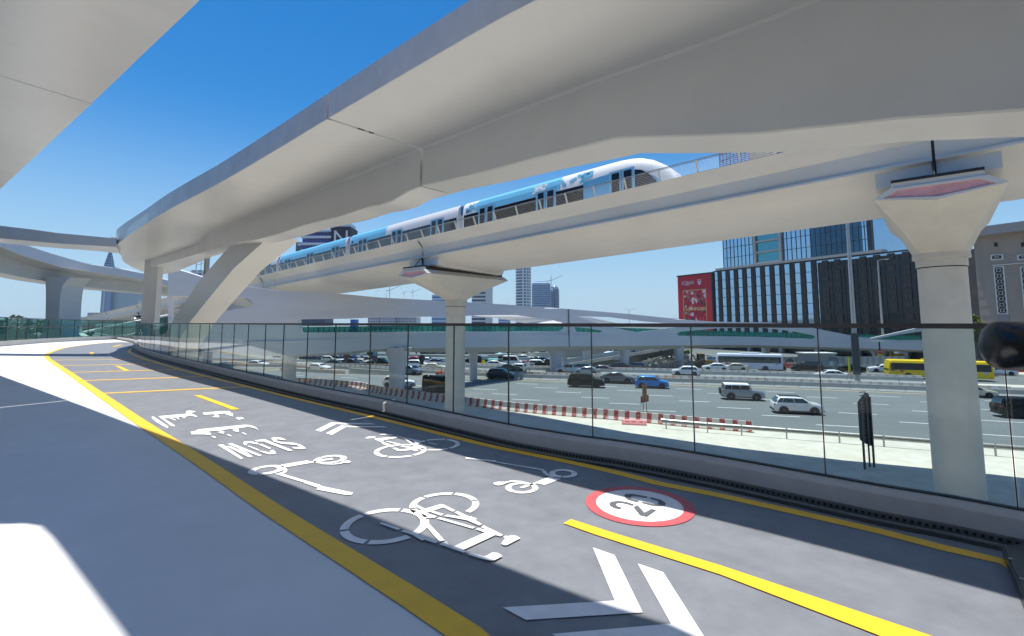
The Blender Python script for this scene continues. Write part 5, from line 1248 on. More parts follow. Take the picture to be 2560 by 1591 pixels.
# ground floors behind columns
m = MB(); m.slab([fp(sF(1700), GND, 2.5), fp(sB, GND, 2.5), fp(sB, GB+.1, 2.5), fp(sF(1700), GB+.1, 2.5)], nf*24); m.build('ground_floor_wall', 'dglass', t)
M['gfl'] = gridmat('ground_floor_glazing', (.03, .035, .035), (.06, .16, .14), 1.6, 5.2, .88, .62, gr=.15)
m = MB(); m.slab([fp(sF(1700), GND+1.2, 2.4), fp(sF(2260), GND+1.2, 2.4), fp(sF(2260), GND+5.0, 2.4), fp(sF(1700), GND+5.0, 2.4)], nf*.08); m.build('ground_floor_glazing', 'gfl', t)
MB().box(fp((sA+sB)/2-4, GND+5.3, .6)[:], (sB-sA+8, 3, .5), rz=rzf).build('podium_slab', 'ledge', t)
s = sF(1735)
while s < sB: MB().box(fp(s, GND+2.5, .9)[:], (1.1, 1.1, 5), rz=rzf).build('street_column', 'ledge', t); s += 10.5
# tower
ta, tb = sF(1805), sF(2181); TZ0, TZ1 = ZT+1.1, 78
m = MB(); m.slab([fp(ta, ZT, 2), fp(tb, ZT, 2), fp(tb, TZ1, 2), fp(ta, TZ1, 2)], nf*26); m.build('tower_glass', 'fglass', t)
m = MB(); m.slab([fp(lerp(ta, tb, .66), TZ0, 1.93), fp(lerp(ta, tb, .955), TZ0, 1.93), fp(lerp(ta, tb, .955), TZ1, 1.93), fp(lerp(ta, tb, .66), TZ1, 1.93)], nf*.04); m.build('tower_dark_reflection', simple('dark_reflection_glass', (.05, .10, .15), .05, metal=.9, noise=.5, scale=.06), t)  # darker glass colour paints a dark reflection onto the tower
mu = MB()
for k in range(33): mu.box(fp(lerp(ta, tb, k/32), (TZ0+TZ1)/2, 1.9)[:], (.10, .12, TZ1-TZ0), rz=rzf)
z = TZ0
while z < TZ1: mu.box(fp((ta+tb)/2, z, 1.9)[:], (tb-ta, .12, .12), rz=rzf); z += 3.4
mu.build('mullion_grid', 'mullion', t)
r0, r1 = sF(1888), sF(1953)
m = MB(); m.slab([fp(r0, TZ0, 1.8), fp(r1, TZ0, 1.8), fp(r1, TZ1, 1.8), fp(r0, TZ1, 1.8)], nf*.1); m.build('recessed_bay', simple('aqua_glass', (.10, .32, .38), .08, metal=.7), t)
z = TZ0+.3
bl = MB()
while z < TZ1: bl.box(fp((r0+r1)/2, z, 1.5)[:], (r1-r0, .8, .5), rz=rzf); z += 3.4
for q in (r0, r1): bl.box(fp(q, (TZ0+TZ1)/2, 1.5)[:], (.7, .8, TZ1-TZ0), rz=rzf)
bl.build('balcony_frame', 'ledge', t)
MB().box(fp((ta+tb)/2+1, ZT+.7, .8)[:], (tb-ta+5, 2.6, .7), rz=rzf).build('terrace_edge', 'ledge', t)
MB().box(fp(tb+.1, (TZ0+TZ1)/2, 1.6)[:], (1.1, 1.0, TZ1-TZ0), rz=rzf).build('corner_fin', 'mullion', t)
# billboard
t = thing('billboard', fp(sF(1745), GND, -1), 'tall red billboard with gold framed crowd picture beside the glass podium', 'billboard')
b0, b1 = sF(1699), sF(1786); bz0, bz1 = GND+5.0, Ff(1787, 683).z
M['bred'] = simple('billboard_red', (.56, .010, .028), .5, noise=.03); simple('gold', (.58, .33, .12), .5); simple('logo_white', (.75, .72, .72), .6, noise=0)
MB().slab([fp(b0, bz0, -.4), fp(b1, bz0, -.4), fp(b1, bz1, -.4), fp(b0, bz1-.1, -.4)], nf*1.2).build('panel', 'bred', t)
MB().box(fp((b0+b1)/2, bz1+.2, 0)[:], (b1-b0+.4, 1.4, .45), rz=rzf).box(fp(b1+.1, (bz0+bz1)/2, 0)[:], (.5, 1.4, bz1-bz0), rz=rzf).build('frame', 'mullion', t)
W_ = b1-b0; px = lambda k: lerp(b0, b1, k)
q0, q1, y0, y1 = px(.155), px(.83), bz0+1.2, bz1-(bz1-bz0)*.245
MB().slab([fp(q0, y0, -.44), fp(q1, y0, -.44), fp(q1, y1, -.44), fp(q0, y1, -.44)], nf*.03).build('gold_frame', 'gold', t)
# crowd picture: generic patches of kits, faces and arms
m = bpy.data.materials.new('crowd_picture'); m.use_nodes = True; n = m.node_tree; L = n.links; bs = n.nodes['Principled BSDF']
tc = n.nodes.new('ShaderNodeTexCoord'); vo = n.nodes.new('ShaderNodeTexVoronoi'); vo.inputs['Scale'].default_value = .95; vo.inputs['Randomness'].default_value = 1; L.new(tc.outputs['Object'], vo.inputs['Vector'])
cr = n.nodes.new('ShaderNodeValToRGB'); cr.color_ramp.interpolation = 'CONSTANT'
cols = [(0, (.40, .01, .03)), (.34, (.62, .05, .08)), (.48, (.62, .50, .50)), (.60, (.08, .03, .04)), (.70, (.40, .02, .04)), (.84, (.30, .14, .09)), (.93, (.12, .02, .03))]
while len(cr.color_ramp.elements) < len(cols): cr.color_ramp.elements.new(.5)
for e, (p_, c_) in zip(cr.color_ramp.elements, cols): e.position = p_; e.color = (*c_, 1)
sx = n.nodes.new('ShaderNodeSeparateColor'); L.new(vo.outputs['Color'], sx.inputs[0]); L.new(sx.outputs[0], cr.inputs[0]); L.new(cr.outputs[0], bs.inputs['Base Color']); bs.inputs['Roughness'].default_value = .6
MB().slab([fp(q0+.35, y0+.3, -.48), fp(q1-.35, y0+.3, -.48), fp(q1-.35, y1-.35, -.48), fp(q0+.35, y1-.35, -.48)], nf*.03).build('crowd_picture', m, t)
EX, EZ = ee, Vector((0, 0, 1))
text('SOBHA', 1.75, fp(px(.31), bz1-(bz1-bz0)*.125, -.47), EX, EZ, 'logo_white', t); text('REALTY', .6, fp(px(.31), bz1-(bz1-bz0)*.16, -.47), EX, EZ, 'logo_white', t)
text('CHAMPIONS', 1.75, fp((q0+q1)/2, lerp(y0, y1, .52), -.53), EX, EZ, simple('gold_text', (.75, .50, .22), .5), t, bold=.06)
c = fp(px(.65), bz1-(bz1-bz0)*.125, -.47)
MB().face([c+EX*x+EZ*z for x, z in ((-.75,.95),(.75,.95),(.75,-.1),(.45,-.75),(0,-1.15),(-.45,-.75),(-.75,-.1))]).build('crest', 'logo_white', t)
c2 = c-nf*.02
MB().face([c2+EX*x+EZ*z for x, z in ((-.6,.8),(.6,.8),(.6,.42),(-.6,.42))]).face([c2+EX*x+EZ*z for x, z in ((-.58,-.02),(.4,.18),(.5,-.02),(.1,-.15),(.12,-.4),(-.2,-.4),(-.25,-.2))]).build('crest_mark', 'bred', t)

# beige building with pierced screens
ND = 124.9
def bp_(u, v, off=0): return onpl(u, v, nf, ND+off)
sb = lambda u: bp_(u, 700).dot(ee)
def bq(s, z, off=0): return ee*s+nf*(ND+off)+Vector((0, 0, z))
t = thing('beige_building', bq(sb(2500), GND, 10), 'beige rendered building with pierced ornamental screens at the right edge', 'building')
M['beige'] = mat('beige_render', (.33, .275, .225), .8, noise=.07, scale=.25, grime=.35, gscale=.22, stretch=(1, 1, .25)); simple('vent_white', (.68, .66, .62), .6); simple('grey_band', (.24, .235, .23), .7)
s0, s1 = sb(2442), sb(2560)+26; BZ_ = bp_(2441, 594).z
m = MB(); m.slab([bq(s0, GND), bq(s1, GND), bq(s1, BZ_), bq(s0, BZ_)], nf*22); m.build('wall', 'beige', t)
MB().slab([bq(s0-4.2, GND, 1.5), bq(s0-.02, GND, 1.5), bq(s0-.02, BZ_-2, 1.5), bq(s0-4.2, BZ_-2, 1.5)], nf*18).build('side_wall', simple('dark_side_panel', (.10, .09, .08), .6, noise=.25, scale=.4), t)  # side wall coloured darker than the front wall
MB().slab([bq(s0-1, BZ_, -2.2), bq(s1, BZ_, -2.2), bq(s1, BZ_+1.7, -2.2), bq(s0-1, BZ_+1.7, -2.2)], nf*26).build('overhanging_roof', 'grey_band', t)
def screen(s, z0, z1, w):
    fr = MB(); fr.box(bq(s, (z0+z1)/2, -.08)[:], (w, .14, z1-z0), rz=rzf); f = fr.build('screen_panel', 'vent_white', t)
    b = MB(); n_ = max(1, round((z1-z0-.3)/(w*.72))); h = (z1-z0-.3)/n_
    for k in range(n_):
        zc = z0+.15+h*(k+.5); b.box(bq(s, zc, -.17)[:], (w*.76, .02, h*.98), rz=rzf)
    d = b.build('screen_opening', 'dark', f); g = MB()
    for k in range(n_):
        zc = z0+.15+h*(k+.5); r_ = min(w, h)*.27
        P = [bq(s+math.cos(a)*r_, zc+math.sin(a)*r_, -.2) for a in [2*math.pi*j/8+.39 for j in range(9)]]
        for a_, b__ in zip(P, P[1:]): g.bar(a_, b__, .06)
        for a in (.785, 2.356, 3.927, 5.498): g.bar(bq(s+math.cos(a)*r_, zc+math.sin(a)*r_, -.2), bq(s+math.cos(a)*w*.52, zc+math.sin(a)*h*.62, -.2), .05)
        if 0: g.bar(bq(s-w*.36, zc+h*.5, -.2), bq(s+w*.36, zc+h*.5, -.2), .07)
    g.build('lattice', 'vent_white', d)
for u_, first in ((2498, 1), (2566, 0)):
    s = sb(u_); za, zb = bp_(u_, 636).z, bp_(u_, 650).z; screen(s, zb, za, 1.75)
    zc, zd = bp_(u_+4, 666).z, bp_(u_+8, 786).z; screen(s+.1, zd, zc, 1.5)
    MB().box(bq(s+.15, (zd+GND)/2, -.05)[:], (1.6, .12, zd-GND-.1), rz=rzf).build('grey_strip', 'grey_band', t)
    MB().box(bq(s, bp_(u_, 611).z, -.06)[:], (.45, .1, .8), rz=rzf).build('small_window', 'dark', t)
gl_ = MB()
for z in [BZ_-4-k*1.9 for k in range(9)]: gl_.box(bq((s0+s1)/2, z, -.015)[:], (s1-s0, .03, .035), rz=rzf)
gl_.build('panel_joint', 'grey_band', t)
MB().tube([bq(sb(2487), bp_(2487, 664).z, -.5), bq(s1, bp_(2487, 664).z, -.5)], .08, 5).build('pipe_rail', 'vent_white', t)

# ---- skyline
def tower(name, u0, u1, vt, Y, m, label, shape='box', dep=None, cat='tower', grp=None, dome=0):
    a, b = aty(u0, vt, Y), aty(u1, vt, Y); cx_, w_ = (a.x+b.x)/2, (b.x-a.x); dep = dep or w_; zt = a.z
    t = thing(name, (cx_, Y+dep/2, GND), label, cat, grp)
    if shape == 'round':
        MB().lathe((cx_, Y+w_/2, 0), [(w_/2, GND), (w_/2, zt), (w_/2*.7, zt+.5)], 40).build('facade', m, t, sm=30)
    elif shape == 'slim':
        MB().lathe((cx_, Y+w_/2, 0), [(w_/2, GND), (w_/2, zt-14), (w_/2*.92, zt-6), (w_/2*.6, zt-2), (w_/2*.25, zt)], 20).build('facade', m, t, sm=30)
    else:
        MB().box((cx_, Y+dep/2, (zt+GND)/2), (w_, dep, zt-GND)).build('facade', m, t)
        if dome: MB().loft([[Vector((cx_+sx*w_/2*k, Y+dep/2+sy*dep/2*k, z)) for sx, sy in ((-1,-1),(1,-1),(1,1),(-1,1))] for k, z in ((1, zt), (.93, zt+dome*.5), (.75, zt+dome*.85), (.5, zt+dome))]).build('crown', m, t)
    return t, Vector((cx_, Y+dep/2, zt))
def crane(c, h, label, grp='tower cranes'):
    t = thing('tower_crane', c, label, 'crane', grp)
    b = MB().bar(c, c+Vector((0, 0, h)), h*.04).bar(c+Vector((0, 0, h*.62)), c+Vector((h*.9, 0, h*1.02)), h*.03).bar(c+Vector((0, 0, h*.62)), c+Vector((-h*.35, 0, h*.55)), h*.045); b.build('mast_and_jib', simple('crane_grey', (.45, .38, .36), .7), t)
M['added_town'] = gridmat('added_town_block', (.17, .165, .155), (.03, .04, .05), 4, 3.6, .7, .6)
M['tw1'] = gridmat('white_grid_tower', (.66, .67, .68), (.10, .14, .20), 5.2, 3.9, .62, .6)
M['tw2'] = gridmat('blue_glass_tower', (.42, .50, .58), (.10, .19, .30), 60, 3.6, 1, .78)
M['tw3'] = gridmat('dark_blue_tower', (.30, .37, .46), (.06, .11, .2), 3.5, 3.6, .8, .8)
M['tw4'] = gridmat('striped_apartment', (.66, .64, .62), (.06, .08, .12), 60, 4.0, 1, .55)
M['tw5'] = gridmat('low_apartment', (.50, .47, .47), (.14, .13, .19), 3.5, 3.4, .6, .55)
M['tw6'] = gridmat('horizontal_blue', (.52, .60, .68), (.07, .20, .38), 60, 4.2, 1, .5)
tower('round_tower', 1289, 1328, 560, 620, 'tw1', 'tall round tower with white window grid rising behind the viaduct', 'round')
_, c = tower('glass_tower', 1330, 1376, 712, 800, 'tw2', 'blue glass tower with pale balcony bands beside the white round tower', dome=6)
_, c = tower('slim_tower', 1376, 1399, 713, 840, 'tw3', 'slim dark blue tower with a crane on top', 'slim'); crane(c-Vector((6, 0, 5)), 22, 'small crane on top of the slim dark blue tower')
tower('apartment_tower', 1180, 1214, 690, 520, 'tw4', 'pale apartment tower with dark horizontal bands left of the round tower', dep=20)
tower('apartment_tower', 1214, 1230, 690, 516, simple('pale_shaft', (.62, .60, .56), .7), 'narrow plain pale shaft beside the banded apartment tower', dep=20)
tower('office_block', 1080, 1119, 737, 560, 'tw6', 'office block with blue horizontal bands left of the middle metro column', dep=40)
tower('office_block', 920, 948, 792, 640, 'tw5', 'small pink-beige block low behind the footbridge', dep=30)
tower('office_block', 950, 987, 793, 640, 'tw5', 'low grey window-gridded block behind the footbridge', dep=30)
tower('office_block', 992, 1041, 793, 650, 'tw5', 'wider low block behind the footbridge', dep=30)
tower('office_block', 1246, 1276, 786, 900, 'tw6', 'pale hazy block beneath the footbridge arch', dep=40); tower('office_block', 1463, 1484, 796, 900, 'tw2', 'tiny hazy block seen through the middle opening', dep=40)
tower('blue_kiosk_tower', 876, 889, 799, 300, simple('vivid_blue', (.02, .12, .42), .5), 'vivid blue block showing just above the handrail', dep=6, cat='building')
tower('building_under_construction', 477, 512, 676, 420, 'tw1', 'white building under construction seen past the strut', dep=20, cat='building')
crane(aty(490, 676, 425), 12, 'crane above the white building under construction'); crane(aty(502, 676, 425), 9, 'smaller crane above the white building under construction')
for k, (u, v, Y) in enumerate(((1010, 743, 700), (1032, 743, 720), (974, 745, 600))): crane(aty(u, v, Y), 9+3*k, 'faint far crane above the footbridge between the towers')
# triangular tower with spire, far left
t = thing('spired_tower', (-560, 720, GND), 'triangular office tower with dark slab and tall pointed spire on the left', 'tower')
def tri(u0, u1, v0, v1, Y, m, nm, dep=14):
    a, b = aty(u0, v0, Y), aty(u1, v1, Y); MB().slab([Vector((a.x, Y, GND)), Vector((b.x, Y, GND)), Vector((b.x, Y, b.z)), Vector((a.x, Y, a.z))], (0, dep, 0)).build(nm, m, t)
tri(259, 283, 665, 668, 700, gridmat('spired_slab', (.26, .34, .46), (.10, .17, .30), 60, 60, 1, .0), 'slab'); tri(283, 347, 668, 688, 704, simple('pale_green_glass', (.36, .44, .46), .4, noise=.03), 'glass_wing', 30)
tri(262, 266, 690, 690, 699, simple('silver_fin', (.5, .53, .56), .4), 'fin', 2); tri(276, 281, 690, 690, 699, simple('blue_fin', (.22, .32, .5), .4), 'fin', 2)
a = aty(273, 668, 705); s_ = MB(); s_.loft([[Vector((a.x+sx*w_, 705+sy*w_, z)) for sx, sy in ((-1,-1),(1,-1),(1,1),(-1,1))] for w_, z in ((4.8, a.z-2), (3.2, a.z+10), (1.3, a.z+22), (.3, a.z+38))]); s_.build('spire', 'tw3', t)
# building with the big letter
t = thing('striped_building', aty(800, 800, 210)-Vector((0, 0, 20)), 'striped blue and white building with dark panel bearing a white N behind the train', 'building')
def bx(u0, u1, v0, v1, Y, m, nm, dep=10):
    a, b = aty(u0, v0, Y), aty(u1, v1, Y); return MB().slab([Vector((a.x, Y, b.z)), Vector((b.x, Y, b.z)), Vector((b.x, Y, a.z)), Vector((a.x, Y, a.z))], (0, dep, 0)).build(nm, m, t)
M['nblue'] = gridmat('purple_blue_strip_windows', (.10, .12, .34), (.06, .07, .34), 1.6, 60, .8, 1)
simple('plum_panel', (.035, .022, .045), .6); simple('white_band', (.72, .72, .74), .5)
bx(757, 824, 574, 716, 212, 'nblue', 'window_front'); bx(826, 872, 567, 700, 210, 'plum_panel', 'letter_panel'); bx(822, 871, 556, 567, 211, 'white_band', 'roof_block')
for v in (574, 590, 607, 624, 641): bx(752, 827, v, v+5, 209.5, 'white_band', 'band', 3)
bx(740, 756, 606, 716, 214, simple('slate_wall', (.12, .14, .18), .6), 'side_wing'); bx(760, 812, 640, 815, 214, 'slate_wall', 'core'); bx(744, 752, 609, 614, 213.8, 'white_band', 'wing_trim', .5)
c = aty(852, 597, 209.9); text('N', 9.5, c, Vector((1, 0, 0)), Vector((0, 0, 1)), 'logo_white', t)

# ================================================================ BEYOND THE MOTORWAY
def at_g(u, v): return atz(u, v, GND)
def wallpx(name, pts_top, vb, Y0, Y1, m, label, cat='wall', th=.4):
    (u0, v0), (u1, v1) = pts_top; a, b = aty(u0, v0, Y0), aty(u1, v1, Y1); P = [Vector((a.x, a.y, GND)), Vector((b.x, b.y, GND)), b, a]
    o = MB().slab(P, (.02, th, 0)).build(name, m); return tag(o, label, cat)
simple('wall_beige', (.50, .45, .36), .8, noise=.06); simple('wall_cream', (.60, .56, .47), .8, noise=.06); simple('hoard_black', (.018, .020, .026), .5); simple('hoard_teal', (.20, .50, .46), .6, noise=.2)
simple('fence_grey', (.36, .35, .33), .7, noise=.1); simple('white_wall', (.62, .61, .58), .8, noise=.06)
wallpx('boundary_wall', ((1219, 887), (1372, 881)), 0, 118, 116, 'wall_cream', 'low cream boundary wall behind the minibus')
wallpx('boundary_wall', ((1366, 880), (1615, 872)), 0, 124, 140, 'wall_beige', 'taller beige wall above the concrete ramp')
wallpx('boundary_wall', ((1026, 886), (1041, 886)), 0, 132, 132, 'wall_cream', 'short cream wall end left of the black hoarding')
wallpx('boundary_wall', ((1655, 884), (1722, 886)), 0, 112, 108, 'fence_grey', 'pale block wall behind the rubble heap')
M['fence'] = stripemat('corrugated_fence', (.44, .42, .38), (.58, .56, .51), .9, .5, wear=0)
t = None
a, b = aty(1775, 893, 106), aty(2262, 892, 92)
o = MB().slab([Vector((a.x, a.y, GND)), Vector((b.x, b.y, GND)), b, a], (.05, .12, 0)).build('corrugated_fence', 'fence'); tag(o, 'long pale corrugated fence in front of the ground floor', 'fence')
t = thing('black_hoarding', aty(1080, 890, 140), 'long black hoarding with white lettering and pale pictures behind the lawn', 'hoarding')
def hb(u0, u1, v0, v1, Y, m, nm, th=.2):
    a, b = aty(u0, v0, Y), aty(u1, v1, Y); return MB().slab([Vector((a.x, Y, b.z)), Vector((b.x, Y, b.z)), Vector((b.x, Y, a.z)), Vector((a.x, Y, a.z))], (0, th, 0)).build(nm, m, t)
hb(1050, 1236, 871, 888, 141, 'hoard_black', 'upper_panel'); hb(1042, 1219, 887, 896, 140, 'hoard_black', 'lower_panel'); hb(1090, 1102, 873, 886, 140.8, simple('photo_grey', (.25, .22, .26), .6, noise=.3, scale=1), 'picture'); hb(1103, 1110, 873, 882, 140.8, 'photo_grey', 'picture')
text('the Haweel', 1.05, aty(1203, 875.5, 140.7), Vector((1, 0, 0)), Vector((0, 0, 1)), 'logo_white', t); text('in the Park  H', .8, aty(1083, 874.6, 140.7), Vector((1, 0, 0)), Vector((0, 0, 1)), 'logo_white', t)
text('FINAL OFFERS  NOW', .6, aty(1205, 885.5, 140.7), Vector((1, 0, 0)), Vector((0, 0, 1)), 'logo_white', t)
t = thing('dark_hoarding', aty(850, 890, 165), 'long dark blue-black hoarding beyond the lawn on the left', 'hoarding')
hb(790, 905, 882, 894.5, 166, simple('hoard_navy', (.02, .03, .045), .5), 'panel')
t = thing('wall_sign', aty(1300, 883, 117), 'beige sign with dark lettering standing over the cream wall', 'sign'); hb(1278, 1321, 875, 887, 117, 'wall_beige', 'board'); hb(1278, 1321, 887.3, 892.5, 117.2, simple('olive_strip', (.25, .24, .17), .7), 'lower_strip')
text('LE BALLROOM', .95, aty(1293, 879, 116.9), Vector((1, 0, 0)), Vector((0, 0, 1)), 'dark', t); hb(1306, 1319, 878.5, 879.3, 116.9, 'dark', 'text_line', .05); hb(1306, 1317, 881, 881.8, 116.9, 'dark', 'text_line', .05); hb(1306, 1319, 883.6, 884.2, 116.9, 'dark', 'text_line', .05)
for k, (u, Y) in enumerate(((1249, 121), (1266, 122))):
    c = aty(u, 884, Y); t = thing('canopy_tent', (c.x, c.y, GND), ['larger pale blue peaked tent behind the cream wall', 'smaller pale blue tent right of the larger one'][k], 'tent')
    w_ = [2.2, 1.4][k]; z = aty(u, 883 if k == 0 else 885, Y).z; b = MB(); 
    MB().loft([[Vector((c.x+sx*w_*q, c.y+sy*w_*q, zz)) for sx, sy in ((-1,-1),(1,-1),(1,1),(-1,1))] for q, zz in ((1, z-.9), (.5, z-.45), (.02, z+.15))]).build('roof', simple('tent_blue', (.25, .55, .62), .7), t)
    for sx in (-1, 1): b.bar((c.x+sx*w_*.95, c.y-w_*.95, GND), (c.x+sx*w_*.95, c.y-w_*.95, z-.9), .08)
    b.build('pole', 'steel', t)
# lawn and low white wall on the left
m = MB(); m.poly([at_g(u, v)+Vector((0, 0, .02)) for u, v in ((690, 905), (760, 911), (860, 909), (1000, 908), (1180, 903), (1180, 897), (1000, 897.5), (860, 896), (740, 894), (690, 892))]); o = m.build('lawn', 'grass'); tag(o, 'strip of green lawn between the jam and the hoardings', 'lawn', kind='stuff')
wallpx('low_wall', ((793, 893.6), (905, 894.5)), 0, 122, 121, 'white_wall', 'low uneven white wall before the dark hoarding', th=.3)
wallpx('low_wall', ((1024, 896), (1120, 897)), 0, 120, 118, 'white_wall', 'long white wall below the black hoarding', th=.3)
wallpx('low_wall', ((700, 920), (862, 926)), 0, 92, 86, 'wall_cream', 'low cream parapet along the far side of the motorway at the left', th=.25)
wallpx('low_wall', ((872, 920), (1010, 930)), 0, 86.5, 83, 'wall_cream', 'cream parapet with railing behind the nearest flared pier', th=.25)
t = thing('wire_fence', at_g(960, 925), 'thin metal fence along the road left of the middle metro column', 'fence')
for k in range(26):
    u = 800+k*12.6; a = aty(u, interp(u, [800, 1110], [908, 914]), interp(u, [800, 1110], [92, 84])); 
    if k % 1 == 0: MB().bar((a.x, a.y, GND), a, .07).build('post', 'steel', t)
b = MB()
for dz in (0, -.5): b.tube([aty(u, interp(u, [800, 1110], [908, 914]), interp(u, [800, 1110], [92, 84]))+Vector((0, 0, dz)) for u in (800, 900, 1000, 1115)], .035, 4)
b.build('rail', 'steel', t)
# teal hoarding box and grey container
t = thing('teal_hoarding', at_g(1235, 917), 'teal and white printed hoarding box beside the minibus', 'hoarding'); hb(1219, 1245, 898.5, 914, 98, 'hoard_teal', 'panel', 2.0); hb(1233, 1245, 899, 913.5, 97.95, simple('pale_print', (.55, .66, .68), .6, noise=.2), 'white_panel', .04)
t = thing('site_container', at_g(1250, 917), 'grey corrugated site container beside the teal hoarding', 'container'); hb(1245, 1255.5, 898.5, 915, 99, simple('container_grey', (.17, .19, .18), .6, noise=.15), 'body', 3); hb(1249, 1253, 897, 898.6, 99.5, 'dark', 'roof_unit', .8)
t = thing('warning_sign', at_g(1207, 915), 'yellow sign over red and white boards right of the dark pier', 'sign'); hb(1204.5, 1212, 900, 911, 97, simple('sign_yellow', (.75, .70, .03), .5), 'yellow_board', .1); hb(1199, 1210, 907, 916, 97.2, 'delivery_orange', 'red_board', .1); hb(1212, 1218, 905, 915, 97.3, 'white_wall', 'white_board', .1)
MB().bar(aty(1205, 900, 97.1), at_g(1205, 919), .06).bar(aty(1211, 900, 97.1), at_g(1211, 919), .06).build('post', 'steel', t)
def waterbar(u, v, m, label, n=1, L=1.9, grp='plastic barriers', rz=-.1, h=.95):
    p = at_g(u, v); t = thing('plastic_barrier', (p.x, p.y, GND+.02), label, 'barrier', grp, rz=rz, local=True)
    b = MB(); b.loft([[Vector((x, y, z)) for y, z in ((-.26, 0), (-.26, .12), (-.12, .5), (-.09, h), (.09, h), (.12, .5), (.26, .12), (.26, 0))] for x in (-L/2, -L*.32, -L*.28, L*.28, L*.32, L/2)]); b.build('body', m, t, bevel=.02)
    b = MB()
    for k in range(3): b.box((-L*.3+k*L*.3, -.19, .36), (.22, .05, .1))
    b.build('fork_slot', 'trim', t); return t
simple('barrier_red', (.55, .06, .05), .6); simple('barrier_pink', (.66, .25, .25), .65, noise=.1); simple('barrier_white', (.68, .68, .66), .6)
lab = ['leftmost red plastic barrier by the minibus', 'white plastic barrier between red ones by the minibus', 'second red plastic barrier by the minibus', 'third red plastic barrier by the minibus', 'rightmost red plastic barrier before the lawn patch']
for k, u in enumerate((1300, 1307, 1314, 1320, 1327)): waterbar(u, 914-k*.4, 'barrier_red' if k != 1 else 'barrier_white', lab[k])
for k, u in enumerate((1968, 1980, 1992)): waterbar(u, 921-(k % 2), ['barrier_red', 'barrier_white', 'barrier_red'][k], ['red plastic barrier under the painted wheel', 'white plastic barrier under the painted wheel', 'red plastic barrier just right of the painted wheel'][k])
for k, u in enumerate((2087, 2100, 2114)): waterbar(u, 919, ['barrier_red', 'barrier_white', 'barrier_red'][k], ['red plastic barrier right of the grey kiosk', 'white plastic barrier right of the grey kiosk', 'red plastic barrier left of the tall lamp post'][k])
for k, u in enumerate((2514, 2532, 2550)): waterbar(u, 931, ['barrier_white', 'barrier_red', 'barrier_red'][k], ['white plastic barrier behind the white saloon at the far right', 'red plastic barrier behind the white saloon at the far right', 'red plastic barrier at the right photo edge'][k])
# fallen pink barrier lying on the near sand
p = at_g(1585, 1062); t = thing('plastic_barrier', (p.x, p.y, GND+.01), 'faded pink plastic barrier lying alone on the near sand', 'barrier', rz=-.22, local=True)
MB().loft([[Vector((x, y, z)) for y, z in ((-.30*k, 0), (-.28*k, .10), (-.12*k, .36), (.0, .42), (.30*k, .38), (.42*k, .12), (.42*k, 0))] for x, k in ((-1.05, .8), (-.95, 1), (0, 1), (.95, 1), (1.05, .8))]).build('body', 'barrier_pink', t, bevel=.02)
b = MB()
for k in range(3): b.box((-.6+k*.6, -.16, .28), (.25, .06, .05))
b.build('slot', 'barrier_red', t)
# back of temporary arrow sign on the sand
p = at_g(1613, 1052); t = thing('temporary_sign', (p.x, p.y, GND), 'rusty brown back of a temporary arrow sign on a sandbagged stand', 'sign', rz=-.25, local=True)
simple('rust_brown', (.20, .085, .06), .8, noise=.25, scale=5); simple('raw_timber', (.30, .23, .14), .9, noise=.2, scale=5); simple('sandbag', (.55, .50, .38), .95, noise=.2, scale=5)
b = MB(); b.slab([Vector(q) for q in ((-.36, 0, 1.55), (.36, 0, 1.75), (.36, 0, 2.35), (.2, 0, 2.3), (.2, 0, 3.15), (0, 0, 3.45), (-.2, 0, 3.15), (-.2, 0, 2.2), (-.36, 0, 2.15))], (0, .03, 0)); b.build('arrow_board', 'rust_brown', t)
b = MB().bar((-.14, -.04, 0), (-.14, -.04, 3.2), .06).bar((.14, -.04, 0), (.14, -.04, 3.2), .06).bar((-.14, -.04, .9), (-.5, .5, 0), .05).bar((.14, -.04, .9), (.5, -.55, 0), .05).bar((.14, 0, .9), (.45, .5, 0), .05).bar((-.14, -.04, .9), (-.45, -.5, 0), .05); b.build('stand', 'raw_timber', t)
for q in ((.28, -.2), (.05, -.42), (-.3, .1)): MB().lathe((q[0], q[1], .1), [(.05, -.10), (.2, -.05), (.22, .03), (.12, .12), (.02, .13)], 10).build('sandbag', 'sandbag', t, sm=60)
# dark back of the tall sign near the near pier
p = at_g(2172, 1172); t = thing('roadside_sign', (p.x, p.y, GND), 'tall dark grey ribbed back of a roadside sign on two legs on the near sand', 'sign', rz=.35, local=True)
zt = -GND+aty(2175, 983, p.y).z
simple('sign_grey', (.045, .05, .055), .5, noise=.12)
b = MB(); b.slab([Vector(q) for q in ((-.46, 0, 1.75), (-.1, 0, 1.5), (.46, 0, 1.3), (.46, 0, zt-.1), (.25, 0, zt), (-.46, 0, zt-.55))], (0, .12, 0)); b.build('sign_panel', 'sign_grey', t)
b = MB()
for k in range(14): b.box((-.16, -.02, 1.9+k*.21), (.5, .04, .05))
b.build('rib', simple('sign_rib', (.09, .10, .10), .5), t); b = MB().box((-.42, -.05, zt/2-.3), (.08, .1, zt-.6)).box((.02, -.06, zt/2-.1), (.06, .08, zt-.4)).box((.42, -.05, zt/2-.1), (.08, .1, zt-.3)); b.build('leg', 'sign_grey', t)
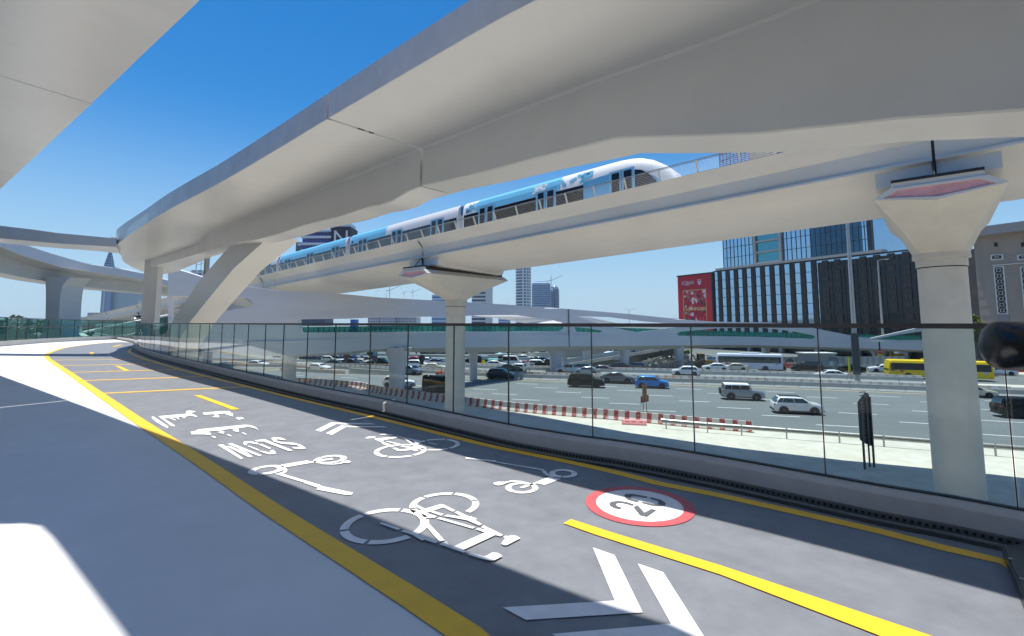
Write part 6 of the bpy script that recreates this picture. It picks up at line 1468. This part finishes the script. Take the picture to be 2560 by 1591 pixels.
# lamp posts
def lamp(u, v, Y, vtop, label, arms=1, box=False, r=.13, grp='lamp posts'):
    b0 = aty(u, v, Y); z1_ = aty(u, vtop, Y).z; t = thing('lamp_post', (b0.x, b0.y, GND), label, 'lamp post', grp)
    MB().tube([(b0.x, b0.y, GND), (b0.x, b0.y, (GND+z1_)*.35), (b0.x, b0.y, z1_)], r*1.25, 12, r2=r*.6).build('pole', 'steel', t, sm=40)
    for s in ([1] if arms == 1 else [-1, 1]):
        MB().tube([(b0.x, b0.y, z1_-.1), (b0.x+s*.6, b0.y-.2, z1_+.25), (b0.x+s*1.6, b0.y-.5, z1_+.3)], .05, 6).build('arm', 'steel', t)
        MB().box((b0.x+s*1.75, b0.y-.5, z1_+.27), (.9, .35, .16)).build('lamp_head', 'vent_white', t, bevel=.04)
    if box: 
        MB().box((b0.x-.25, b0.y-.35, GND+4.4), (.95, .35, 6.0)).build('sign_back', 'sign_grey', t, bevel=.02)
lamp(2144, 958, 72, 480, 'tall lamp post with dark sign back in the middle barrier row', box=True, r=.30)
p = aty(2214, 905, 112); t = lamp(2212, 905, 112, 652, 'lamp post with small single head before the dark podium', r=.26)
lamp(1573, 800, 210, 775, 'twin headed lamp post above the dipping end of the footbridge', arms=2, r=.14); lamp(1264, 800, 260, 760, 'tiny lamp post on the skyline left of the round tower', r=.14); lamp(964, 800, 230, 735, 'small curved lamp post below the viaduct soffit', r=.14); lamp(938, 800, 230, 728, 'thin mast below the viaduct soffit', r=.08)
lamp(1690, 800, 230, 797, 'tiny lamp post left of the billboard', arms=2, r=.12)
# pole seen past the strut
a = aty(520, 610, 30); o = MB().tube([(a.x, a.y, GND), (a.x, a.y, a.z+1.5)], .15, 14).build('steel_mast', 'steel', sm=40); tag(o, 'grey round mast standing just behind the slanted strut', 'mast')
# banner, yellow tripod sign, kiosk, wheel emblem, backhoe
a = aty(2201, 880, 100); t = thing('banner_sign', (a.x, a.y, GND), 'red and yellow vertical banner in front of the pale hammerhead pier', 'sign'); hb(2196, 2206, 876.5, 886, 100, 'barrier_red', 'red_panel', .1); hb(2196, 2207, 886.5, 904, 100, 'sign_yellow', 'yellow_panel', .1); hb(2198, 2204, 879, 880, 99.9, 'logo_white', 'lettering', .05)
hb(2198, 2205, 891, 892, 99.9, 'dark', 'lettering', .05); hb(2198, 2205, 896, 897, 99.9, 'dark', 'lettering', .05); MB().bar((a.x, a.y+.15, GND), (a.x, a.y+.15, aty(2201, 855, 100).z), .2).build('post', 'trim', t)
p = at_g(2126, 957); t = thing('tripod_sign', (p.x, p.y, GND), 'narrow yellow sign on a tripod beside the tall lamp post', 'sign', local=True)
b = MB().bar((-.5, .3, 0), (0, 0, 2.0), .05).bar((.5, .3, 0), (0, 0, 2.0), .05).bar((0, -.5, 0), (0, 0, 2.0), .05); b.build('tripod', 'raw_timber', t); MB().slab([Vector(q) for q in ((-.16, 0, 1.6), (.16, 0, 1.5), (.12, 0, 3.6), (-.1, 0, 3.9))], (0, .05, 0)).build('yellow_board', 'sign_yellow', t)
t = thing('electrical_kiosk', at_g(2057, 915), 'pale grey electrical kiosk with double vents in front of the fence', 'kiosk'); hb(2016, 2092, 885, 917, 95, 'fence_grey', 'body', 3); hb(2014, 2094, 883, 885.4, 94.8, 'white_wall', 'roof', 3.4); hb(2074, 2083, 894, 903, 94.9, 'grey_band', 'vent', .05); hb(2085, 2093, 894, 903, 94.9, 'grey_band', 'vent', .05); hb(2073, 2083.5, 904, 915, 94.92, 'vent_white', 'door', .05)
c = aty(1974, 910, 98.2); t = thing('wheel_emblem', tuple(c), 'dark five-spoked wheel emblem on the corrugated fence', 'sign')
Yc = Vector((0, 1, 0)); b = MB().lathe(c, [(.82, -.05), (1.0, -.05), (1.0, .05), (.82, .05)], 28, 'y'); 
for k in range(5): a_ = 2*math.pi*k/5+.3; b.bar(c, c+Vector((math.cos(a_), 0, math.sin(a_)))*.85, .12, .2)
b.build('rim_and_spokes', simple('emblem_dark', (.06, .085, .09), .5), t)
p = at_g(1757, 920); t = thing('backhoe_loader', (p.x, p.y, GND), 'yellow-brown backhoe loader under a ragged canopy beside the rubble', 'excavator', rz=-.15, local=True)
simple('digger_yellow', (.36, .21, .04), .6, noise=.2, scale=3)
MB().loft([[Vector((x, y, z)) for y, z in ((-.6, .7), (-.6, h), (.6, h), (.6, .7))] for x, h in ((.3, 1.5), (1.0, 1.6), (1.9, 1.45), (2.1, 1.2))]).build('bonnet', 'digger_yellow', t, bevel=.05)
MB().loft([[Vector((x*k, y, z)) for x, y in ((-1.0, -.75), (.3, -.75), (.3, .75), (-1.0, .75))] for z, k in ((.8, 1), (1.6, 1.05), (2.7, .9))]).build('cab', 'win', t); MB().box((-.35, 0, 2.78), (1.5, 1.6, .12)).build('cab_roof', 'digger_yellow', t)
for x, r in ((-.6, .75), (1.6, .5)):
    for y in (-.85, .85): wheel(t, x, y, r, .42, 'rimd', math.copysign(1, y))
MB().bar((1.9, -.5, 1.0), (3.0, -.5, .5), .15).bar((1.9, .5, 1.0), (3.0, .5, .5), .15).build('loader_arm', 'digger_yellow', t); MB().loft([[Vector(q) for q in ((3.0, y, .1), (3.6, y, .15), (3.15, y, .9), (2.9, y, .8))] for y in (-1.1, 1.1)]).build('bucket', 'digger_yellow', t); MB().bar((-1.1, 0, 1.0), (-1.8, 0, 2.6), .22).bar((-1.8, 0, 2.6), (-2.5, 0, 1.3), .18).build('digging_arm', 'digger_yellow', t)
p = atz(2236, 930, GND)*1.22; t = thing('excavator', (p.x, p.y, GND), 'yellow excavator boom rising behind the yellow bus', 'excavator', local=True)
b = MB().bar((0, 0, 1.2), (-1.6, 0, 4.6), .45).bar((-1.6, 0, 4.6), (-2.1, 0, 2.0), .35).bar((.1, 0, 1.6), (-1.3, 0, 3.6), .15); b.build('boom', simple('digger_bright', (.60, .42, .10), .6), t); MB().box((.8, 0, 1.4), (2.2, 1.8, 1.3)).build('cab', 'digger_bright', t, bevel=.08); MB().box((.6, 0, .4), (3, 2.2, .8)).build('track', 'trim', t, bevel=.15)
# rubble heap, canopy, sphere tank
rr = random.Random(11); b = MB()
for k in range(420):
    u = rr.uniform(1622, 1712); p = at_g(u, rr.uniform(910, 921)); s_ = rr.uniform(.08, .5); a = rr.random()*3; X = Vector((math.cos(a), math.sin(a), rr.uniform(-.4, .4))).normalized(); Y_ = X.cross(Vector((0, .3, 1))).normalized()
    b.box(p+Vector((0, 0, rr.random()**2*1.6)), (s_*rr.uniform(.6, 2.2), s_, s_*rr.uniform(.3, 1)), ax=(X, Y_, X.cross(Y_)))
tag(b.build('rubble', simple('rubble_mix', (.50, .44, .36), .9, noise=.35, scale=1.2)), 'heap of pale rubble and broken timber behind the barriers', 'rubble', kind='stuff')
p = aty(1778, 903, 101); tag(MB().lathe((p.x, p.y, p.z), [(.03, -1), (.6, -.8), (.95, -.3), (.95, .3), (.6, .8), (.03, 1)], 20).build('water_tank', 'white_wall', sm=60), 'white round water tank behind the loader bucket', 'tank')
t = thing('site_canopy', at_g(1745, 916), 'ragged grey canopy on posts over the loader', 'canopy'); b = MB(); P = [aty(1718, 891, 106), aty(1773, 890, 106), aty(1768, 888, 111), aty(1722, 889, 111)]; b.slab(P, (0, 0, .12)); b.build('roof', 'grey_band', t); b = MB()
for q in P: b.bar((q.x, q.y, GND), q, .1)
b.build('post', 'trim', t)
# concrete ramp climbing left to right behind the piers
t = thing('concrete_ramp', at_g(1540, 912), 'dark sided concrete road ramp climbing behind the flared piers', 'ramp')
P = [aty(1395, 920, 96), aty(1560, 893, 103), aty(1700, 868, 112)]
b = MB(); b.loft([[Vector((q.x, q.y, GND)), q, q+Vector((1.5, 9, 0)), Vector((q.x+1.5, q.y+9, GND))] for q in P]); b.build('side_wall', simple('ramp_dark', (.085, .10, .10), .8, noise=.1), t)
b = MB(); b.loft([[q+Vector((0, -.1, -.1)), q+Vector((0, -.1, .55)), q+Vector((.1, .2, .55)), q+Vector((.1, .2, -.1))] for q in P]); b.build('kerb_wall', 'white_wall', t)
b = MB(); b.loft([[q+Vector((1.4, 8.6, 0)), q+Vector((1.4, 8.6, .9)), q+Vector((1.5, 8.9, .9)), q+Vector((1.5, 8.9, 0))] for q in P]); b.build('back_parapet', 'white_wall', t)
t = thing('ramp_parapet', at_g(1625, 905), 'sloping pale ramp parapet with handrail running down to the left', 'wall')
P = [aty(1567, 917, 98), aty(1655, 890, 104)]; b = MB(); b.loft([[Vector((q.x, q.y, GND)), q, q+Vector((.1, .3, 0)), Vector((q.x+.1, q.y+.3, GND))] for q in P]); b.build('wall', 'white_wall', t); b = MB()
for dz in (.5, 1.1): b.tube([q+Vector((0, 0, dz)) for q in P], .08, 5)
b.build('handrail', 'trim', t)
t = thing('direction_sign', at_g(1540, 925), 'white two-post direction sign in front of the ramp', 'sign'); hb(1532, 1549, 893, 900.5, 93, 'white_wall', 'board', .08); MB().bar(aty(1535.5, 896, 93.1), at_g(1535.5, 922), .1).bar(aty(1545, 896, 93.1), at_g(1545, 922), .1).build('post', 'steel', t)
t = thing('red_sign', at_g(1455, 905), 'small red work sign by the ramp foot', 'sign'); hb(1450, 1459, 897, 904, 112, 'barrier_red', 'board', .1); MB().bar(aty(1455, 900, 112.2), at_g(1455, 904), .1).build('post', 'steel', t)
t = thing('round_sign', at_g(1329, 910), 'small round sign on a thin pole before the cream wall', 'sign'); c = aty(1329.3, 896.5, 104); MB().lathe(c, [(.01, -.03), (.28, -.03), (.28, .03), (.01, .03)], 14, 'y').build('disc', 'trim', t); MB().bar(c, (c.x, c.y, GND), .07).build('post', 'steel', t)
t = thing('information_board', at_g(940, 915), 'blue information board with grey picture below left of the nearest flared pier', 'sign'); hb(931, 943, 878, 890, 96, 'train_mid', 'blue_board', .1); hb(931, 943, 890, 905, 96.05, simple('board_dark', (.09, .09, .10), .5), 'picture_board', .1)
for v in (880.5, 883, 885.5, 888): hb(933, 941, v, v+.7, 95.9, 'logo_white', 'lettering', .03)
MB().bar(aty(937, 905, 96.1), at_g(937, 918), .2).build('post', 'steel', t)
t = thing('information_board', at_g(904, 915), 'narrow white and blue totem beside the dark hoarding', 'sign'); hb(901, 906.5, 879, 889, 104, 'white_wall', 'white_board', .3); hb(901, 906.5, 889, 896, 104, 'train_mid', 'blue_board', .3); hb(901, 906.5, 896, 903, 104, 'white_wall', 'base', .3)
t = thing('traffic_sign', at_g(1075, 915), 'black and white road sign plate on a pole in front of the black hoarding', 'sign'); hb(1072, 1079, 893, 897.5, 100, 'logo_white', 'plate', .06); hb(1073, 1078, 894, 896.5, 99.9, 'dark', 'lettering', .03); MB().bar(aty(1075.5, 876, 100.1), at_g(1075.5, 912), .08).build('post', 'steel', t)
for k, (u, v) in enumerate(((1054, 927), (865, 919))):
    p = at_g(u, v); t = thing('covered_sign', (p.x, p.y, GND), ['dark covered sign with a round top in front of the wire fence', 'brown back of an arrow sign in the left queue'][k], 'sign', local=True)
    MB().lathe((0, 0, 2.3), [(.01, -.05), (.62, -.05), (.62, .05), (.01, .05)], 16, 'y').build('disc', ['trim', 'rust_brown'][k], t); MB().box((0, 0, 1.3), (.7, .1, 1.0)).build('board', ['trim', 'rust_brown'][k], t); MB().bar((-.3, 0, 0), (-.2, 0, 1.4), .08).bar((.3, 0, 0), (.2, 0, 1.4), .08).build('leg', 'trim', t)
a = at_g(912, 950); # yellow crash box
t = thing('signal_mast', aty(1660, 880, 104), 'white ball topped thin pole by the rubble', 'mast'); c = aty(1652, 868, 104); MB().lathe(c, [(.02, -.35), (.35, 0), (.02, .35)], 12).build('ball', 'white_wall', t); MB().bar(c, (c.x, c.y, GND), .1).build('pole', 'rust_brown', t)
wallpx('white_container', ((1360, 868), (1415, 868)), 0, 150, 150, 'white_wall', 'white flat roofed shed above the beige wall', cat='building', th=6); wallpx('white_container', ((1480, 868), (1513, 869)), 0, 158, 158, 'white_wall', 'second white shed beyond the beige wall between the piers', cat='building', th=6)
# green windbreak behind the cars
wallpx('green_netting', ((2185, 905), (2232, 903)), 0, 97, 96, simple('net_green', (.03, .085, .06), .8), 'dark green netting fence left of the yellow bus', cat='fence')
# low ramp walls behind the far left parapet
t = thing('lower_ramp', (-45, 60, GND), 'lower ramp with green glass sides sloping up behind the far left balustrade', 'ramp')
P = [aty(150, 841, 60), aty(260, 817, 66), aty(361, 797, 72), aty(420, 786, 76)]
b = MB(); b.loft([[q+Vector((0, 0, -.28)), q, q+Vector((.2, .4, 0)), q+Vector((.2, .4, -.28))] for q in P]); b.build('coping', 'dwhite', t)
b = MB(); b.loft([[q+Vector((0, .1, -4.5)), q+Vector((0, .1, -.28)), q+Vector((.2, .3, -.28)), q+Vector((.2, .3, -4.5))] for q in P]); b.build('side_panel', simple('deep_green_panel', (.05, .14, .12), .3, noise=.1), t)
P = [aty(-60, 800, 48), aty(0, 815, 50), aty(88, 839, 56)]
b = MB(); b.loft([[q+Vector((0, .1, -3.5)), q, q+Vector((.2, .3, 0)), q+Vector((.2, .3, -3.5))] for q in P]); b.build('side_panel', 'deep_green_panel', t)

# ================================================================ TREES
def tree(u, v, Y, vtop, wpx, label, n=900, seed=1, grp=None, name='broadleaf_tree', leaf=.34, m='leaf'):
    rr = random.Random(seed); c = aty(u, v, Y); zt = aty(u, vtop, Y).z; w_ = wpx*Y/1209/2; h = zt-GND; t = thing(name, (c.x, c.y, GND), label, 'tree', grp)
    b = MB(); zb = GND+h*.45; b.tube([(c.x, c.y, GND), (c.x+.1, c.y, GND+h*.25), (c.x, c.y, zb)], .22, 7, r2=.12)
    for k in range(6):
        a = k*1.05; b.tube([(c.x, c.y, GND+h*.36), (c.x+math.cos(a)*w_*.4, c.y+math.sin(a)*w_*.4, GND+h*.6), (c.x+math.cos(a)*w_*.7, c.y+math.sin(a)*w_*.7, GND+h*.78)], .10, 5, r2=.03)
    b.build('trunk', 'bark', t); b = MB(); lobes = []
    for k in range(14):
        a = rr.random()*6.28; q = rr.random()**.5; lobes.append((Vector((c.x+math.cos(a)*w_*.68*q, c.y+math.sin(a)*w_*.68*q, GND+h*rr.uniform(.48, .86))), w_*rr.uniform(.28, .46)))
    for k in range(n):
        lc, lr = lobes[rr.randrange(14)]; d = Vector((rr.gauss(0, 1), rr.gauss(0, 1), rr.gauss(0, .8))).normalized()*lr*rr.uniform(.6, 1.08); p = lc+d
        if p.z > zt: p.z = zt-rr.random()*.3
        X = Vector((rr.gauss(0, 1), rr.gauss(0, 1), rr.gauss(0, 1))).normalized(); Y_ = X.cross(Vector((rr.gauss(0, 1), rr.gauss(0, 1), 1))).normalized(); s_ = leaf*rr.uniform(.5, 1.2)
        b.face([p-X*s_, p+Y_*s_*.5, p+X*s_, p-Y_*s_*.5])
    b.build('crown', m, t)
M['leaf2'] = mat('yellow_green_leaves', (.12, .17, .025), .7, noise=.4, scale=1)
tl = ['dark green tree behind the black hoarding end', 'broad green tree above the cream wall', 'green tree directly behind the beige wall sign', 'green tree with yellowish tips right of the wall sign', 'last green tree beside the broad pier']
for k, (u, vt, wp) in enumerate(((1245, 860, 30), (1268, 858, 34), (1298, 861, 34), (1330, 860, 34), (1356, 864, 30))): tree(u, 890, 128+k, vt, wp, tl[k], 1300, 20+k, 'trees behind the cream wall', m='leaf2' if k == 3 else 'leaf')
tree(1040, 890, 138, 866, 26, 'small tree at the left end of the black hoarding', 700, 31); tree(2440, 800, 84, 764, 26, 'bright green tree top in front of the beige building', 1500, 33, m='leaf2', leaf=.22)
tree(1715, 885, 118, 876, 22, 'small green bush-like tree behind the rubble', 500, 34, m='leaf2'); tree(927, 884, 110, 872, 16, 'small tree between the information boards', 500, 35)
b = MB(); rr = random.Random(9)
for k in range(1400):
    u = rr.uniform(-40, 420); Y = rr.uniform(420, 560); z = GND+rr.random()**1.5*interp(math.sin(u*.05)+math.sin(u*.021), [-2, 2], [6, 17]); p = aty(u, 805, Y); p.z = z; X = Vector((rr.gauss(0, 1), rr.gauss(0, 1), rr.gauss(0, 1))).normalized(); Y_ = X.cross(Vector((0, 1, .3))).normalized(); s_ = rr.uniform(1.2, 3)
    b.face([p-X*s_, p+Y_*s_*.6, p+X*s_, p-Y_*s_*.6])
tag(b.build('far_tree_belt', 'leaf'), 'far dusty belt of trees low on the horizon at the left', 'trees', kind='stuff')
for k, (u, vt) in enumerate(((60, 797), (84, 800), (228, 782), (206, 793), (12, 799))): tower('office_block', u-9, u+9, vt, 900+k*20, 'tw5', ['tiny pale block on the left horizon behind the glass', 'second tiny block on the left horizon', 'small pale block with spires left of the rising viaduct', 'low block just left of the spired one', 'tiny block at the left photo edge'][k], dep=20, cat='building')

# ================================================================ CAMERA ON A STAND at the right edge, close to the lens
c = Vector((1.36, 1.16, .005)); t = thing('camera_on_tripod', (c.x+.12, c.y-.05, DECK), 'black camera lens on a tripod intruding from the right edge', 'camera')
simple('lens_black', (.004, .004, .005), .28, noise=0); simple('lens_blue', (.10, .22, .55), .3)
ax = Vector((1, -.25, -.02)).normalized(); up = Vector((0, 0, 1)); sd = ax.cross(up).normalized(); up = sd.cross(ax)
c0 = aty(2486, 864, 1.12)
def cyl_ax(prof, name, m):
    rings = [[c0+ax*x+sd*(r*math.cos(a))+up*(r*math.sin(a)) for a in [2*math.pi*k/40 for k in range(40)]] for x, r in prof]
    return MB().loft(rings).build(name, m, t, sm=35)
cyl_ax([(-.014, .012), (-.012, .030), (-.005, .046), (.004, .0535), (.012, .0555), (.05, .0565), (.054, .054)], 'lens_hood', 'lens_black'); cyl_ax([(.052, .052), (.16, .052), (.165, .056), (.20, .056)], 'barrel', 'lens_black'); cyl_ax([(.083, .0525), (.096, .0525)], 'focus_ring', 'trim')
b = MB().box(c0+ax*.26, (.13, .11, .10), ax=(ax, sd, up)); b.build('camera_body', 'lens_black', t, bevel=.012)
MB().box(c0+ax*.09-sd*(-.0)+up*.012+Vector((0, -.055, 0)), (.016, .002, .006), ax=(ax, sd, up)).build('badge', 'lens_blue', t)
hub = c0+ax*.26-up*.09; MB().lathe((hub.x, hub.y, hub.z), [(.02, -.12), (.03, -.1), (.035, .0), (.04, .04)], 16).build('tripod_head', 'lens_black', t)
for k, (dx, dy) in enumerate(((.16, .34), (.42, -.22), (-.12, -.42))):
    MB().tube([hub-up*.1, Vector((hub.x+dx, hub.y+dy, DECK+.02))], .016, 8, r2=.011).build('tripod_leg', 'lens_black', t)
# dark case standing on the deck at the lower right corner
P = G([(2508,1404),(2536,1470),(2572,1560),(2680,1560),(2640,1380)], DECK); b = MB(); b.loft([[Vector((p.x, p.y, DECK+.015)) for p in P], [Vector((p.x, p.y, DECK+.10)) for p in P]])
t = thing('equipment_case', tuple(sum(P, Vector())/5), 'black equipment case with rivets lying on the deck at the lower right corner', 'case'); b.build('case_body', 'lens_black', t, bevel=.01)
for u, v in ((2519, 1398), (2546, 1448)):
    p = atz(u, v, DECK+.10); MB().lathe((p.x+.02, p.y, DECK+.098), [(.012, 0), (.012, .006), (.002, .008)], 10).build('rivet', 'steel', t)

# ================================================================ UNSEEN BLOCKS ADDED BEHIND THE VIEWPOINT (to darken the glass reflections)
rr = random.Random(4)
for k, (x, y, w_, d_, h) in enumerate(((-120, 20, 50, 40, 48), (-125, -35, 44, 50, 62), (-105, -85, 50, 40, 40), (-60, -125, 55, 40, 52), (0, -140, 50, 40, 44), (60, -130, 60, 40, 58))):
    t = thing('office_block', (x, y, GND), ['grey block mirrored in the glass, farthest left of the viewpoint', 'tallest grey block mirrored in the glass, left of the viewpoint', 'low grey block mirrored behind the left shoulder of the viewpoint', 'grey block mirrored behind the viewpoint, left of the middle', 'grey block mirrored straight behind the viewpoint', 'grey block mirrored behind the viewpoint on the right'][k], 'building')  # unseen grey blocks added to darken the glass reflections
    MB().box((x, y, GND+h/2), (w_, d_, h)).build('facade', 'added_town', t); MB().box((x+4, y, GND+h+1.5), (w_*.4, d_*.4, 3)).build('added_block_top', 'grey_band', t)

# ================================================================ SUMMER HAZE
m = bpy.data.materials.new('haze_air'); m.use_nodes = True; n = m.node_tree; n.nodes.clear(); o_ = n.nodes.new('ShaderNodeOutputMaterial'); v_ = n.nodes.new('ShaderNodeVolumePrincipled')
v_.inputs['Color'].default_value = (.80, .90, 1, 1); v_.inputs['Density'].default_value = .0001; v_.inputs['Anisotropy'].default_value = .2; n.links.new(v_.outputs[0], o_.inputs['Volume'])
tag(MB().box((0, 950, (150+GND-1)/2), (3900, 3500, 150-GND+1)).build('haze', m), kind='stuff')
